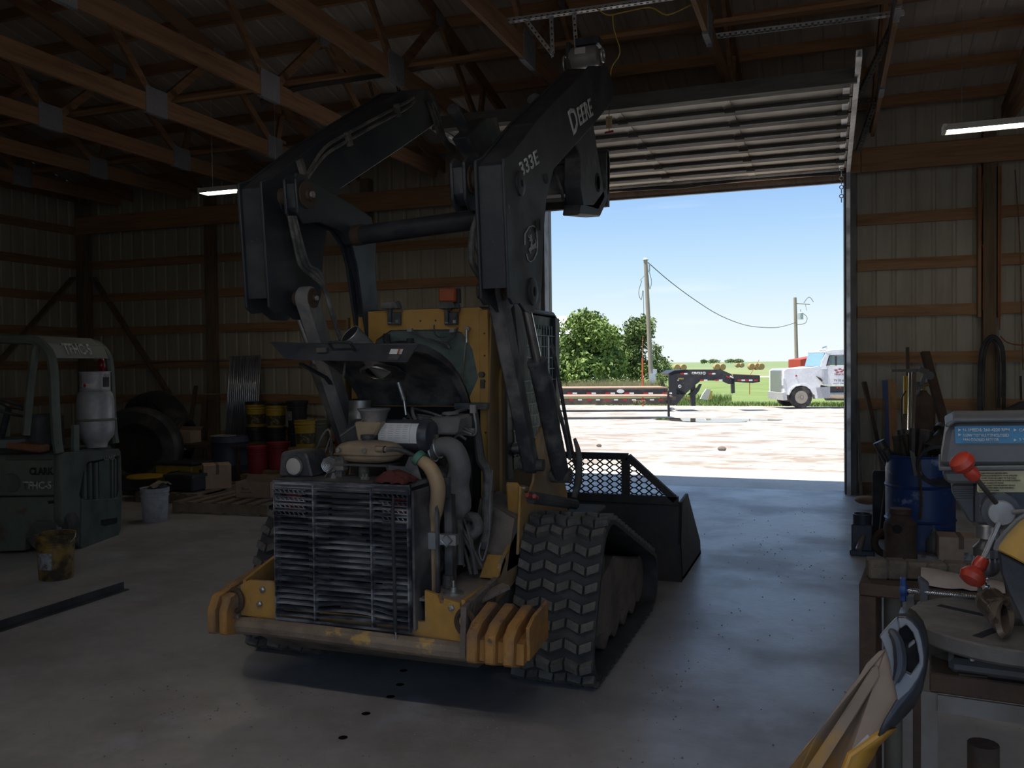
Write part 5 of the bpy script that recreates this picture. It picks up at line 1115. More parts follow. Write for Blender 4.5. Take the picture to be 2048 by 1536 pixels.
# ---- hay bales
hay = mat('hay', (0.42, 0.27, 0.12), 0.95, dirt=(0.30, 0.18, 0.08), dscale=2, bump=0.5, bscale=12)
HB = [(1357, 735), (1370, 735), (1437, 733), (1448, 733), (1478, 733), (1486, 733), (1506, 731), (1517, 731), (1525, 731)]
HL = ['hay bale, first from the left beside the trees', 'hay bale, second from the left beside the trees', 'hay bale, left one of the pair right of the gooseneck top', 'hay bale, right one of the pair right of the gooseneck top', 'small far hay bale, left one of the faint pair', 'small far hay bale, right one of the faint pair', 'hay bale, left one of the right hand three', 'hay bale, middle one of the right hand three', 'hay bale, rightmost in the field']
for (px, py), l_ in zip(HB, HL):
    dpt = 235 if 'far' not in l_ else 330; c = Pd(px, py, dpt); c.z = gz(c.y) + 0.85
    o = MB().lathe(V3((c.x - 0.75, c.y, c.z)), [(0.0, 0), (0.80, 0.0), (0.85, 0.1), (0.85, 1.4), (0.80, 1.5), (0, 1.5)], axis=(0.5, -1, 0), n=24).build('hay_bale', hay); tag(o, 'round tan ' + l_, 'hay bale', 'round hay bales in the field')
# ---- house behind the trees
hs = thing('farm_house', 'pale house with a white roof half hidden behind the trees by the cab', 'house', Pd(1115, 770, 95))
hb = Pd(1112, 770, 95); z0 = gz(hb.y)
MB().box(hb.x - 7, hb.x + 1.0, hb.y, hb.y + 6, z0, z0 + 5.3).build('house_wall', mat('house_siding', (0.45, 0.42, 0.36), 0.8, stretch=(1, 1, 6), dirt=(.3, .27, .22)), hs)
MB().prism([(hb.y - 0.6, z0 + 5.2), (hb.y + 3, z0 + 7.6), (hb.y + 6.6, z0 + 5.2)], 'x', hb.x - 7.5, hb.x + 1.6).build('house_roof', mat('house_roof', (0.75, 0.75, 0.76), 0.5), hs)
# ---- trailers
tbk = mat('trailer_black', (0.015, 0.015, 0.018), 0.4, dirt=(0.08, 0.07, 0.06), dscale=2, damt=0.4)
tdk = mat('deck_planks', (0.33, 0.22, 0.15), 0.9, dirt=(0.2, 0.14, 0.1), dscale=2)
refl_r = mat('reflector_red', (0.45, 0.02, 0.02), 0.4); refl_w = mat('reflector_white', (0.75, 0.75, 0.72), 0.4)
tyre = mat('tyre', (0.025, 0.025, 0.026), 0.8, dirt=(0.14, 0.12, 0.11), dscale=3, damt=0.7, bump=0.2)
ZT = 38.0
def At(px, py, Z=ZT): return Pd(px, py, Z)
g1 = thing('gooseneck_trailer', 'long black gooseneck flatbed trailer parked across the yard', 'trailer', V3((At(1240, 800).x, At(1240, 800).y, gz(At(1240, 800).y))))
# build in a local frame following the picture's left-right direction
RX = V3((_R.x, _R.y, 0)).normalized(); RY = V3((-RX.y, RX.x, 0))
def panel(mb, px_pts, Z, back): 
    P = [At(x, y, Z) for x, y in px_pts]; return mb.slab(P, RY * back)
panel(MB(), [(1090, 778), (1336, 776), (1336, 788), (1090, 790)], ZT, 0.12).build('side_rail', tbk, g1)
panel(MB(), [(1090, 776), (1336, 774.5), (1336, 778), (1090, 780)], ZT, 2.4).build('deck', tdk, g1)
panel(MB(), [(1090, 778), (1336, 776), (1336, 788), (1090, 790)], ZT + 2.3, 0.12).build('side_rail', tbk, g1)
nk = [(1337, 747), (1349, 741), (1375, 739), (1442, 739), (1462, 748), (1469, 757), (1468, 768), (1457, 768), (1442, 761), (1402, 761), (1388, 772), (1372, 787), (1353, 810), (1339, 810)]
for dz_ in (0.0, 2.1): panel(MB(), nk, ZT + dz_, 0.14).build('gooseneck_frame', tbk, g1)
panel(MB(), [(1337, 747), (1349, 741), (1375, 739), (1380, 745), (1350, 748), (1341, 752)], ZT, 2.1).build('neck_box', tbk, g1)
panel(MB(), [(1353, 775), (1372, 787), (1372, 789), (1353, 789)], ZT, 0.12).build('neck_gusset', tbk, g1)
for x0, x1 in ((1383, 1391),): panel(MB(), [(x0, 785), (x1, 785), (x1, 812), (x0, 812)], ZT + .6, 0.25).panel if False else panel(MB(), [(x0, 770), (x1, 770), (x1, 812), (x0, 812)], ZT + .6, 0.25).build('landing_leg', tbk, g1)
panel(MB(), [(1376, 790), (1395, 775), (1400, 768), (1404, 768), (1398, 782), (1390, 792)], ZT + .5, 0.2).build('leg_brace', tbk, g1)
panel(MB(), [(1463, 757), (1469, 757), (1470, 786), (1464, 787)], ZT, 0.2).build('coupler_tube', tbk, g1)
panel(MB(), [(1466, 749), (1520, 751), (1520, 764), (1505, 766), (1470, 764)], ZT + 0.5, 0.1).build('tongue_rail', tbk, g1)
panel(MB(), [(1466, 748), (1518, 750), (1518, 752), (1466, 750)], ZT + 0.5, 1.2).build('tongue_deck', tdk, g1)
for i, x in enumerate((1361, 1417, 1453)):
    for k, m_ in ((0, refl_r), (7, refl_w)):
        y = 746 if i < 2 else 751
        panel(MB(), [(x + k, y), (x + k + 7, y + (3 if i == 2 else -.2)), (x + k + 7, y + 3 + (3 if i == 2 else -.2)), (x + k, y + 3)], ZT - 0.02, 0.015).build('reflector', m_, g1)
for x in (1400, 1430, 1475, 1490, 1508): 
    y = 760 if x < 1450 else 760
    for k, m_ in ((0, refl_r), (8, refl_w)):
        if x + k < 1516: panel(MB(), [(x + k, y - 1), (x + k + 7, y - 1), (x + k + 7, y + 2), (x + k, y + 2)], ZT - 0.02 if x < 1450 else ZT + .48, 0.015).build('reflector', m_, g1)
for x in range(1135, 1330, 38):
    for k, m_ in ((0, refl_r), (10, refl_w)): panel(MB(), [(x + k, 785), (x + k + 9, 785), (x + k + 9, 788), (x + k, 788)], ZT - 0.02, 0.015).build('reflector', m_, g1)
for x, r_ in ((1241, 7.5),):
    P = [At(x + r_ * math.cos(2 * PI * k / 20) * 1.0, 782.5 + 4 * math.sin(2 * PI * k / 20), ZT - 0.02) for k in range(20)]; MB().slab(P, RY * 0.015).build('oval_badge', refl_w, g1)
def tpx(s, x0, x1, ybase, ytop, m_, par, Z, bold=0.02, dy=0): 
    nn = -RY * 0.025
    return tfit(s, 'lettering', At(x0, ybase, Z) + nn, At(x1, ybase + dy, Z) + nn, At(x0, ytop, Z) + nn, m_, par, th=0.01, bold=bold)
tpx('CIRCLE', 1383, 1404, 748.5, 744, refl_w, g1, ZT, 0.03)
P = [At(1408.5 + 3.2 * math.cos(2 * PI * k / 20), 746.3 + 3.0 * math.sin(2 * PI * k / 20), ZT - 0.03) for k in range(20)]; MB().slab(P, RY * 0.015).build('round_badge', refl_w, g1)
tpx('M', 1406.8, 1410.2, 748, 744.8, tbk, g1, ZT - 0.02, 0.02)
P = [At(1359.5 + 3.2 * math.cos(2 * PI * k / 20), 772.5 + 3.2 * math.sin(2 * PI * k / 20), ZT - 0.03) for k in range(20)]; MB().slab(P, RY * 0.015).build('round_badge', refl_w, g1)
tpx('M', 1357.8, 1361.2, 774.2, 771, tbk, g1, ZT - 0.02, 0.02)
gold = mat('gold_decal', (0.45, 0.30, 0.06), 0.5); tpx('GOLD', 1356, 1367, 759, 756, gold, g1, ZT); tpx('X', 1354, 1358, 761.5, 759.5, refl_w, g1, ZT)
tpx('MITSUBISHI'[:0] + 'HITCHED', 1266, 1293, 806, 800, mat('faded_letter', (0.35, 0.30, 0.10), 0.6), None, 30.9) if False else None
for x in (1075, 1100):
    q = At(x, 800, ZT); q.z = gz(q.y) + 0.4; MB().lathe(q + RY * 0.2, [(0.0, 0), (0.2, 0), (0.38, -0.03), (0.4, 0.05), (0.4, 0.22), (0, 0.22)], axis=RY, n=20).build('wheel', tyre, g1)
# front low trailer, nearer
Z2 = 31.0
g2 = thing('flatbed_trailer', 'low flatbed trailer with tan plank deck parked nearer than the black gooseneck trailer', 'trailer', V3((At(1240, 800, Z2).x, At(1240, 800, Z2).y, gz(At(1240, 800, Z2).y))))
rl_m = mat('rail_brown', (0.07, 0.05, 0.04), 0.6, dirt=(0.2, 0.14, 0.1), dscale=2)
panel(MB(), [(1100, 797), (1343, 796), (1343, 808), (1100, 810)], Z2, 0.1).build('side_rail', rl_m, g2)
for k in range(7):
    yb_ = 0.28 * k; P = [At(1100, 793, Z2) + RY * (yb_ + 0.05), At(1346, 792, Z2) + RY * (yb_ + 0.05), At(1346, 792, Z2) + RY * (yb_ + .32), At(1100, 793, Z2) + RY * (yb_ + 0.32)]
    MB().slab(P, (0, 0, -0.05)).build('deck_plank', tdk, g2)
panel(MB(), [(1335, 781), (1339, 781), (1340, 833), (1336, 833)], Z2 - 0.1, 0.1).build('jack', tbk, g2)
panel(MB(), [(1332, 795), (1352, 794), (1352, 800), (1332, 801)], Z2 - 0.05, 0.1).build('tongue', rl_m, g2)
q = At(1343, 818, Z2); MB().cbox(q, (0.12, 0.12, 0.1)).cyl(q, q + RX * 0.12, 0.02, n=8).build('jack_crank', galv, g2)
for i, x in enumerate(range(1120, 1330, 18)):
    panel(MB(), [(x, 798.5), (x + 8, 798.5), (x + 8, 801), (x, 801)], Z2 - 0.02, 0.015).build('reflector', refl_r if i % 2 else refl_w, g2)
tpx('HITCHDOC'[:5] + 'ED', 1266, 1292, 807, 801, mat('faded_letter', (0.30, 0.25, 0.10), 0.6), g2, Z2)
for x in (1070, 1095):
    q = At(x, 800, Z2); q.z = gz(q.y) + 0.32; MB().lathe(q + RY * 0.3, [(0.0, 0), (0.2, 0), (0.3, -0.03), (0.32, 0.05), (0.32, 0.22), (0, 0.22)], axis=RY, n=20).build('wheel', tyre, g2)
# debris on the lawn
q = Pd(1410, 800, 47); q.z = gz(q.y); db = thing('sheet_debris', 'crumpled white sheet leaning against a yellow frame on the lawn', 'debris', q)
MB().slab([Pd(1401, 798, 47), Pd(1416, 800, 47), Pd(1422, 779, 47), Pd(1413, 778, 47), Pd(1406, 788, 47)], RY * 0.2).build('white_sheet', mat('white_sheet', (0.6, 0.55, 0.48), 0.8), db)
MB().slab([Pd(1414, 800, 47.4), Pd(1424, 798, 47.4), Pd(1425, 782, 47.4), Pd(1421, 782, 47.4)], RY * 0.2).build('yellow_frame', mat('frame_yellow', (0.5, 0.36, 0.08), 0.7), db)
o = MB(); q = Pd(1375, 796, 46); 
for k in range(4): o.beam(Pd(1362 + 4 * k, 792 + k, 47), Pd(1380 + 2 * k, 799, 47), 0.06, 0.06)
tag(o.build('yellow_pole_bundle', mat('pole_yellow', (0.5, 0.3, 0.1), 0.7)), 'small bundle of yellow poles lying under the gooseneck', 'poles')
# ---- red grain box behind the truck
rb = Pd(1625, 740, 55); rt = thing('red_grain_trailer', 'red slant topped grain box trailer behind the white truck', 'trailer', V3((rb.x, rb.y, gz(rb.y))))
P = [Pd(1601, 753, 55), Pd(1660, 753, 55), Pd(1660, 709, 55), Pd(1645, 711, 55), Pd(1601, 719, 55)]
MB().slab(P, RY * 2.4).build('box_side', mat('grain_red', (0.42, 0.05, 0.025), 0.5, stretch=(4, 4, 0.5), dirt=(0.3, 0.04, 0.02)), rt)
for i in range(9): 
    x = 1606 + 6 * i; MB().slab([Pd(x, 752, 54.97), Pd(x + 1, 752, 54.97), Pd(x + 1, 720 - i * 1.1, 54.97), Pd(x, 720 - i * 1.1, 54.97)], -RY * 0.05).build('side_rib', D.materials['grain_red'], rt)
for x in (1615, 1640):
    q = Pd(x, 760, 55.4); q.z = gz(q.y) + 0.5; MB().lathe(q, [(0, 0), (0.5, 0), (0.5, 0.3), (0, 0.3)], axis=RY, n=18).build('wheel', tyre, rt)
MB().slab([Pd(1603, 753, 55.2), Pd(1660, 753, 55.2), Pd(1660, 757, 55.2), Pd(1603, 757, 55.2)], RY * 0.2).build('chassis', tbk, rt)
# ---- white semi truck
ZK = 40.5; base = Pd(1640, 816, ZK); wheelz = 817
tr = thing('semi_truck', 'white conventional semi truck cab parked at the right of the doorway view', 'truck', V3((base.x, base.y, gz(base.y))))
tw = mat('truck_white', (0.78, 0.78, 0.78), 0.3, dirt=(0.55, 0.53, 0.5), dscale=1.2, damt=0.4)
def T(px, py, d=0.0): return Pd(px, py, ZK) + RY * d
def tp(name, pts, d0, th, m_, par=None, **kw): return MB().slab([T(x, y, d0) for x, y in pts], RY * th).build(name, m_, par or tr, **kw)
# hood with wheel arch
arch = [(1582 + 19 * 0 + 0, 0)]
hood = [(1568, 742), (1574, 738), (1600, 737), (1622, 735), (1638, 733), (1641, 734), (1641, 770), (1640, 795), (1631, 798), (1629, 790), (1623, 778), (1613, 771), (1602, 769), (1590, 771), (1580, 778), (1575, 788), (1573, 790), (1569, 788)]
tp('hood_side', hood, 0.0, 0.35, tw); tp('hood_side', hood, 2.0, 0.35, tw)
tp('hood_top', [(1569, 744), (1574, 739), (1600, 737.5), (1640, 734), (1640, 755), (1569, 765)], 0.35, 1.65, tw)
tp('fender_lip', [(1575, 790), (1580, 778), (1590, 771), (1602, 768), (1613, 770), (1623, 777), (1629, 789), (1626, 789), (1620, 779), (1612, 773), (1602, 771), (1591, 773), (1583, 780), (1578, 790)], -0.06, 0.4, tw)
tp('grille', [(1566, 742), (1572, 740), (1572, 788), (1566, 786)], 0.3, 1.7, mat('grille_chrome', (0.5, 0.5, 0.52), 0.3, 0.9))
tp('bumper', [(1564, 786), (1572, 784), (1574, 800), (1566, 801)], -0.05, 2.4, mat('bumper_white', (0.5, 0.5, 0.5), 0.4, 0.3))
tp('headlight', [(1566.5, 757), (1569.5, 757), (1569.5, 771), (1566.5, 771)], -0.02, 0.3, mat('head_glass', (0.6, 0.62, 0.65), 0.2))
cabp = [(1641, 734), (1650, 703), (1665, 700), (1700, 699), (1760, 696), (1760, 772), (1652, 772), (1641, 770)]
wdw = [(1660, 711), (1690, 710), (1690, 731), (1654, 731)]
tp('cab_side', [(1641, 734), (1654, 731), (1660, 711), (1664, 706), (1652, 706), (1646, 718)], 0.0, 0.05, tw)
tp('cab_side', [(1650, 703), (1665, 700), (1700, 699), (1760, 696), (1760, 711), (1690, 710), (1660, 711), (1652, 707)], 0.0, 2.4, tw)
tp('cab_side', [(1641, 734), (1654, 731), (1690, 731), (1690, 711), (1760, 711), (1760, 772), (1652, 772), (1641, 770)], 0.0, 0.05, tw)
tp('cab_side', [(1641, 734), (1760, 732), (1760, 772), (1652, 772), (1641, 770)], 2.35, 0.05, tw)
tp('door_window', [(1661, 712), (1689, 711.5), (1689, 730), (1656, 730)], 0.06, 0.02, mat('truck_glass', (0.16, 0.22, 0.22), 0.15))
tp('window_trim', [(1658, 710.5), (1690, 709.5), (1690, 711), (1661, 712)], -0.01, 0.03, tbk); tp('window_trim', [(1658, 711), (1660, 712), (1654, 732), (1652, 732)], -0.01, 0.03, tbk)
tp('windshield', [(1645.5, 721), (1651, 705), (1653, 705), (1648, 732), (1642.5, 733)], 0.1, 2.2, mat('windshield', (0.20, 0.33, 0.42), 0.1))
tp('cab_floor', [(1641, 755), (1760, 755), (1760, 772), (1652, 772)], 0.05, 2.3, tbk)
tp('mirror', [(1666, 712), (1669, 712), (1669, 731), (1666, 731)], -0.3, 0.06, tbk); tp('mirror', [(1639, 720), (1641, 720), (1641, 728), (1639, 728)], -0.25, 0.06, tw)
tp('roof_lights', [(1658, 700), (1665, 697.5), (1690, 698), (1690, 701)], 0.6, 1.0, tw); tp('beacon', [(1665, 698), (1672, 697), (1672, 700), (1665, 700)], 0.9, 0.2, mat('beacon_amber', (0.5, 0.35, 0.06), 0.4))
MB().cyl(T(1661, 696, 1.0), T(1669, 694, 1.0), 0.07, n=8).build('air_horn', chrome, tr)
tp('air_cleaner_box', [(1644, 738), (1652, 737), (1652, 768), (1646, 768), (1643, 764)], -0.25, 0.25, mat('cleaner_alu', (0.45, 0.46, 0.48), 0.4, 0.6))
tp('mirror_arm', [(1631, 752), (1640, 756), (1645, 762), (1643, 764), (1638, 759)], -0.1, 0.06, tbk)
tp('step_box', [(1632, 775), (1660, 773), (1660, 796), (1636, 797)], -0.02, 0.4, mat('step_grey', (0.38, 0.38, 0.40), 0.5))
MB().cyl(T(1656, 790, 0.3), T(1740, 790, 0.3), 0.27, n=24).build('fuel_tank', mat('tank_alu', (0.45, 0.40, 0.34), 0.3, 0.9), tr)
tp('frame_rail', [(1600, 785), (1760, 785), (1760, 792), (1600, 792)], 0.8, 0.8, tbk)
tp('chassis_skirt', [(1650, 773), (1700, 773), (1700, 782), (1650, 784)], 0.0, 0.2, tbk)
for x in (1673, 1679): tp('red_marker', [(x, 774), (x + 3, 774), (x + 3, 776.5), (x, 776.5)], -0.02, 0.03, refl_r)
tp('marker', [(1591, 750), (1594, 750), (1594, 753), (1591, 753)], -0.02, 0.03, refl_r)
mr_ = mat('maroon_letter', (0.30, 0.05, 0.06), 0.5)
P = [T(1667 + 0, 741, -0.01), T(1700, 739, -0.01), T(1700, 748, -0.01), T(1680, 746, -0.01)]
mb = MB()
for i, (x, y) in enumerate(((1667, 740), (1675, 738), (1682, 740), (1670, 744), (1678, 743))): mb.slab([T(x, y, -0.01), T(x + 6, y - 1.5, -0.01), T(x + 9, y + 1, -0.01), T(x + 4, y + 2, -0.01)], -RY * 0.01)
mb.build('door_emblem', mr_, tr)
def tt_(s, x0, x1, yb_, yt, m_): tfit(s, 'lettering', T(x0, yb_, -0.015), T(x1, yb_, -0.015), T(x0, yt, -0.015), m_, tr, th=0.008)
tt_('TRUCKING', 1668, 1698, 750.5, 747, mr_); tt_('1-800-555', 1668, 1692, 755, 753, tbk) if False else None
tt_('TV 32 68', 1667, 1690, 763, 759, tbk); tt_('DOT 24684', 1667, 1692, 768, 766, tbk)
def wheel(cpx, cpy, d, r, name='wheel'):
    c = T(cpx, cpy, d); w = MB().lathe(c + RY * 0.0, [(r * 0.58, 0.02), (r * 0.62, -0.01), (r * 0.96, -0.015), (r, 0.03), (r, 0.25), (r * .9, 0.28), (0, 0.28)], axis=RY, n=36).build(name, tyre, tr)
    rm = MB().lathe(c, [(0, 0.05), (r * 0.18, 0.03), (r * 0.22, -0.02), (r * 0.30, -0.02), (r * 0.34, 0.05), (r * 0.50, 0.08), (r * 0.56, 0.0), (r * 0.6, 0.0)], axis=RY, n=36).build('rim', mat('rim_tan', (0.42, 0.36, 0.28), 0.6), w)
    for k in range(10):
        a = 2 * PI * k / 10; q = c + RX * (math.cos(a) * r * .44) + V3((0, 0, math.sin(a) * r * .44)) + RY * 0.045
        MB().lathe(q, [(0, 0), (r * .055, 0.0), (r * .055, 0.02), (0, .02)], axis=RY, n=8).build('hand_hole', void, w)
    MB().lathe(c - RY * 0.02, [(0, -.02), (r * .12, -.02), (r * .14, 0.03)], axis=RY, n=14).build('hub', steel, w)
wheel(1603, 794.5, 0.02, 0.515); wheel(1603, 794.5, 2.0, 0.515)
# puddle and small stones on the yard
pud = MB(); rnd = random.Random(4); c = Pz(1425, 838, -0.28); vs = [(c.x, c.y, gz(c.y) + 0.015)]
for k in range(28):
    a = 2 * PI * k / 28; r = 1 + 0.25 * math.sin(3 * a) + rnd.uniform(-.1, .1); x = c.x + 2.1 * r * math.cos(a); y = c.y + 1.3 * r * math.sin(a); vs.append((x, y, gz(y) + 0.015))
o = pud.add(vs, [(0, 1 + k, 1 + (k + 1) % 28) for k in range(28)]).build('puddle', mat('puddle_water', (0.10, 0.08, 0.06), 0.03, var=0), fix=False); tag(o, 'shallow puddle on the gravel yard in front of the trailers', 'puddle')
for px, py, r_, l_ in ((1444, 897, 0.09, 'brown clod of dirt on the bright yard, the largest'), (1198, 889, 0.06, 'small clod of dirt on the yard near the loader')):
    q = Pz(px, py, -0.05); q.z = gz(q.y) + r_ * .4; o = MB().ell(q, r_, r_ * .8, r_ * .6, 8, 6).build('dirt_clod', muddy); tag(o, l_, 'clod')
# ================================================================== LEFT SIDE: FORKLIFT AND CLUTTER
olive = mat('forklift_olive', (0.105, 0.125, 0.095), 0.55, dirt=(0.07, 0.075, 0.06), dscale=3, damt=0.6, dirt2=(0.10, 0.055, 0.035), d2scale=5, d2lo=0.60, d2hi=0.68)
olive_d = mat('counterweight_olive', (0.085, 0.095, 0.075), 0.7, dirt=(0.05, 0.05, 0.045), dscale=4, damt=0.6, bump=0.25, bscale=40)
ft = thing('forklift', 'old olive green forklift with rounded overhead guard parked at the left', 'forklift', (-6.9, 6.2, 0))

FA = math.radians(15.5)
e_r = V3((-math.sin(FA), math.cos(FA), 0)); n_r = V3((math.cos(FA), math.sin(FA), 0)); n_s = V3((math.sin(FA), -math.cos(FA), 0))
C0 = V3((-6.56, 6.03, 0)); UP = V3((0, 0, 1))
def plane_hit(px, py, n_, d):
    r = ray(px, py); return EYEP + r * (((C0 - EYEP).dot(n_) - d) / r.dot(n_))
def SP(px, py, d=0.0): return plane_hit(px, py, n_s, d)
def RP(px, py, d=0.0): return plane_hit(px, py, n_r, d)
def sslab(mb, pts, d0, d1): return mb.slab([SP(x, y) - n_s * d0 for x, y in pts], -n_s * (d1 - d0))
def rslab(mb, pts, d0, d1): return mb.slab([RP(x, y) - n_r * d0 for x, y in pts], -n_r * (d1 - d0))
def loc(a, b, z): return C0 - n_r * a + e_r * b + UP * z          # a forward from the rear face, b across, z up
WD = 1.0
def lbox(mb, a0, a1, b0, b1, z0, z1): return mb.hexa([loc(a, b, z0) for a, b in ((a0, b0), (a1, b0), (a1, b1), (a0, b1))] + [loc(a, b, z1) for a, b in ((a0, b0), (a1, b0), (a1, b1), (a0, b1))])
# counterweight face with its slotted opening
mb = MB()
rslab(mb, [(121, 912), (130, 905), (205, 899), (240, 897), (243, 905), (240, 913), (178, 925), (170, 935), (160, 990), (162, 995), (160, 1095), (140, 1068), (128, 1052), (121, 1040)], 0, 0.07)
rslab(mb, [(162, 995), (172, 1000), (236, 995), (240, 980), (239, 920), (240, 913), (243, 905), (245, 990), (243, 1060), (232, 1085), (205, 1097), (168, 1103), (160, 1095)], 0, 0.07)
mb.build('counterweight', olive_d, ft, bevel=0.012)
zt_, zb_ = RP(180, 900).z, RP(180, 1075).z
lbox(lbox(lbox(MB(), 0.07, 0.55, 0.0, WD, 0.86, zt_), 0.07, 0.5, 0.02, WD - .02, zb_ + .06, 0.5), 0.07, 0.5, WD - 0.05, WD, 0.4, 0.9).build('counterweight_body', olive_d, ft, bevel=0.02)
for x in (170, 181, 193): rslab(MB(), [(x, 926), (x + 5, 925), (x + 6, 999), (x + 1, 999)], 0.01, 0.05).build('grille_bar', olive_d, ft)
rslab(MB(), [(202, 923), (223, 918), (224, 997), (203, 999)], 0.02, 0.06).build('grille_bar', olive_d, ft)
for x in (226, 232): rslab(MB(), [(x, 918), (x + 3, 917), (x + 3, 996), (x, 996)], 0.01, 0.05).build('grille_bar', olive_d, ft)
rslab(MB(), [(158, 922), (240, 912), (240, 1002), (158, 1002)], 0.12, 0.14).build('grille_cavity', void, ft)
rslab(MB(), [(202, 1040), (234, 1035), (234, 1046), (210, 1052), (202, 1050)], -0.004, 0.02).build('tow_slot', void, ft)
# body side and chassis, with wheel arch
sslab(MB(), [(-130, 912), (119, 912), (119, 992), (-130, 995)], 0.01, 0.06).build('body_side', olive, ft, bevel=0.015)
lbox(lbox(MB(), 0.45, 2.2, 0.03, 0.97, 0.88, 0.915), 0.45, 2.2, 0.9, 0.96, 0.3, 0.9).build('deck', olive, ft, bevel=0.01)
sslab(MB(), [(-130, 997), (119, 994), (121, 1046), (105, 1045), (92, 1042), (72, 1043), (58, 1052), (50, 1070), (48, 1102), (-130, 1110)], 0.015, 0.10).build('chassis_side', olive, ft, bevel=0.008)
sslab(MB(), [(94, 1002), (107, 1001), (107, 1007), (96, 1008)], 0.005, 0.02).build('slot', void, ft)
MB().lathe(SP(22, 966), [(0.09, -0.01), (0.085, 0.0), (0.07, -0.008), (0, -0.008)], axis=n_s, n=24).build('round_cover', olive_d, ft)
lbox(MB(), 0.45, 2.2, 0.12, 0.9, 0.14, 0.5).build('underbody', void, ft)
def fwheel(c, r, w, name='wheel'):
    q = MB().lathe(c, [(0, 0.03), (r * .45, 0.02), (r * .6, 0.0), (r * .93, 0), (r, 0.04), (r, w - .04), (r * .93, w), (0, w)], axis=-n_s, n=32).build(name, tyre, ft)
    MB().lathe(c + n_s * 0.005, [(0, 0.0), (r * .2, 0.0), (r * .25, 0.02), (r * .5, 0.03), (r * .58, 0.0), (r * .62, 0.006)], axis=-n_s, n=24).build('rim', mat('rim_grey', (0.22, 0.21, 0.20), 0.7) if 'rim_grey' not in D.materials else D.materials['rim_grey'], q)
wc = SP(95, 1085, 0.03); wc.z = 0.225
fwheel(wc, 0.225, 0.18); fwheel(wc + e_r * 0.6 - n_r * 0.35, 0.225, 0.18); fwheel(wc - n_r * 1.35, 0.26, 0.2)
# overhead guard
gp = [(118, 906), (114, 880), (110, 820), (106, 735), (98, 706), (85, 690), (68, 681), (40, 679), (-60, 676)]
G0 = [SP(x, y, 0.05) for x, y in gp]
MB().tube(G0, 0.045, 8, sm=3).build('guard_tube', olive, ft)
MB().tube([SP(52, 870, 0.05), SP(60, 780, 0.05), SP(70, 700, 0.05), SP(74, 690, 0.05)], 0.038, 8).build('guard_tube', olive, ft)
MB().tube([p + e_r * 0.97 for p in G0], 0.042, 8, sm=3).build('guard_tube', olive, ft)
gg = mat('guard_grey', (0.145, 0.145, 0.13), 0.6, dirt=(0.09, 0.09, 0.08), dscale=4, damt=0.5)
k0, k1, k2 = SP(106, 716, 0.06), SP(94, 693, 0.06) + UP * .02, SP(66, 676, 0.06) + UP * .01
MB().slab([k2, k2 + e_r * .95, k2 + e_r * .95 - n_r * 1.6, k2 - n_r * 1.6], UP * .012).build('guard_roof', gg, ft)
MB().slab([k0, k0 + e_r * .95, k1 + e_r * .95, k1], n_r * .012).slab([k1, k1 + e_r * .95, k2 + e_r * .95, k2], UP * .012).build('guard_back_panel', gg, ft)
st_w = mat('stencil_white', (0.42, 0.42, 0.36), 0.7, dirt=(0.14, 0.15, 0.12), dscale=30, damt=0.6); st_k = mat('stencil_black', (0.012, 0.012, 0.012), 0.7)
def FT(s, x0, x1, yb, yt, m_): tfit(s, 'lettering', SP(x0, yb), SP(x1, yb - .5), SP(x0, yt), m_, ft, th=0.003, bold=0.035)
FT('TFHC-5', 45, 103, 979, 963, st_w); FT('~', 106, 116, 972, 968, st_w); FT('CLARK', 59, 107, 950, 935, st_k)
tfit('CLARK', 'lettering', RP(207, 921), RP(231, 919), RP(207, 911), mat('stencil_pale', (0.2, 0.2, 0.17), 0.7), ft, th=0.003, bold=0.03)
v_ = (k1 - k0); b_ = k0 + n_r * .014 + e_r * .20 + v_ * .25
tfit('TFHC-5', 'lettering', b_, b_ + e_r * .46, b_ + v_ * .9, st_w, ft, th=0.003, bold=0.03)
# seat, steering wheel, levers, dash
def cb_(c, sz, m_, nm, bev=0.0, tilt=0.0): return MB().cbox(c, sz, Matrix.Rotation(FA, 3, 'Z') @ Matrix.Rotation(tilt, 3, 'Y')).build(nm, m_, ft, bevel=bev)
cb_(SP(40, 898, 0.45), (0.5, 0.5, 0.10), rubber, 'seat', 0.03); cb_(SP(92, 862, 0.45), (0.10, 0.5, 0.34), rubber, 'seat_back', 0.03)
cb_(SP(56, 893, 0.12), (0.34, 0.16, 0.07), mat('cushion_orange', (0.22, 0.09, 0.04), 0.8, dirt=(0.1, 0.05, 0.03), dscale=6), 'seat_cushion', 0.015, 0.12)
cb_(SP(32, 885, 0.2), (0.22, 0.3, 0.08), mat('box_teal', (0.12, 0.15, 0.14), 0.6), 'battery_box', 0.005)
swc = SP(18, 815, 0.42); sax = (UP * 1.0 + n_r * -0.0 + n_r * 0.45).normalized()
MB().torus(swc, 0.20, 0.016, axis=sax, n=36).build('steering_wheel', rubber, ft)
for k in range(3):
    u = sax.cross(e_r).normalized(); v = sax.cross(u); a = 2 * PI * k / 3; MB().cyl(swc, swc + (u * math.cos(a) + v * math.sin(a)) * 0.19, 0.010, n=6).build('wheel_spoke', rubber, ft)
MB().cyl(swc, swc - n_r * 0.12 - UP * 0.4, 0.03, n=10).build('steering_column', rubber, ft)
cb_(swc - n_r * 0.32 - UP * 0.15, (0.2, 0.7, 0.35), olive_d, 'dashboard', 0.02)
for k in range(3):
    p = swc - n_r * 0.05 - e_r * (0.25 + 0.05 * k); MB().cyl(p - UP * .35, p + n_r * .07, 0.008, n=6).ell(p + n_r * .07, 0.02, 0.02, 0.02, 8, 6).build('lever', rubber, ft)
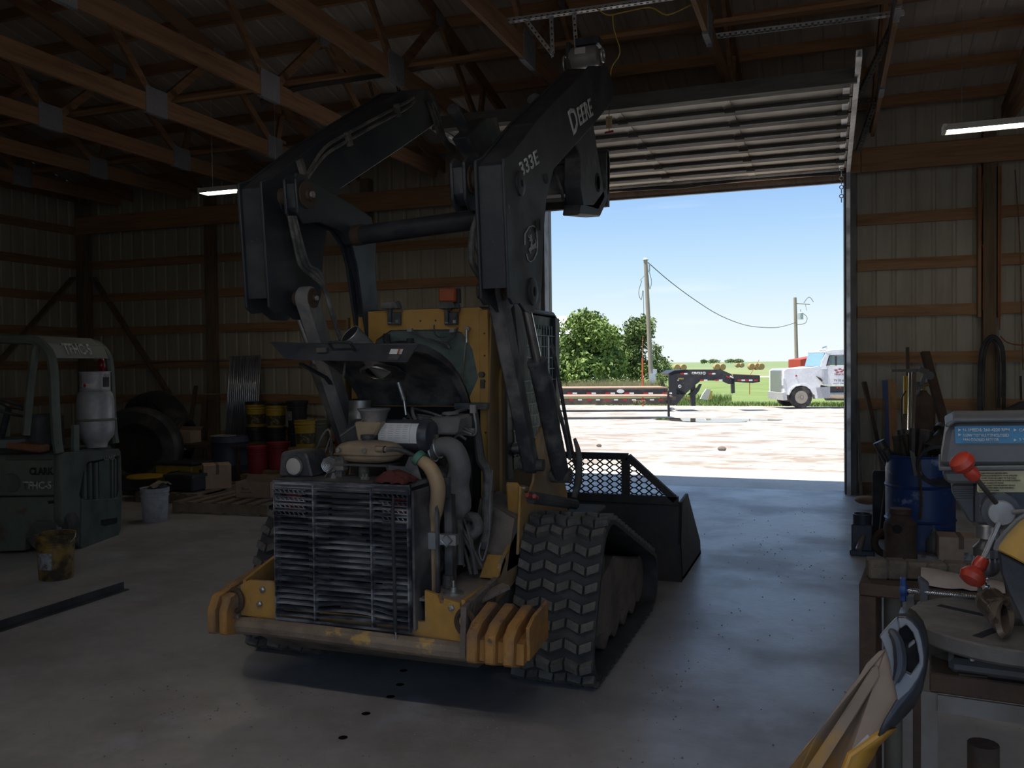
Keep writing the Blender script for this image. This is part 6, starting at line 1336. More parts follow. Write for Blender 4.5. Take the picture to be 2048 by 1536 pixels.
lbox(lbox(lbox(MB(), 2.25, 2.4, 0.1, 0.2, 0.1, 2.2), 2.25, 2.4, 0.78, 0.88, 0.1, 2.2), 2.3, 2.36, 0.2, 0.78, 2.05, 2.15).build('mast', olive_d, ft)
for b in (0.22, 0.68): lbox(MB(), 2.4, 3.4, b, b + .1, 0.05, 0.09).build('fork', steel, ft)
# tank strap and holder
tb = RP(193, 897, 0.10); tcx, tcy = tb.x, tb.y; zb0 = zt_ + 0.002
tt0 = RP(193, 744, 0.10); zt0 = tt0.z
rslab(MB(), [(160, 740 + 110), (171, 850), (171, 905), (160, 905)], 0.06, 0.09).build('tank_holder', olive, ft)
MB().torus((tcx, tcy, zb0 + (zt0 - zb0) * 0.37), 0.178, 0.014, axis=(0, 0, 1), n=36, m=6).build('tank_strap', mat('strap_olive', (0.16, 0.17, 0.12), 0.5), ft)
# propane tank
gas = mat('tank_aluminium', (0.42, 0.40, 0.41), 0.5, 0.35, dirt=(0.24, 0.23, 0.24), dscale=5, damt=0.6, bump=0.08)
pt = thing('propane_tank', 'dented silver propane tank strapped upright on the back of the forklift', 'gas tank', (tcx, tcy, zb0))
H = zt0 - zb0; Rr = 0.172
MB().lathe((tcx, tcy, zb0), [(0.10, 0.0), (0.105, 0.04), (0.12, 0.06), (0.165, 0.12), (Rr, 0.2), (Rr, H * .62), (0.162, H * .70), (0.145, H * .74), (0.0, H * .76)], n=40).build('tank_shell', gas, pt)
# collar with hand hole
mb = MB(); vs = []; fs = []; n = 48; seg = []
for k in range(n):
    a = 2 * PI * k / n; ca, sa = math.cos(a), math.sin(a)
    for r_, z in ((0.142, H * .73), (0.140, H * .80), (0.140, H * .93), (0.142, H), (0.150, H)): vs.append((tcx + ca * r_, tcy + sa * r_, zb0 + z))
for k in range(n):
    a = 360 * k / n; j = (k + 1) % n
    for q in range(4):
        if q == 1 and (a > 338 or a < 22 or 100 < a < 150 or 215 < a < 250): continue
        fs.append((5 * k + q, 5 * j + q, 5 * j + q + 1, 5 * k + q + 1))
co = mb.add(vs, fs).build('tank_collar', gas, pt, fix=False); md = co.modifiers.new('s', 'SOLIDIFY'); md.thickness = 0.006
MB().cyl((tcx, tcy, zb0 + H * .74), (tcx, tcy, zb0 + H * .88), 0.03, n=12).cyl((tcx - .05, tcy, zb0 + H * .84), (tcx + .05, tcy, zb0 + H * .84), 0.015, n=8).build('valve', mat('brass', (0.35, 0.24, 0.08), 0.4, 0.8), pt)
lb0 = V3((tcx, tcy, zb0 + H * .80))
mb = MB()
for k in range(6):
    a0 = math.radians(262 + k * 9); a1 = math.radians(262 + (k + 1) * 9)
    mb.slab([lb0 + V3((math.cos(a0) * .1435, math.sin(a0) * .1435, 0.0)), lb0 + V3((math.cos(a1) * .1435, math.sin(a1) * .1435, 0.0)), lb0 + V3((math.cos(a1) * .1435, math.sin(a1) * .1435, 0.035)), lb0 + V3((math.cos(a0) * .1435, math.sin(a0) * .1435, 0.035))], (0, -0.001, 0))
mb.build('white_label', mat('label_white', (0.55, 0.53, 0.50), 0.7), pt)
a0 = math.radians(276); q = lb0 + V3((math.cos(a0) * .146, math.sin(a0) * .146, 0.018)); tx = V3((-math.sin(a0), math.cos(a0), 0))
MB().slab([q + tx * 0.022, q + V3((0, 0, 0.022)), q - tx * 0.022, q - V3((0, 0, 0.022))], (0, -0.002, 0)).build('red_diamond', mat('diamond_red', (0.35, 0.03, 0.03), 0.6), pt)
rb_ = RP(203, 730, 0.25)
o = MB().ell(rb_, 0.045, 0.045, 0.07, 16, 12).cyl(rb_ - V3((0, 0, 0.06)), rb_ - V3((0, 0, 0.2)), 0.012, n=8).build('warning_lamp', mat('lamp_red', (0.22, 0.01, 0.015), 0.3), ft)

# ---- pails
def pail(name, label, c, r, h, body, band=None, lid=None, lab=None, group=None, par_label=None, lab_dark=False):
    c = V3(c); t = thing(name, label, 'bucket', c, group)
    p = [(r * .86, 0), (r * .88, 0.01), (r * .97, h * .74), (r * 1.03, h * .75), (r * 1.03, h * .78), (r * .98, h * .79), (r * 1.0, h * .86), (r * 1.06, h * .87), (r * 1.06, h * .89), (r * 1.01, h * .90), (r * 1.02, h * .97), (r * 1.05, h)]
    if lid is None: p += [(r * 0.97, h), (r * 0.92, h * .5), (r * .80, 0.02), (0, 0.02)]
    MB().lathe(c, p, n=28).build('pail_body', body, t)
    if lid: MB().lathe(c + V3((0, 0, h)), [(r * 1.07, -0.02), (r * 1.08, 0.012), (r * .95, 0.014), (r * .93, 0.004), (0, 0.004)], n=28).build('lid', lid, t)
    if band: MB().lathe(c + V3((0, 0, h * .12)), [(r * .90, 0), (r * .955, h * .52)], n=28).build('printed_band', band, t, fix=False)
    mb = MB(); mb.torus(c + V3((0, 0, h * .82)), r * 1.08, 0.003, axis=(0.0, -0.5, 1), n=20, m=4, a0=PI, a1=2 * PI); mb.build('bail_handle', galv, t)
    if lab:
        mb = MB()
        for k in range(5):
            a0 = math.radians(lab[1] + k * 11); a1 = math.radians(lab[1] + (k + 1) * 11); z0, z1 = h * .25, h * .62
            rr = lambda z: r * (.875 + .13 * z / h)
            mb.slab([c + V3((math.cos(a0) * rr(z0), math.sin(a0) * rr(z0), z0)), c + V3((math.cos(a1) * rr(z0), math.sin(a1) * rr(z0), z0)), c + V3((math.cos(a1) * rr(z1), math.sin(a1) * rr(z1), z1)), c + V3((math.cos(a0) * rr(z1), math.sin(a0) * rr(z1), z1))], (0, -0.001, 0))
        mb.build('label', lab[0], t)
    return t
yp = mat('pail_yellow', (0.42, 0.27, 0.02), 0.5, dirt=(0.25, 0.16, 0.03), dscale=6); kp = mat('pail_black', (0.02, 0.02, 0.022), 0.5)
yg_ = mat('greasy_yellow', (0.23, 0.14, 0.03), 0.45, dirt=(0.035, 0.025, 0.015), dscale=7, damt=0.95, dlo=0.42, dhi=0.58, bump=0.2)
wp_ = mat('pail_white', (0.40, 0.40, 0.41), 0.5, dirt=(0.18, 0.16, 0.15), dscale=6, damt=0.6); rp2 = mat('pail_red', (0.24, 0.012, 0.02), 0.5)
lblw = mat('pail_label', (0.30, 0.30, 0.30), 0.7, dirt=(0.05, 0.05, 0.05), dscale=25, damt=0.9); band_k = mat('print_band', (0.05, 0.04, 0.02), 0.6, dirt=(0.30, 0.25, 0.12), dscale=18, damt=0.7, dlo=0.52)
pc = Pz(88, 1163, 0.0)
pail('oil_pail', 'greasy yellow open pail standing on the floor in front of the forklift wheel', (pc.x, pc.y + 0.12, 0), 0.145, 0.37, yg_, lab=(lblw, 250))
pw = Pz(292, 1045, 0.0)
pwt = pail('trash_pail', 'white pail full of rags standing beside the forklift', (pw.x, pw.y + 0.14, 0), 0.15, 0.37, wp_)
mb = MB(); rnd = random.Random(9); cq = V3((pw.x, pw.y + 0.14, 0.37))
vs = []; N = 8
for j in range(N + 1):
    for i in range(N + 1):
        u, v = i / N * 2 - 1, j / N * 2 - 1; vs.append((cq.x + u * 0.13, cq.y + v * 0.13, cq.z - 0.02 + 0.09 * (u + .6) * (1 - v * v * .5) * max(0, 1 - u * u * .5) + rnd.uniform(-.015, .015)))
fs = []
for j in range(N):
    for i in range(N): a = j * (N + 1) + i; fs.append((a, a + 1, a + N + 2, a + N + 1))
ro = mb.add(vs, fs).build('rag_heap', mat('rag_tan', (0.28, 0.22, 0.17), 0.95, dirt=(0.12, 0.07, 0.05), dscale=10)); tag(ro, 'tan stained rags heaped in the white pail', 'rags')
# ---- pallets
pw_m = mat('pallet_wood', (0.26, 0.19, 0.13), 0.9, dirt=(0.11, 0.08, 0.055), dscale=3, damt=0.6, bump=0.2)
def pallet(label, x, y, w, d, rz, z=0.0):
    t = thing('pallet', label, 'pallet', (0, 0, 0))
    for k in range(3): MB().box(-w / 2, w / 2, -d / 2 + k * (d / 2 - .02), -d / 2 + k * (d / 2 - .02) + 0.04, 0.02, 0.115).build('stringer', pw_m, t)
    for k in range(7): MB().box(-w / 2 + k * (w - .1) / 6, -w / 2 + k * (w - .1) / 6 + 0.09 + 0.01 * (k % 2), -d / 2, d / 2, 0.115, 0.133).build('deck_board', pw_m, t)
    for k in range(3): MB().box(-w / 2 + k * (w - .1) / 2, -w / 2 + k * (w - .1) / 2 + 0.1, -d / 2, d / 2, 0.002, 0.02).build('bottom_board', pw_m, t)
    t.location = (x, y, z); t.rotation_euler = (0, 0, rz); return t
q = Pz(480, 1020, 0.05)
pallet('weathered wooden pallet on the floor carrying the two cardboard boxes', -6.65, 8.75, 1.25, 1.0, 0.08)
pallet('dark lower wooden pallet with a black drip tray, beside the white pail', -7.75, 9.35, 1.1, 1.2, 0.05)
# cardboard boxes
cb = mat('cardboard', (0.40, 0.28, 0.20), 0.85, dirt=(0.30, 0.20, 0.14), dscale=3, damt=0.5); cbd = mat('cardboard_inside', (0.16, 0.11, 0.08), 0.9)
def carton(name, label, c, w, d, h, rz, open_=False, m_=None, letters=None):
    m_ = m_ or cb; t = thing(name, label, 'box', (0, 0, 0)); th = 0.006
    if open_:
        MB().box(-w / 2, w / 2, -d / 2, -d / 2 + th, 0, h).box(-w / 2, w / 2, d / 2 - th, d / 2, 0, h).box(-w / 2, -w / 2 + th, -d / 2, d / 2, 0, h).box(w / 2 - th, w / 2, -d / 2, d / 2, 0, h).box(-w / 2, w / 2, -d / 2, d / 2, 0, th).build('carton_body', m_, t)
        MB().slab([(-w / 2, d / 2, h), (w / 2, d / 2, h), (w / 2, d / 2 + 0.06, h + 0.05), (-w / 2, d / 2 + 0.06, h + 0.05)], (0, 0, .004)).build('flap', cbd, t)
    else:
        MB().box(-w / 2, w / 2, -d / 2, d / 2, 0, h).build('carton_body', m_, t, bevel=0.003)
        MB().box(-0.02, 0.02, -d / 2 - .001, -d / 2, h * .6, h + 0.001).box(-.02, .02, -d / 2, d / 2, h, h + .001).build('tape', cbd, t)
    if letters:
        for s, x0, x1, z0, z1 in letters: tfit(s, 'lettering', (x0 * w, -d / 2 - 0.001, z0 * h), (x1 * w, -d / 2 - .001, z0 * h), (x0 * w, -d / 2 - .001, z1 * h), mat('carton_print', (0.06, 0.06, 0.09), 0.8) if 'carton_print' not in D.materials else D.materials['carton_print'], t, th=0.001)
    t.location = c; t.rotation_euler = (0, 0, rz); return t
p1 = Pz(424, 977, 0.135); carton('cardboard_box', 'closed square cardboard box on the pallet left of the long open box', (p1.x - 0.02, p1.y + 0.12, 0.134), 0.34, 0.34, 0.31, 0.75)
p2 = Pz(498, 996, 0.135); carton('cardboard_box', 'low open cardboard box on the front corner of the pallet', (p2.x + 0.02, p2.y + 0.15, 0.134), 0.44, 0.28, 0.19, 0.18, True, letters=[('Blue', -.32, -.12, .5, .68), ('Hawk', -.34, -.02, .3, .42)])
p3 = Py(318, 912, 10.4); carton('cardboard_box', 'dim printed cardboard carton on the junk heap by the tyres', (p3.x, 10.4, 0.62), 0.34, 0.26, 0.16, 0.1, letters=[('STANDARD', -.3, .3, .2, .7)])
p4 = Py(370, 915, 10.4); carton('cardboard_box', 'dim open cardboard tray on the junk heap left of the black drum', (p4.x, 10.4, 0.60), 0.38, 0.26, 0.17, 0.05, True)
MB_ = MB().box(-0.9, 0.9, -0.25, 0.25, 0, 0.04)
rk = thing('low_rack', 'dark low rack under the cartons at the foot of the far wall', 'rack', (-8.6, 10.4, 0))
MB().box(-9.5, -7.75, 10.1, 10.75, 0.56, 0.60).build('rack_top', rusty, rk); MB().box(-9.5, -7.75, 10.2, 10.7, 0.2, 0.23).build('rack_shelf', rusty, rk)
for x in (-9.48, -7.8):
    for y in (10.12, 10.7): MB().box(x, x + 0.04, y, y + 0.04, 0, 0.56).build('leg', rusty, rk)
# drip tray, yellow trays, machine parts
dk = mat('dark_plastic', (0.02, 0.022, 0.026), 0.6)
for c, r, h, l_ in (((-7.75, 9.1, 0.135), 0.26, 0.22, 'black round oil drain tub standing behind the white pail'),):
    t = thing('drain_tub', l_, 'tub', c); MB().lathe(c, [(r * .9, 0), (r, h), (r * .95, h), (r * .85, 0.02), (0, 0.02)], n=28).build('tub_body', dk, t)
q = Py(296, 952, 9.0); t = thing('round_tray', 'dull yellow round tray lying on the tub behind the white pail', 'lid', q)
MB().lathe(q, [(0.26, -0.012), (0.265, 0.0), (0.25, 0.012), (0, 0.012)], n=32).build('lid_disc', yp, t)
t = thing('yellow_tote', 'dim yellow storage tote with black lid on the dark pallet', 'tote', Py(345, 985, 9.2))
q = Py(347, 975, 9.2); MB().box(q.x - 0.30, q.x + 0.30, 9.2, 9.6, 0.135, 0.42).build('tote_body', yp, t, bevel=0.02); MB().box(q.x - 0.32, q.x + 0.32, 9.18, 9.62, 0.42, 0.46).build('lid', dk, t, bevel=0.01)
t = thing('black_crate', 'small black plastic crate in front of the yellow tote', 'crate', Py(365, 990, 8.9))
q = Py(362, 985, 8.9); MB().box(q.x - 0.22, q.x + 0.22, 8.85, 9.12, 0.135, 0.34).build('crate_body', dk, t, bevel=0.02); MB().box(q.x - 0.23, q.x + 0.23, 8.84, 9.13, 0.31, 0.35).build('rim', rubber, t, bevel=0.004)
# tyres by the wall
def big_tyre(label, c, R_, w, ax, rimcol=(0.16, 0.14, 0.12)):
    t = thing('tyre', label, 'tyre', c)
    c = V3(c); ax = V3(ax).normalized()
    MB().lathe(c, [(R_ * .55, -w * .3), (R_ * .62, -w * .45), (R_ * .9, -w * .5), (R_ * .98, -w * .38), (R_, -w * .2), (R_, w * .2), (R_ * .98, w * .38), (R_ * .9, w * .5), (R_ * .62, w * .45), (R_ * .55, w * .3), (R_ * .55, -w * .3)], axis=ax, n=40).build('tyre_casing', tyre, t)
    MB().lathe(c, [(R_ * .56, -w * .3), (R_ * .50, -w * .28), (R_ * .46, -w * .05), (R_ * .15, -w * .02), (R_ * .12, -w * .12), (0, -w * .12)], axis=ax, n=32).build('rim', mat('old_rim', rimcol, 0.7, 0.3, dirt=(0.07, 0.05, 0.04), dscale=5) if 'old_rim' not in D.materials else D.materials['old_rim'], t)
    for k in range(36):
        a = 2 * PI * k / 36; u = ax.cross(V3((0, 0, 1))).normalized(); v = ax.cross(u); d = u * math.cos(a) + v * math.sin(a)
        if k == 0: pass
        mb_ = MB().cbox((0, 0, 0), (0.03, 0.05, w * .8)) if False else None
    return t
big_tyre('large tyre on a rusty rim standing behind the propane tank', (-8.75, 9.3, 0.60), 0.58, 0.30, (-0.45, 1, 0), (0.20, 0.16, 0.12))
big_tyre('wide black tyre leaning against the far wall behind the junk heap', (-9.95, 11.0, 0.68), 0.66, 0.4, (0.15, 1, 0.2))
q = Py(345, 865, 10.8); t = thing('rolled_track', 'ridged dark rubber roll lying on the junk heap', 'rubber roll', q)
for k in range(7): MB().torus((q.x - 0.24 + 0.08 * k, 10.8, q.z - 0.01 * k), 0.24, 0.045, axis=(1, 0.15, -0.1), n=24, m=8).build('ring', rubber, t)
MB().cyl(Py(308, 879, 10.2), Py(375, 900, 10.2), 0.012, n=8)
o = MB().cyl(Py(308, 879, 10.0), Py(372, 899, 10.0), 0.012, n=8).build('pipe', mat('pale_pipe', (0.35, 0.34, 0.30), 0.6)); tag(o, 'thin pale pipe lying on the junk heap below the rubber roll', 'pipe')
for (a, b, r, l_) in ((Py(392, 772, 11.3), Py(372, 905, 10.9), 0.035, 'dark steel bar leaning at the wall post, left one'), (Py(410, 800, 11.3), Py(400, 930, 11.0), 0.05, 'thick dark timber leaning against the wall post'), (Py(378, 830, 11.3), Py(360, 880, 11.2), 0.02, 'short dark strap hook leaning near the wall post')):
    o = MB().beam(a, b, r * 1.6, r).build('leaning_bar', rusty); tag(o, l_, 'bar')
# corrugated sheet leaning on the wall
q0 = Py(455, 712, 11.55); q1 = Py(519, 712, 11.55); cs = MB(); A = []; B = []; N = 176
zb = 0.52
for k in range(N + 1):
    u = k / N; x = q0.x + (q1.x - q0.x) * u; dy = 0.016 * math.sin(2 * PI * u * 16); A.append((x + 0.0, 11.60 + dy, q0.z)); B.append((x, 11.45 + dy, zb))
o = cs.strip(A, B).build('corrugated_sheet', mat('corrugated_galv', (0.52, 0.55, 0.62), 0.3, 0.9, dirt=(0.3, 0.3, 0.33), dscale=4, damt=0.4, stretch=(4, 4, 0.4)), fix=False); md = o.modifiers.new('s', 'SOLIDIFY'); md.thickness = 0.002
tag(o, 'shiny corrugated metal sheet leaning upright against the far wall', 'metal sheet')
o = MB().box(-9.1, -6.55, 11.1, 11.62, 0.46, 0.50).box(-9.1, -9.04, 11.1, 11.6, 0, 0.46).box(-6.6, -6.55, 11.1, 11.6, 0, 0.46).build('wall_shelf', wood_dark); tag(o, 'low dark wooden shelf along the far wall under the pails', 'shelf')
rope = MB().tube([Py(228, 803, 11.2), Py(262, 795, 11.2), Py(310, 789, 11.2), Py(400, 789, 11.6), Py(520, 788, 11.6), Py(600, 790, 11.6), Py(660, 796, 11.6), Py(700, 797, 11.6)], 0.012, 5, sm=4).build('rope', mat('pale_rope', (0.22, 0.18, 0.13), 0.9)); tag(rope, 'long pale rope strung along the far wall above the pails', 'rope')
# drum and pails stack
q = Pz(462, 965, 0.0); dr_ = thing('plastic_drum', 'navy plastic drum standing left of the stacked pails', 'drum', (-7.75, 10.3, 0))
zc = Py(460, 872, 10.3); DX = zc.x; ORG[dr_.name] = V3((DX, 10.3, 0)); dr_.location = (DX, 10.3, 0)
MB().lathe((DX, 10.3, 0), [(0.24, 0), (0.25, 0.02), (0.26, 0.3), (0.27, 0.32), (0.26, 0.34), (0.26, 0.62), (0.27, 0.64), (0.26, 0.66), (0.25, zc.z - 0.03), (0.24, zc.z), (0, zc.z - 0.01)], n=32).build('drum_body', mat('drum_navy', (0.035, 0.045, 0.075), 0.5, dirt=(0.06, 0.06, 0.08), dscale=3), dr_)
MB().cbox((DX - 0.04, 10.2, zc.z + 0.012), (0.3, 0.2, 0.015)).build('drum_lid_sheet', mat('pale_rag', (0.3, 0.29, 0.27), 0.9), dr_)
PG = None
PL = [(513, 853, 10.95, yp, kp, band_k, 'yellow oil pail with black lid, left one of the top row'), (552, 856, 10.95, yp, kp, band_k, 'yellow oil pail with black lid, right one of the top row'), (595, 852, 10.95, kp, kp, None, 'all black pail, rightmost of the top row'),
      (612, 893, 10.2, yp, None, band_k, 'open yellow pail standing right of the stacks'), (640, 893, 10.35, mat('pail_greenish', (0.12, 0.12, 0.08), 0.6), None, None, 'grimy olive pail behind the grill lamp'), (690, 892, 10.5, rp2, None, None, 'red pail at the wall just left of the cab post'),
      (517, 946, 10.0, rp2, rp2, None, 'red fuel can sized pail below the pail stacks, left one'), (558, 938, 10.1, rp2, rp2, None, 'red pail below the pail stacks, right one')]
for px, py, y, body, lid, band, l_ in PL:
    b = Py(px, py, y); pail('pail', l_, (b.x, y, max(b.z, 0.0)), 0.15, 0.36, body, band=band, lid=lid, lab=(lblw, 215) if band is None and body is kp else None)
for i, px in enumerate((513, 552, 595)):
    b = Py(px, 850, 10.95); zt_ = b.z
    pail('pail', ['black pail under the left yellow oil pail', 'black pail under the right yellow oil pail', 'black pail under the rightmost black pail'][i], (b.x, 10.95, zt_ - 0.40), 0.15, 0.36, kp, lid=kp)
b0 = Py(513, 850, 10.95)
t = thing('pail_bench', 'dark low bench carrying the stacked pails along the far wall', 'bench', (b0.x, 10.95, 0))
MB().box(b0.x - 0.25, b0.x + 1.4, 10.7, 11.08, b0.z - 0.46, b0.z - 0.42).build('bench_top', wood_dark, t)
for x in (b0.x - 0.2, b0.x + 1.3): MB().box(x, x + 0.06, 10.72, 11.05, 0, b0.z - 0.46).build('leg', wood_dark, t)
for px, py, y, l_ in ((612, 893, 10.2, 'dark crate under the open yellow pail'), (517, 946, 10.0, 'dark crate under the left red pail'), (558, 938, 10.1, 'dark crate under the right red pail'), (650, 893, 10.4, 'dark crate under the olive pail'), (690, 892, 10.5, 'dark crate under the red wall pail')):
    b = Py(px, py, y); 
    if b.z > 0.03:
        o = MB().box(b.x - 0.17, b.x + 0.17, y - 0.16, y + 0.16, 0, b.z - 0.002).box(b.x - 0.175, b.x + 0.175, y - 0.165, y + 0.165, b.z - 0.04, b.z - 0.01).build('crate', wood_dark); tag(o, l_, 'crate')
# steel angle lying on the floor at lower left
a_, b_ = Pz(-40, 1266, 0.02), Pz(246, 1174, 0.02)
d = (b_ - a_).normalized(); s_ = V3((d.y, -d.x, 0))
o = MB().slab([a_ - V3((0, 0, .018)), a_ + s_ * 0.06 - V3((0, 0, .018)), a_ + s_ * 0.06 - V3((0, 0, .010)), a_ + s_ * 0.01 - V3((0, 0, .010)), a_ + s_ * 0.01 + V3((0, 0, .04)), a_ + V3((0, 0, .04))], b_ - a_).build('steel_angle', mat('dark_angle', (0.035, 0.035, 0.035), 0.5, 0.3, dirt=(0.09, 0.08, 0.075), dscale=4)); tag(o, 'long dark steel angle lying on the floor at the lower left', 'steel angle')
# debris specks on the floor: crumbs nobody could count
rnd = random.Random(11); mb = MB()
for (cx_, cy_, sx_, sy_, n_) in ((-2.7, 3.6, 0.5, 0.25, 90), (-1.2, 3.2, 0.35, 0.5, 120), (-0.9, 4.3, 0.15, 0.5, 60), (-0.3, 8.5, 0.5, 1.6, 160), (-2.0, 2.6, 1.2, 0.6, 110), (-0.2, 5.5, 0.8, 2.0, 90)):
    for _ in range(n_):
        x, y = rnd.gauss(cx_, sx_), rnd.gauss(cy_, sy_); r = rnd.uniform(0.002, 0.007)
        mb.add([(x - r, y - r, 0.0005), (x + r, y - r, 0.0005), (x, y + r, 0.0005), (x, y, r)], [(0, 1, 3), (1, 2, 3), (2, 0, 3)])
o = mb.build('floor_crumbs', mat('crumb', (0.22, 0.19, 0.16), 0.9), fix=False, smooth=False); tag(o, 'scattered dried mud crumbs over the shop floor', 'dirt', kind='stuff')
for i, (px, py, l_) in enumerate(((807, 1341, 'farthest'), (800, 1369, 'second farthest'), (781, 1393, 'middle'), (732, 1427, 'second nearest'), (686, 1475, 'nearest'))):
    q = Pz(px, py, 0.001); o = MB().lathe(q, [(0.022, 0), (0.018, 0.001), (0, 0.001)], n=14).build('oil_drip', mat('oil_black', (0.006, 0.006, 0.006), 0.15, var=0) if 'oil_black' not in D.materials else D.materials['oil_black']); tag(o, 'small black oil drip on the floor behind the loader, the %s of five' % l_, 'oil drip', 'oil drips on the floor')
# ================================================================== RIGHT SIDE
blue_b = mat('barrel_blue', (0.012, 0.045, 0.16), 0.4, dirt=(0.02, 0.025, 0.05), dscale=3, damt=0.6, dirt2=(0.30, 0.33, 0.42), d2scale=4, d2lo=0.60, d2hi=0.68, bump=0.05)
br = thing('steel_barrel', 'scuffed blue steel barrel full of pipes and scrap bars by the right wall', 'barrel', (0, 0, 0))
bc = Py(1840, 915, 8.5); br.location = (bc.x, 8.5, 0); ORG[br.name] = V3((bc.x, 8.5, 0)); BX = bc.x
MB().lathe((BX, 8.5, 0), [(0.28, 0), (0.288, 0.01), (0.285, 0.02), (0.285, 0.27), (0.296, 0.285), (0.285, 0.30), (0.285, 0.57), (0.296, 0.585), (0.285, 0.60), (0.285, 0.84), (0.295, 0.85), (0.29, 0.862), (0.275, 0.85), (0.275, 0.1), (0, 0.1)], n=40).build('barrel_body', blue_b, br)
rnd = random.Random(21)
def stick(label, cat, pts, r, m_, n=8, group=None, name='bar'):
    o = MB().tube(pts, r, n, sm=(4 if len(pts) > 2 else 0)).build(name, m_); tag(o, label, cat, group); return o
oily = mat('oily_steel', (0.06, 0.052, 0.048), 0.45, 0.5, dirt=(0.13, 0.09, 0.07), dscale=9, damt=0.6)
in_ = lambda px, py, y=8.5: Py(px, py, y)
base = lambda dx, dy: V3((BX + dx, 8.5 + dy, 0.12))
stick('thick steel tube leaning left out of the blue barrel', 'tube', [base(0.1, 0), in_(1757, 883)], 0.055, oily, 14, name='steel_tube')
stick('second thick tube leaning out of the barrel below the left one', 'tube', [base(0.1, .1), in_(1770, 900, 8.4)], 0.035, oily, 12, name='steel_tube')
for i, (px, py, r) in enumerate(((1790, 872, .03), (1800, 860, .04), (1812, 868, .035), (1828, 856, .045), (1842, 870, .03), (1852, 860, .05), (1866, 866, .04), (1878, 872, .035))):
    stick('scrap bar standing in the blue barrel, ' + ['leftmost', 'second from left', 'third from left', 'fourth from left', 'fourth from right', 'third from right', 'second from right', 'rightmost'][i], 'scrap bar', [base(rnd.uniform(-.12, .12), rnd.uniform(-.1, .1)), in_(px, py, 8.5 + rnd.uniform(-.15, .15))], r, oily if i % 2 else rusty, 10, 'scrap bars in the blue barrel', name='scrap_bar')
t = thing('drive_shaft', 'large flanged shaft lying out of the barrel toward the drill press', 'shaft', in_(1880, 880))
a, b = in_(1862, 900, 8.3), in_(1893, 866, 8.4); MB().cyl(a, b, 0.07, n=16).build('shaft_tube', oily, t); MB().lathe(b, [(0.11, -0.02), (0.11, 0.02), (0.05, 0.04)], axis=(b - a), n=18).build('flange', oily, t)
hz = MB()
for k in range(4): hz.torus(in_(1878, 925, 8.2) + V3((0, -.02 * k, -0.01 * k)), 0.15 + .008 * k, 0.012, axis=(0.2, 1, 0.3), n=28, m=6)
tag(hz.build('coiled_cable', rubber), 'black cable coil hung over the right side of the barrel rim', 'cable')
tp_ = mat('dirty_tape', (0.14, 0.12, 0.10), 0.8)
o = MB().slab([in_(1819, 900, 8.19), in_(1828, 905, 8.19), in_(1845, 950, 8.19), in_(1828, 952, 8.19)], (0, -0.006, 0)).build('cloth_strip', tp_); tag(o, 'grey cloth strip hanging over the front of the blue barrel', 'cloth')
stick('rusty flat strap hanging down the front of the blue barrel', 'strap', [in_(1842, 880, 8.2), in_(1838, 930, 8.17), in_(1843, 1000, 8.17), in_(1840, 1040, 8.17)], 0.012, rusty, 6, name='strap')
# cutting torch cylinder and leaning bars
t = thing('gas_cylinder', 'tall rusty gas cylinder with gauges standing behind the blue barrel', 'gas cylinder', Py(1846, 900, 10.3)); gc = Py(1846, 790, 10.3); ORG[t.name] = V3((gc.x, 10.3, 0)); t.location = (gc.x, 10.3, 0)
gz0 = gc.z
MB().lathe((gc.x, 10.3, 0), [(0.11, 0), (0.12, 0.02), (0.12, gz0 - 0.12), (0.10, gz0 - 0.03), (0.05, gz0 + 0.02), (0.035, gz0 + 0.05), (0, gz0 + 0.05)], n=28).build('cylinder_shell', rusty, t)
MB().cyl((gc.x, 10.3, gz0 + 0.05), (gc.x, 10.3, gz0 + 0.2), 0.02, n=10).cyl((gc.x - 0.03, 10.3, gz0 + .1), (gc.x + .06, 10.3, gz0 + .12), 0.02, n=10).build('valve', D.materials['brass'], t)
for dx in (-0.05, 0.06): MB().lathe((gc.x + dx, 10.24, gz0 + .15 + dx), [(0, 0), (0.045, 0), (0.045, .03), (0, .03)], axis=(0, 1, 0), n=18).build('gauge', oily, t)
MB().beam(Py(1783, 741, 10.25), Py(1858, 741, 10.25), 0.03, 0.03).beam(Py(1838, 738, 10.2), Py(1856, 745, 10.2), 0.07, 0.06).beam(Py(1852, 745, 10.2), Py(1843, 770, 10.2), 0.05, 0.04).build('cart_handle', oily, t)
for i, px in enumerate((1820, 1826, 1830)):
    stick(['bright steel rod standing in front of the gas cylinder, left one', 'bright steel rod standing in front of the gas cylinder, middle one', 'bright steel rod standing in front of the gas cylinder, right one'][i], 'rod', [Py(px - 3, 860, 8.6), Py(px, 745, 8.8)], 0.012, chrome, 10, name='steel_rod')
LB_ = [((1728, 764), (1772, 965), 11.5, .028, rusty, 'brown pipe leaning right against the siding beside the door jamb'), ((1770, 761), (1776, 960), 11.4, .03, D.materials['blue_cord'], 'dark blue bar standing left of the leaning boards'),
       ((1779, 759), (1782, 930), 11.45, .04, wood['z'], 'pine board standing against the wall, left one of two'), ((1787, 766), (1789, 930), 11.45, .035, wood['z'], 'pine board standing against the wall, right one of two'),
       ((1815, 695), (1817, 820), 11.4, .02, rusty, 'thin brown rod standing tallest against the right wall'), ((1850, 704), (1892, 860), 11.4, .05, rusty, 'thick brown beam leaning right behind the drill press'),
       ((1768, 800), (1764, 985), 11.3, .02, galv_dark, 'grey conduit leaning left of the dark blue bar'), ((1716, 800), (1722, 980), 11.55, .015, galv_dark, 'thin grey conduit just inside the door jamb'), ((1812, 830), (1808, 880), 9.5, .03, oily, 'short oily bar leaning left of the bright rods')]
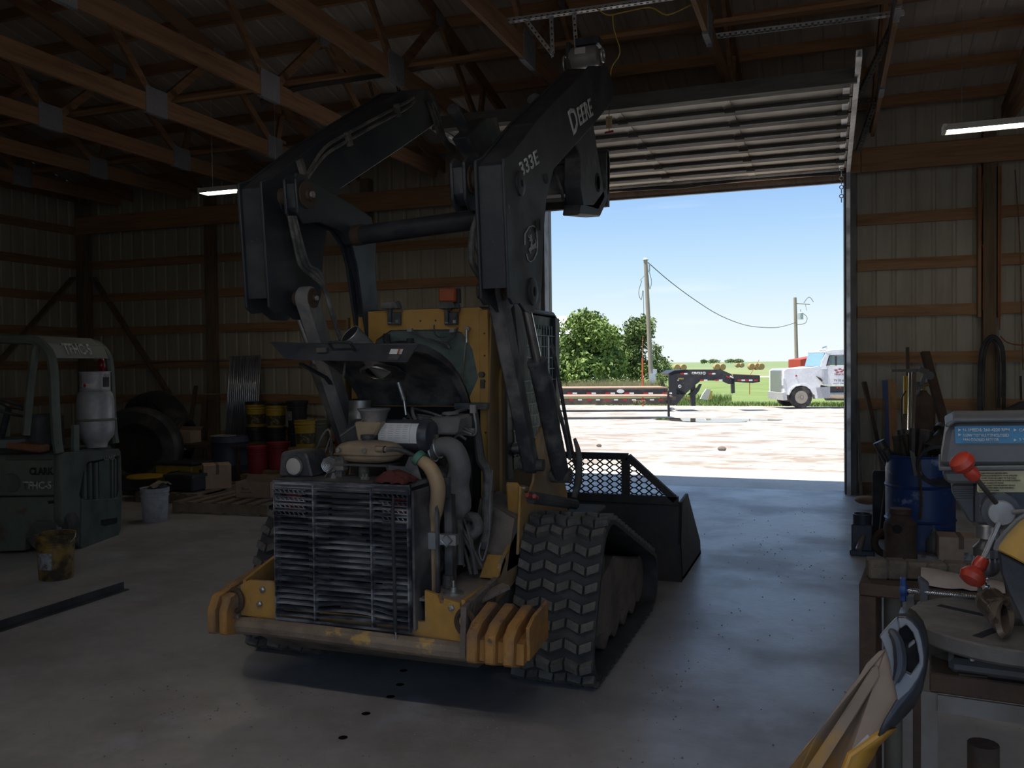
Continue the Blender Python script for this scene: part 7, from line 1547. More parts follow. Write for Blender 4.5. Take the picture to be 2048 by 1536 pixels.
for (a, b, y, r, m_, l_) in LB_:
    A = Py(*a, y + .1); B = Py(*b, y - .25); dd = (B - A); 
    if B.z > 0: B = A + dd * (A.z / (A.z - B.z)) if abs(A.z - B.z) > .1 else B
    o = MB().beam(A, B, r * 2, r).build('leaning_bar', m_); tag(o, l_, 'bar')
stick('yellow grip handle hanging beside the bright rods', 'handle', [Py(1812, 752, 10.9), Py(1812, 835, 10.9)], 0.03, D.materials['pail_yellow'], 8, name='yellow_tool')
stick('black cord drooping from the handle to the barrel', 'cord', [Py(1812, 782, 10.8), Py(1803, 800, 10.8), Py(1803, 840, 10.8), Py(1808, 880, 10.8)], 0.008, rubber, 5, name='cord')
# hoses on the post, orange cord on the wall
t = thing('hose_coil', 'looped black air hoses hanging on the post above the drill press', 'hose', Py(1985, 740, 11.6))
for k, (w, x0, y0, h) in enumerate(((24, 1984, 672, 150), (20, 1986, 676, 120), (16, 1982, 680, 135), (26, 1983, 674, 165))):
    MB().tube([Py(x0 - w, y0 + h, 11.62), Py(x0 - w, y0 + h * .6, 11.62), Py(x0 - w * .8, y0 + 25, 11.6), Py(x0, y0, 11.58), Py(x0 + w * .85, y0 + 22, 11.6), Py(x0 + w, y0 + h * .6, 11.62), Py(x0 + w * .95, y0 + h, 11.62)], 0.02 - .002 * k, 7, sm=5).build('hose_loop', rubber, t)
oc = mat('orange_cord', (0.28, 0.09, 0.03), 0.7)
stick('orange cord drooping along the wall right of the post', 'cord', [Py(2001, 672, 11.7), Py(2015, 685, 11.7), Py(2048, 690, 11.7), Py(2090, 680, 11.7)], 0.008, oc, 5, name='extension_cord')
stick('thin brown cord hanging down the right wall, left one', 'cord', [Py(2001, 345, 11.7), Py(2000, 480, 11.7), Py(1999, 660, 11.7)], 0.008, oc, 5, name='hanging_cord')
stick('thin brown cord hanging down the right wall, right one', 'cord', [Py(2030, 340, 11.7), Py(2040, 500, 11.7), Py(2043, 640, 11.7), Py(2046, 740, 11.7)], 0.008, wood_dark, 5, name='hanging_cord')
stick('wire running up the post packer left of the post', 'wire', [Py(1966, 350, 11.7), Py(1962, 480, 11.7), Py(1967, 500, 11.7), Py(1966, 620, 11.7)], 0.006, oc, 5, name='wall_wire')
# shelf things against the wall behind the drill press
t = thing('wall_bench', 'dark bench under the hoses along the right wall', 'bench', (2.0, 11.2, 0))
MB().box(1.5, 3.4, 10.9, 11.6, 0.86, 0.90).build('bench_top', wood_dark, t)
for x in (1.5, 3.33):
    for y in (10.9, 11.53): MB().box(x, x + .07, y, y + .07, 0, 0.86).build('leg', wood_dark, t)
o = MB().prism([(1.62, 1.02), (1.75, 1.06), (1.95, 1.16), (2.05, 1.22), (2.12, 1.20), (2.08, 1.10), (2.1, 0.90), (1.7, 0.90)], 'y', 10.95, 11.2).build('welding_hood', rubber, bevel=0.02); tag(o, 'dark tool heap on the wall bench just above the drill press guard', 'tool')
o = MB().box(2.38, 2.75, 11.0, 11.3, 0.90, 1.22).box(2.36, 2.40, 10.98, 11.3, 1.16, 1.26).build('black_case', rubber, bevel=0.02); tag(o, 'black case on the wall bench at the right photo edge', 'case')
stick('thin upright antenna rod on the wall bench', 'rod', [Py(2042, 800, 11.1), Py(2041, 752, 11.1)], 0.012, rubber, 6, name='antenna_rod')
# floor clutter left of the barrel
o = MB().prism([(Py(1743, 0, 8.9).x, 0), (Py(1743, 0, 8.9).x, 0.62), (Py(1746, 0, 8.9).x, 0.65), (Py(1768, 0, 8.9).x, 0.65), (Py(1771, 0, 8.9).x, 0.62), (Py(1771, 0, 8.9).x, 0)], 'y', 8.9, 8.93).build('black_plate', rubber); tag(o, 'upright black plate leaning left of the blue barrel', 'plate')
stick('thin rod leaning in front of the black plate', 'rod', [Py(1771, 960, 8.85), Py(1757, 1080, 8.6)], 0.008, galv_dark, 6, name='thin_rod')
o = MB().ell(Py(1735, 1000, 10.6) , 0.14, 0.10, 0.05).build('rag_bundle', wood_dark); o.location.z = 0.0; tag(o, 'flat dark rag on the floor by the wall behind the black plate', 'rag')
hb_ = Pz(1722, 1112, 0); t = thing('hitch_receiver', 'black steel hitch receiver block standing on the floor nearest the door jamb', 'hitch', V3((hb_.x, hb_.y, 0)))
x, y = hb_.x + 0.01, hb_.y + 0.1
MB().box(x - 0.085, x + 0.085, y - 0.08, y + 0.08, 0.0, 0.27).box(x - 0.10, x + 0.10, y - 0.11, y + 0.09, 0.0, 0.05).build('receiver_body', black_steel, t, bevel=0.008)
MB().lathe((x + .005, y, 0.20), [(0.07, 0), (0.075, 0.05), (0.08, 0.15), (0.07, 0.155), (0.062, 0.12), (0, 0.10)], n=24).build('receiver_neck', black_steel, t)
MB().cyl((x + 0.01, y - 0.06, 0.17), (x - .03, y - 0.15, 0.06), 0.028, n=14).build('pin', steel, t)
gx = Pz(1765, 1118, 0); t = thing('iron_ring', 'heavy iron ring standing on edge between the hitch block and the rusty casting', 'ring', V3((gx.x, gx.y, 0)))
MB().torus((gx.x + .04, gx.y + 0.06, 0.13), 0.10, 0.03, axis=(-0.1, 1, 0), n=32, m=8).build('ring_body', rusty, t)
cx_ = Pz(1803, 1140, 0); t = thing('rusty_casting', 'tall rusty gearbox casting standing in front of the blue barrel', 'casting', V3((cx_.x, cx_.y, 0)))
x, y = cx_.x, cx_.y + 0.12
MB().lathe((x, y, 0), [(0.13, 0), (0.13, 0.12), (0.12, 0.14), (0.12, 0.28), (0.13, 0.30), (0.125, 0.36), (0.08, 0.41), (0.075, 0.43), (0.085, 0.44), (0.085, 0.48), (0, 0.48)], n=20).build('casting_body', rusty, t)
MB().lathe((x - 0.03, y - 0.12, 0.33), [(0.035, -0.01), (0.04, 0.03), (0, 0.03)], axis=(0, 1, 0), n=14).build('port', void, t)
q = Pz(1857, 1125, 0); carton('flat_box', 'flat pale grey box lying on the floor beside the rusty casting', (q.x, q.y + .1, 0), 0.26, 0.14, 0.05, -0.5, False, mat('box_pale', (0.27, 0.26, 0.26), 0.7))
q = Pz(1870, 1118, 0); t = thing('spray_funnel', 'small translucent funnel bottle standing before the blue barrel', 'bottle', V3((q.x, q.y + .08, 0)))
MB().lathe((q.x, q.y + 0.08, 0), [(0.065, 0), (0.07, 0.02), (0.07, 0.13), (0.03, 0.20), (0.012, 0.25), (0, 0.25)], n=16).build('bottle_body', mat('bottle_dim', (0.12, 0.12, 0.11), 0.4), t)
q = Pz(1918, 1135, 0); cbx = carton('cardboard_box', 'small tan cardboard box with a white label on the floor by the drill press chuck', (q.x + 0.02, q.y + .15, 0), 0.33, 0.25, 0.24, 0.0)
MB().box(-0.0 + 0.02, 0.14, -0.127, -0.1255, 0.05, 0.12).build('shipping_label', lblw, cbx)
# ---- low welded table with rusty beam (middle distance)
_q = ray(1880, 900); DY = V3((_q.x, _q.y, 0)); KF = DY.length; DY.normalize(); DX = V3((DY.y, -DY.x, 0)); RXh, RYh = DX, DY
def Pd(px, py, Z):          # point on the upright plane that faces the bench corner, Z metres in front of it
    r = ray(px, py); return EYEP + r * (Z * KF / r.dot(DY))
def lv(c, rx, ry, rz): return c + RXh * rx + RYh * ry + UP * rz
def fbox(mb, c, a0, a1, b0, b1, c0, c1): return mb.hexa([lv(c, a, b, c0) for a, b in ((a0, b0), (a1, b0), (a1, b1), (a0, b1))] + [lv(c, a, b, c1) for a, b in ((a0, b0), (a1, b0), (a1, b1), (a0, b1))])
ZT_ = 3.0; tc0 = Pd(1718, 1166, ZT_); TZ = tc0.z; tc0.z = 0
olv = mat('leg_olive', (0.13, 0.115, 0.085), 0.7, dirt=(0.08, 0.06, 0.045), dscale=5)
wt = thing('welded_table', 'rusty welded steel table left of the drill press', 'table', tc0)
fbox(MB(), tc0, 0.0, 0.62, 0.0, 0.36, TZ - 0.045, TZ).build('table_top', rusty, wt, bevel=0.004)
for a, w in ((0.0, 0.055), (0.56, 0.055)):
    for b in (0.0, 0.305): fbox(MB(), tc0, a, a + w, b, b + 0.055, 0, TZ - 0.046).build('leg', rusty, wt)
MB().cyl(lv(tc0, 0.105, 0.16, 0), lv(tc0, 0.105, 0.16, TZ - 0.046), 0.032, n=16).build('support_pipe', olv, wt)
fbox(MB(), tc0, 0.17, 0.22, 0.2, 0.25, 0, TZ - .046).build('support_bar', rusty, wt)
o = MB(); A = lv(tc0, 0.02, 0.10, TZ + 0.036); B = lv(tc0, 0.60, 0.24, TZ + 0.036); rnd = random.Random(8)
for k in range(9):
    u0, u1 = k / 9, (k + 1) / 9; o.beam(A.lerp(B, u0), A.lerp(B, u1) , 0.075 + rnd.uniform(-.006, .006), 0.068 + rnd.uniform(-.008, .004))
tag(o.build('rusty_beam', mat('crusty_wood', (0.13, 0.10, 0.07), 0.9, dirt=(0.06, 0.045, 0.035), dscale=8, bump=0.7, bscale=30), bevel=0.006), 'crusty brown beam lying across the welded table', 'beam')
pk = mat('pinkish_paper', (0.36, 0.29, 0.255), 0.8, dirt=(0.22, 0.15, 0.12), dscale=6)
mb = MB(); vs = []; fs = []; N = 10
for j in range(N + 1):
    for i in range(N + 1):
        u, v = i / N, j / N; p = lv(tc0, 0.20 + 0.26 * u, 0.02 + 0.16 * v, TZ + 0.004 + 0.05 * math.sin(PI * v) * (1 - u * .7) + rnd.uniform(0, .006)); vs.append(p)
for j in range(N):
    for i in range(N): a = j * (N + 1) + i; fs.append((a, a + 1, a + N + 2, a + N + 1))
tag(mb.add(vs, fs).build('crumpled_paper', pk, fix=False), 'crumpled pinkish paper on the welded table behind the blue clamp', 'paper')
# ---- steel stand carrying the drill press
SZ = 1.72; sc0 = Pd(1842, 1390, SZ); STZ = Pd(1900, 1350, SZ).z; sc0.z = 0
ang = mat('grey_angle_iron', (0.17, 0.16, 0.15), 0.55, 0.4, dirt=(0.12, 0.08, 0.05), dscale=5)
st = thing('steel_stand', 'rusty angle iron stand under the drill press', 'stand', sc0)
fbox(MB(), sc0, 0.015, 1.0, 0.0, 0.36, STZ - 0.04, STZ).build('stand_top', rusty, st, bevel=0.003)
fbox(MB(), sc0, 0.03, 1.0, -0.006, 0.0, STZ - 0.075, STZ - 0.041).build('front_rail', ang, st)
for a in (0.0, 0.95):
    for b in (0.0, 0.32):
        fbox(fbox(MB(), sc0, a, a + 0.03, b, b + 0.004, 0, STZ - 0.04), sc0, a, a + 0.004, b + .004, b + 0.03, 0, STZ - 0.04).build('leg', ang, st)
fbox(MB(), sc0, 0.0, 0.98, 0.02, 0.35, 0.25, 0.262).build('lower_shelf', rusty, st)
o = fbox(MB(), sc0, 0.08, 0.11, 0.42, 0.45, 0.263, STZ - 0.08); 
MB().cyl(lv(sc0, 0.10, 0.30, 0.263), lv(sc0, 0.10, 0.30, 0.75), 0.03, n=14)
t = thing('jack_post', 'dark round post on a disc foot on the shelf of the steel stand', 'jack', lv(sc0, .12, .25, .262)); MB().cyl(lv(sc0, 0.12, 0.25, 0.263), lv(sc0, 0.12, 0.25, 0.85), 0.032, n=14).lathe(lv(sc0, .12, .25, .263), [(0.11, 0), (0.11, 0.015), (0.04, 0.03)], n=20).build('post_body', rusty, t)
stick('dark bar lying slanted under the drill press stand', 'bar', [lv(sc0, 0.06, 0.2, 0.72), lv(sc0, 0.9, 0.3, 0.45)], 0.014, rubber, 6, name='slanted_bar')
# ---- drill press
DZp = 1.80
dpc = Pd(2030, 1244, DZp); dz_t = dpc.z
dp = thing('drill_press', 'grey bench drill press with red knobs at the right photo edge', 'drill press', V3((dpc.x, dpc.y, STZ)))
dgr = mat('press_grey', (0.10, 0.105, 0.108), 0.5, dirt=(0.16, 0.15, 0.135), dscale=5, damt=0.6, bump=0.05); dgk = mat('press_dark', (0.075, 0.078, 0.085), 0.55, dirt=(0.15, 0.14, 0.13), dscale=5, damt=0.5)
tbm = mat('table_iron', (0.17, 0.155, 0.14), 0.6, 0.3, dirt=(0.10, 0.085, 0.07), dscale=7, damt=0.7, bump=0.2)
# round slotted table
TR = 0.195; tcn = V3((dpc.x, dpc.y, dz_t))
MB().lathe(tcn, [(0.0, -0.035), (TR - 0.01, -0.035), (TR, -0.028), (TR, -0.003), (TR - 0.004, 0), (0.028, 0), (0.026, -0.034)], n=64).build('table', tbm, dp)
for k in range(4):
    a = PI / 4 + k * PI / 2 + 0.3; c = tcn + RXh * math.cos(a) * 0.105 + RYh * math.sin(a) * 0.105
    u = (RXh * math.cos(a) + RYh * math.sin(a)); v = UP.cross(u)
    MB().slab([c - u * 0.05 - v * .009, c + u * .05 - v * .009, c + u * .05 + v * .009, c - u * .05 + v * .009], (0, 0, 0.0006)).build('table_slot', void, dp)
MB().cyl(tcn + RXh * 0.35 + RYh * .1 + UP * (STZ - dz_t), tcn + RXh * 0.35 + RYh * .1 + UP * 0.42, 0.04, n=24).build('column', steel, dp)
fbox(MB(), tcn, 0.05, 0.32, -0.02, 0.12, -0.09, -0.036).build('table_bracket', tbm, dp, bevel=0.01)
fbox(MB(), tcn + UP * (STZ - dz_t), -0.12, 0.5, -0.08, 0.28, 0.0, 0.03).build('base', dgk, dp, bevel=0.01)
# head: belt guard, casting, side cheek
def dpoly(mb, pts, Z0, th): return mb.slab([Pd(x, y, Z0) for x, y in pts], RYh * th)
HZ = 1.66
dpoly(MB(), [(1880, 934), (1886, 900), (1893, 856), (1900, 850), (1908, 841), (2240, 838), (2260, 850), (2268, 934)], HZ, 0.24).build('belt_guard', dgr, dp, bevel=0.010)
dpoly(MB(), [(1888, 852), (1893, 846), (1905, 840), (1908, 836), (2240, 833), (2240, 842), (1911, 845), (1897, 856)], HZ - 0.008, 0.25).build('guard_lid_edge', dgr, dp, bevel=0.003)
dpoly(MB(), [(1877, 934), (2270, 932), (2270, 940), (1877, 942)], HZ - 0.008, 0.255).build('guard_seam', dgk, dp, bevel=0.002)
dpoly(MB(), [(1883, 942), (2262, 940), (2262, 966), (1905, 968), (1890, 964)], HZ, 0.24).build('guard_pan', dgr, dp, bevel=0.006)
dpoly(MB(), [(1903, 968), (1951, 968), (1951, 1048), (1938, 1044), (1912, 1000), (1903, 984)], HZ + 0.03, 0.15).build('head_cheek', dgk, dp, bevel=0.004)
for k in range(5): dpoly(MB(), [(1906 + k * 1.5, 980 + k * 4.5), (1945, 979 + k * 4.5), (1945, 980.5 + k * 4.5), (1906 + k * 1.5, 981.5 + k * 4.5)], HZ + 0.026, 0.006).build('vent_rib', dgr, dp)
dpoly(MB(), [(1951, 966), (2200, 966), (2200, 1050), (2050, 1060), (1990, 1052), (1951, 1050)], HZ + 0.005, 0.17).build('head_casting', dgk, dp, bevel=0.006)
# labels on the guard and casting
blu = mat('label_blue', (0.04, 0.20, 0.36), 0.5, dirt=(0.10, 0.22, 0.30), dscale=30, damt=0.6); cream = mat('label_cream', (0.48, 0.42, 0.24), 0.6, dirt=(0.30, 0.26, 0.17), dscale=12, damt=0.4)
lx = dpoly(MB(), [(1909, 853), (2150, 850), (2150, 886), (1911, 887)], HZ - 0.002, 0.0015).build('speed_label', blu, dp, smooth=False)
def DT(s, x0, x1, yb, yt, m_, par, Z=HZ - 0.003): tfit(s, 'lettering', Pd(x0, yb, Z), Pd(x1, yb - (x1 - x0) * .004, Z), Pd(x0, yt, Z), m_, par, th=0.0006, bold=0.03)
lt = mat('letter_pale', (0.50, 0.52, 0.50), 0.6, dirt=(0.2, 0.3, 0.35), dscale=60, damt=0.5)
DT('16 SPEEDS: 260-4220 RPM', 1926, 2019, 863, 857, lt, lx); DT('550W TOTALLY ENCLOSED', 1926, 2018, 874, 868, lt, lx); DT('FAN COOLED MOTOR', 1926, 1998, 882.5, 877, lt, lx)
DT('CAST IRON TABLE', 2038, 2110, 863, 857, lt, lx); DT('3 YEAR', 2038, 2070, 882.5, 877, lt, lx)
for (x, y) in ((1917, 860), (1917, 869.5), (2028, 860), (2028, 880)): dpoly(MB(), [(x - .5, y - 3), (x + 5.5, y), (x - .5, y + 3)], HZ - 0.004, 0.001).build('arrow_mark', lt, lx, smooth=False)
wlb = dpoly(MB(), [(1954, 932), (2150, 930), (2150, 984), (1957, 985), (1954, 982)], HZ - 0.003, 0.0015).build('warning_label', cream, dp, smooth=False)
dpoly(MB(), [(1957, 934), (2150, 932), (2150, 941), (1957, 942)], HZ - 0.005, 0.001).build('warning_band', mat('band_rust', (0.32, 0.10, 0.05), 0.6), wlb, smooth=False)
tdk2 = mat('tiny_print', (0.13, 0.10, 0.06), 0.7)
DT('WARNING', 2005, 2075, 940.5, 935.5, tdk2, wlb, HZ - 0.006)
LN = ['1. READ MANUAL BEFORE USING', '2. WEAR EYE PROTECTION WHEN DRILLING', '3. CLAMP WORK SECURELY TO THE TABLE', '4. DO NOT WEAR GLOVES OR LOOSE CLOTHING', '5. KEEP GUARDS IN PLACE', '6. DISCONNECT POWER BEFORE SERVICE', '7. USE PROPER SPEED FOR THE DRILL', '8. KEEP HANDS CLEAR']
for k, s in enumerate(LN): DT(s, 1959, 1959 + 2.1 * len(s), 948 + 4.9 * k, 945 + 4.9 * k, tdk2, wlb, HZ - 0.0045)
dpoly(MB(), [(1960, 1010), (1966, 1009), (1971, 1013), (1960, 1015)], HZ + 0.001, 0.003).build('depth_pointer', cream, dp, smooth=False)
# quill, chuck and bit
qc = Pd(1975, 1050, HZ + 0.09); bit_tip = None
MB().lathe(qc, [(0.030, 0.03), (0.030, 0.0), (0.022, -0.002), (0.022, -0.025), (0.012, -0.026), (0.012, -0.04)][::-1], n=24).build('quill', steel, dp)
MB().lathe(qc + UP * -0.095, [(0.012, -0.005), (0.018, 0.0), (0.024, 0.012), (0.024, 0.03), (0.022, 0.031), (0.026, 0.034), (0.026, 0.05), (0.015, 0.062), (0.012, 0.07)], n=32).build('chuck', mat('chuck_steel', (0.20, 0.19, 0.18), 0.35, 0.8, dirt=(0.10, 0.085, 0.07), dscale=20, damt=0.6), dp)
for k in range(16):
    a = 2 * PI * k / 16; MB().cbox(qc + UP * -0.066 + V3((math.cos(a) * .0235, math.sin(a) * .0235, 0)), (0.003, 0.003, 0.008), Matrix.Rotation(a, 3, 'Z')).build('chuck_tooth', steel, dp)
mb = MB(); bt = qc + UP * -0.10; L_ = 0.075; vs = []
for k in range(41):
    u = k / 40
    for s_ in (0, 1, 2, 3):
        a = s_ * PI / 2 + u * 11; r = 0.0042 if s_ % 2 == 0 else 0.0016; r = r * (1 if u < .95 else .3); vs.append(bt + V3((math.cos(a) * r, math.sin(a) * r, -L_ * u)))
fs = [(4 * k + q, 4 * k + (q + 1) % 4, 4 * k + 4 + (q + 1) % 4, 4 * k + 4 + q) for k in range(40) for q in range(4)]
mb.add(vs, fs).build('drill_bit', chrome, dp)
# feed hub, spokes and red knobs
hub = Pd(2003, 1026, HZ - 0.035); nf = -RYh
MB().lathe(hub, [(0.033, -0.045), (0.032, -0.012), (0.02, -0.011)], axis=nf, n=36).build('hub_collar', dgk, dp)
MB().lathe(hub, [(0.022, -0.012), (0.022, -0.01), (0.023, 0.0), (0.021, 0.004), (0.0, 0.005)], axis=nf, n=36).build('feed_hub', mat('hub_alu', (0.42, 0.41, 0.39), 0.4, 0.4, dirt=(0.3, 0.27, 0.23), dscale=20, damt=0.5), dp)
redk = mat('knob_red', (0.42, 0.035, 0.015), 0.35, dirt=(0.28, 0.05, 0.03), dscale=20, damt=0.5)
for (ax0, ax1, kx, nm) in (((1992, 1006), (1948, 952), (1921, 921), 0), ((1998, 1046), (1964, 1122), (1946, 1152), 1), ((2026, 1024), (2095, 1020), (2120, 1018), 2)):
    a = Pd(*ax0, HZ - 0.04); b = Pd(*ax1, HZ - 0.07); k_ = Pd(*kx, HZ - 0.085); d = (k_ - b).normalized()
    MB().cyl(a, b, 0.0045, n=10).build('feed_handle', steel if nm else oily, dp)
    MB().lathe(b - d * 0.004, [(0.0, 0), (0.011, 0.0), (0.013, 0.014), (0.0105, 0.022), (0.019, 0.030), (0.0225, 0.038), (0.019, 0.048), (0.009, 0.053), (0, 0.054)], axis=d, n=28).build('knob', redk, dp)
# work piece: chamfered pipe under the bit
bt2 = bt - UP * L_
wp0 = Pd(1990, 1262, DZp - 0.16); t = thing('cut_pipe', 'shiny slant cut pipe stub being drilled on the round table', 'pipe', V3((bt2.x, bt2.y, dz_t)))
pax = (Pd(2016, 1246, 1.66) - Pd(1976, 1196, 1.74)).normalized(); c1 = Pd(1979, 1200, 1.75); R1 = 0.027
A0 = c1; 
u = pax.cross(UP).normalized(); v = pax.cross(u); vs = []; n = 32
for k in range(n):
    a = 2 * PI * k / n; cut = 0.075 + 0.035 * math.cos(a - 0.6)
    for r, l in ((R1, 0.0), (R1, cut), (R1 * .6, cut), (R1 * .6, 0.0)): vs.append(A0 + (u * math.cos(a) + v * math.sin(a)) * r + pax * l)
fs = [(4 * k + q, 4 * k + (q + 1) % 4, 4 * ((k + 1) % n) + (q + 1) % 4, 4 * ((k + 1) % n) + q) for k in range(n) for q in range(4)]
MB().add(vs, fs).build('pipe_wall', mat('cut_steel', (0.40, 0.33, 0.27), 0.25, 0.9, dirt=(0.25, 0.17, 0.11), dscale=14, damt=0.7, drough=0.5), t)
MB().lathe(A0 + pax * 0.02, [(0, 0), (R1 * .58, 0)], axis=pax, n=20).build('pipe_bore', void, t)
# gearbox lump and stub under the table
lump = thing('dirty_gearbox', 'grimy gearbox lump between the round table and the stand', 'gearbox', Pd(1910, 1350, 1.8))
c = Pd(1915, 1322, 1.84); MB().ell(c, 0.055, 0.05, 0.036, 12, 8).ell(c + RXh * -0.03 + UP * .02, 0.03, 0.03, 0.025, 10, 6).ell(c + RXh * 0.06, 0.05, 0.05, 0.03, 10, 6).build('gearbox_case', grimy, lump)
q0, q1 = Pd(1944, 1286, 1.74), Pd(1944, 1348, 1.74); MB().cyl(q1, q0, 0.006, n=10).lathe(q0 + UP * -0.012, [(0.008, 0), (0.016, 0.01), (0.018, 0.02), (0.006, 0.03)], n=14).build('clamp_screw', steel, lump); 
MB().cbox(q1, (0.05, 0.03, 0.006)).build('clamp_foot', rusty, lump)
o = dpoly(MB(), [(1955, 1292), (2200, 1300), (2200, 1352), (1960, 1340)], 1.78, 0.08).build('brown_block', mat('brown_block_m', (0.20, 0.14, 0.09), 0.8, dirt=(0.10, 0.07, 0.05), dscale=6), bevel=0.006); tag(o, 'rust brown block under the round drill press table', 'block')
# blue handled clamp
t = thing('bar_clamp', 'bar clamp with blue grip and threaded rod beside the round table', 'clamp', Pd(1850, 1190, 2.0))
CZ = 1.98
a, b = Pd(1806, 1180, CZ), Pd(1962, 1195, CZ - 0.05)
MB().cyl(a, b, 0.0055, n=12).build('threaded_rod', chrome, t)
mb = MB()
d = (b - a).normalized(); k = 0.02
while k < (b - a).length - .01: mb.torus(a + d * k, 0.0055, 0.0011, axis=d, n=10, m=4); k += 0.0045
o = mb.build('thread', chrome, t); o['kind'] = 'stuff'
bl = mat('grip_blue', (0.015, 0.06, 0.20), 0.45)
MB().beam(Pd(1806, 1155, CZ), Pd(1806, 1202, CZ), 0.012, 0.016).lathe(a - d * .005, [(0.013, 0), (0.015, 0.008), (0.012, 0.016), (0, .016)], axis=d, n=14).build('blue_grip', bl, t, bevel=0.002)
dpoly(MB(), [(1835, 1158), (1840, 1156), (1858, 1170), (1858, 1212), (1841, 1212), (1839, 1180)], CZ - 0.02, 0.03).build('clamp_jaw', dgk, t, bevel=0.003)
dpoly(MB(), [(1956, 1182), (1966, 1182), (1968, 1212), (1956, 1210)], CZ - 0.07, 0.04).build('clamp_jaw', rubber, t, bevel=0.002)
dpoly(MB(), [(1812, 1196), (1828, 1194), (1831, 1240), (1813, 1238)], CZ, 0.03).build('clamp_bar', ang, t)
dpoly(MB(), [(1834, 1210), (1905, 1216), (1900, 1240), (1828, 1236)], CZ - 0.02, 0.05).build('clamp_body', dgk, t, bevel=0.006)
hc = Pd(1882, 1207, 2.02); t = thing('chrome_hub', 'small chrome hub cap shaped part behind the round table', 'hub', hc)
MB().lathe(hc + UP * -0.02, [(0.0, 0), (0.03, 0.0), (0.034, 0.006), (0.02, 0.012), (0.018, 0.026), (0, 0.028)], n=28).build('hub_body', steel, t)
# yellow guarded cut-off saw at the right edge
t = thing('cutoff_saw', 'yellow guarded cut-off saw with black disc at the right photo edge', 'saw', Pd(2110, 1200, 1.5))
SW = 1.50; dc = Pd(2106, 1135, SW)
MB().lathe(dc, [(0, 0), (0.074, 0.0), (0.074, 0.004), (0, 0.004)], axis=RYh, n=48).build('saw_disc', rubber, t)
dpoly(MB(), [(1991, 1100), (1994, 1088), (2010, 1066), (2035, 1040), (2070, 1018), (2120, 1004), (2200, 1010), (2200, 1180), (2120, 1150), (2046, 1127), (2020, 1113)], SW - 0.025, 0.02).build('saw_guard', mat('saw_yellow', (0.46, 0.24, 0.03), 0.45, dirt=(0.25, 0.14, 0.04), dscale=10, damt=0.6), t, bevel=0.003)
dpoly(MB(), [(1997, 1102), (2020, 1115), (2046, 1129), (2200, 1180), (2200, 1300), (2048, 1252), (2016, 1185), (2003, 1150)], SW - 0.015, 0.03).build('saw_body', rubber, t, bevel=0.003)
o = MB(); A_ = [(1991, 1100), (1994, 1088), (2010, 1066), (2035, 1040), (2070, 1018), (2120, 1004)]
o.tube([Pd(x, y, SW - 0.025) for x, y in A_], 0.004, 6).build('guard_rim', ang, t)
fbox(MB(), V3((dc.x, dc.y, 0)), -0.02, 0.2, 0.02, 0.12, STZ, dc.z - 0.02).build('saw_base', dgk, t)
# ---- leaning yellow body panel with black lamp surround, in the foreground
t = thing('body_panel', 'tan and yellow machine body panel with black lamp surround leaning in the foreground', 'panel', Pd(1700, 1400, 1.5))
def Q(px, py, d=0.0): return Pd(px, py, (1.60 - 0.10 * (py - 1232) / 300 if py < 1536 else 1.4987) ) + RYh * d
pan = mat('panel_tan', (0.23, 0.165, 0.115), 0.6, dirt=(0.26, 0.19, 0.14), dscale=2.5, damt=0.5, dirt2=(0.42, 0.22, 0.05), d2scale=3.5, d2lo=0.60, d2hi=0.68); pyl = mat('panel_yellow', (0.52, 0.25, 0.03), 0.4, dirt=(0.30, 0.20, 0.10), dscale=9, damt=0.5, dlo=.55, dhi=.7)
front = [(1772, 1298), (1757, 1304), (1733, 1328), (1720, 1350), (1700, 1376), (1668, 1420), (1640, 1460), (1622, 1478), (1578, 1536), (1270, 2000), (1000, 2440), (1130, 2440), (1380, 2010), (1690, 1540), (1700, 1510), (1762, 1468), (1800, 1400), (1796, 1330)]
MB().slab([Q(*p) for p in front], RYh * 0.004).build('panel_face', pan, t, smooth=False)
# raised centre swage and shoulder
sw_ = [(1755, 1330), (1744, 1334), (1690, 1420), (1610, 1540), (1300, 2005), (1330, 2005), (1640, 1540), (1712, 1430), (1760, 1350)]
MB().slab([Q(x, y, -0.006) for x, y in sw_], RYh * 0.006).build('panel_swage', pan, t, bevel=0.002)
edge = [(1762, 1468), (1700, 1512), (1690, 1540), (1380, 2010), (1130, 2440), (1190, 2440), (1440, 2010), (1742, 1540), (1790, 1478)]
ed = [Q(1762, 1468), Q(1700, 1512), Q(1690, 1540), Q(1380, 2010), Q(1130, 2440)]; ed2 = [Q(1792, 1478, .05), Q(1755, 1515, .05), Q(1742, 1540, .05), Q(1440, 2010, .05), Q(1190, 2440, .05)]
mb = MB().strip(ed, ed2); o = mb.build('panel_side', pyl, t, fix=False); md = o.modifiers.new('s', 'SOLIDIFY'); md.thickness = 0.004
MB().tube([p + RYh * 0.003 for p in ed], 0.007, 8).build('rolled_edge', pyl, t)
MB().slab([Q(1698, 1512, -.001), Q(1705, 1498, -.001), Q(1735, 1468, -.001), Q(1739, 1472, -.001), Q(1722, 1495, -.001), Q(1702, 1516, -.001)], RYh * -0.0008).build('paint_chip', mat('chip_pale', (0.36, 0.34, 0.32), 0.6), t, smooth=False)
bpl = mat('lamp_surround', (0.16, 0.17, 0.185), 0.4, dirt=(0.24, 0.23, 0.22), dscale=4, damt=0.6, bump=0.03); bpk = mat('lamp_surround_dark', (0.035, 0.037, 0.045), 0.4, dirt=(0.15, 0.14, 0.135), dscale=7, damt=0.4)
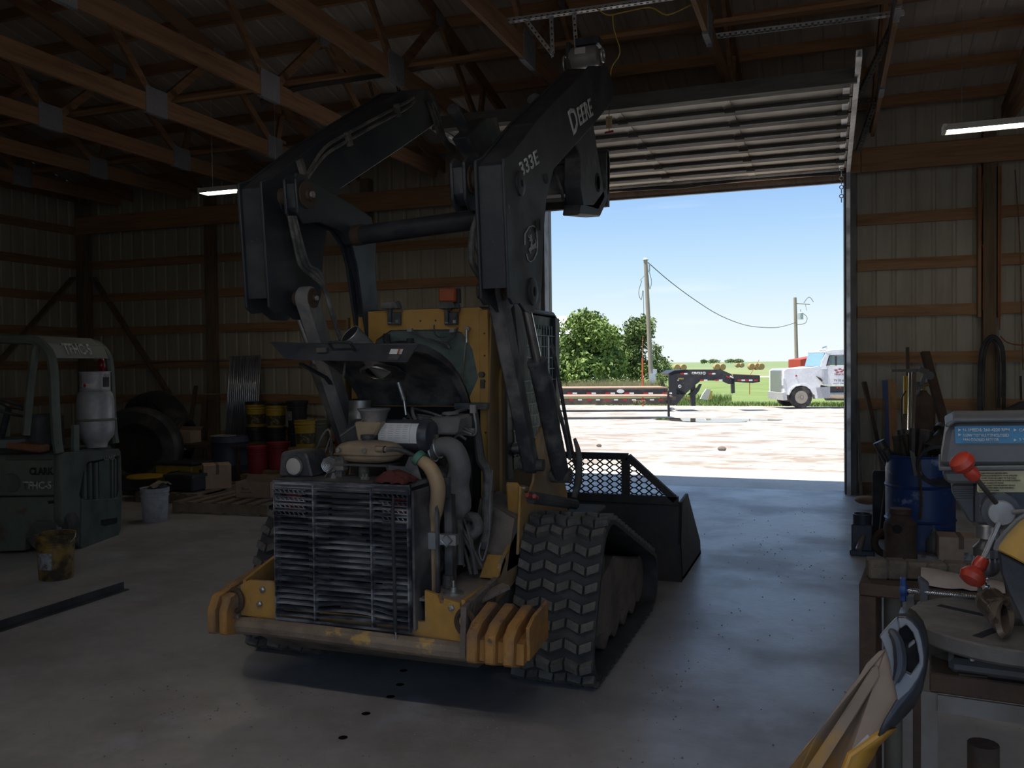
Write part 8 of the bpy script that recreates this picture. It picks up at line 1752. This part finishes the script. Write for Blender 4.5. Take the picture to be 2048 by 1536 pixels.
outer = [(1759, 1270), (1776, 1250), (1795, 1231), (1812, 1232), (1825, 1240), (1838, 1256), (1845, 1280), (1849, 1310), (1848, 1328), (1838, 1352), (1820, 1378), (1795, 1400), (1788, 1386), (1784, 1350), (1779, 1320), (1772, 1298), (1763, 1275)]
# face plate with two rectangular openings, framed around them
frame_parts = [
    [(1759, 1270), (1776, 1250), (1795, 1231), (1800, 1255), (1795, 1262), (1802, 1275), (1808, 1300), (1810, 1330), (1800, 1352), (1789, 1366), (1784, 1350), (1779, 1320), (1772, 1298), (1763, 1275)],
    [(1795, 1231), (1812, 1232), (1825, 1240), (1838, 1256), (1845, 1280), (1849, 1310), (1848, 1328), (1840, 1335), (1838, 1308), (1833, 1282), (1826, 1262), (1813, 1246), (1800, 1255)],
    [(1816, 1287), (1828, 1277), (1832, 1282), (1817, 1294)],
    [(1848, 1328), (1838, 1352), (1820, 1378), (1795, 1400), (1789, 1366), (1800, 1352), (1810, 1340), (1821, 1348), (1830, 1335), (1840, 1320)]]
for fp_ in frame_parts: MB().slab([Q(x, y, -0.012) for x, y in fp_], RYh * 0.012).build('surround_face', bpl, t, bevel=0.002)
MB().slab([Q(x, y, 0.015) for x, y in [(1796, 1258), (1812, 1244), (1834, 1275), (1844, 1320), (1822, 1352), (1808, 1345)]], RYh * 0.004).build('lamp_opening', void, t)
ri = [Q(x, y, -0.014) for x, y in [(1778, 1258), (1786, 1262), (1796, 1280), (1801, 1310), (1800, 1335), (1792, 1358)]]; MB().tube(ri, [0.004, 0.009, 0.011, 0.012, 0.011, 0.006], 8, sm=4).build('moulded_ridge', bpk, t)
e1 = [Q(x, y, -0.012) for x, y in [(1795, 1231), (1812, 1232), (1825, 1240), (1838, 1256), (1845, 1280), (1849, 1310), (1848, 1328), (1838, 1352), (1820, 1378), (1795, 1400), (1772, 1440), (1760, 1468)]]
e2 = [Q(x, y, 0.07) for x, y in [(1799, 1233), (1816, 1234), (1830, 1243), (1845, 1262), (1853, 1285), (1857, 1312), (1857, 1335), (1852, 1370), (1842, 1412), (1828, 1440), (1808, 1462), (1790, 1480)]]
o = MB().strip(e1, e2).build('surround_side', bpk, t, fix=False); md = o.modifiers.new('s', 'SOLIDIFY'); md.thickness = 0.004
MB().slab([Q(x, y, -0.010) for x, y in [(1800, 1390), (1820, 1372), (1838, 1352), (1830, 1375), (1800, 1412), (1775, 1445), (1762, 1466), (1759, 1458), (1772, 1432)]], RYh * 0.01).build('surround_foot', bpk, t, bevel=0.002)
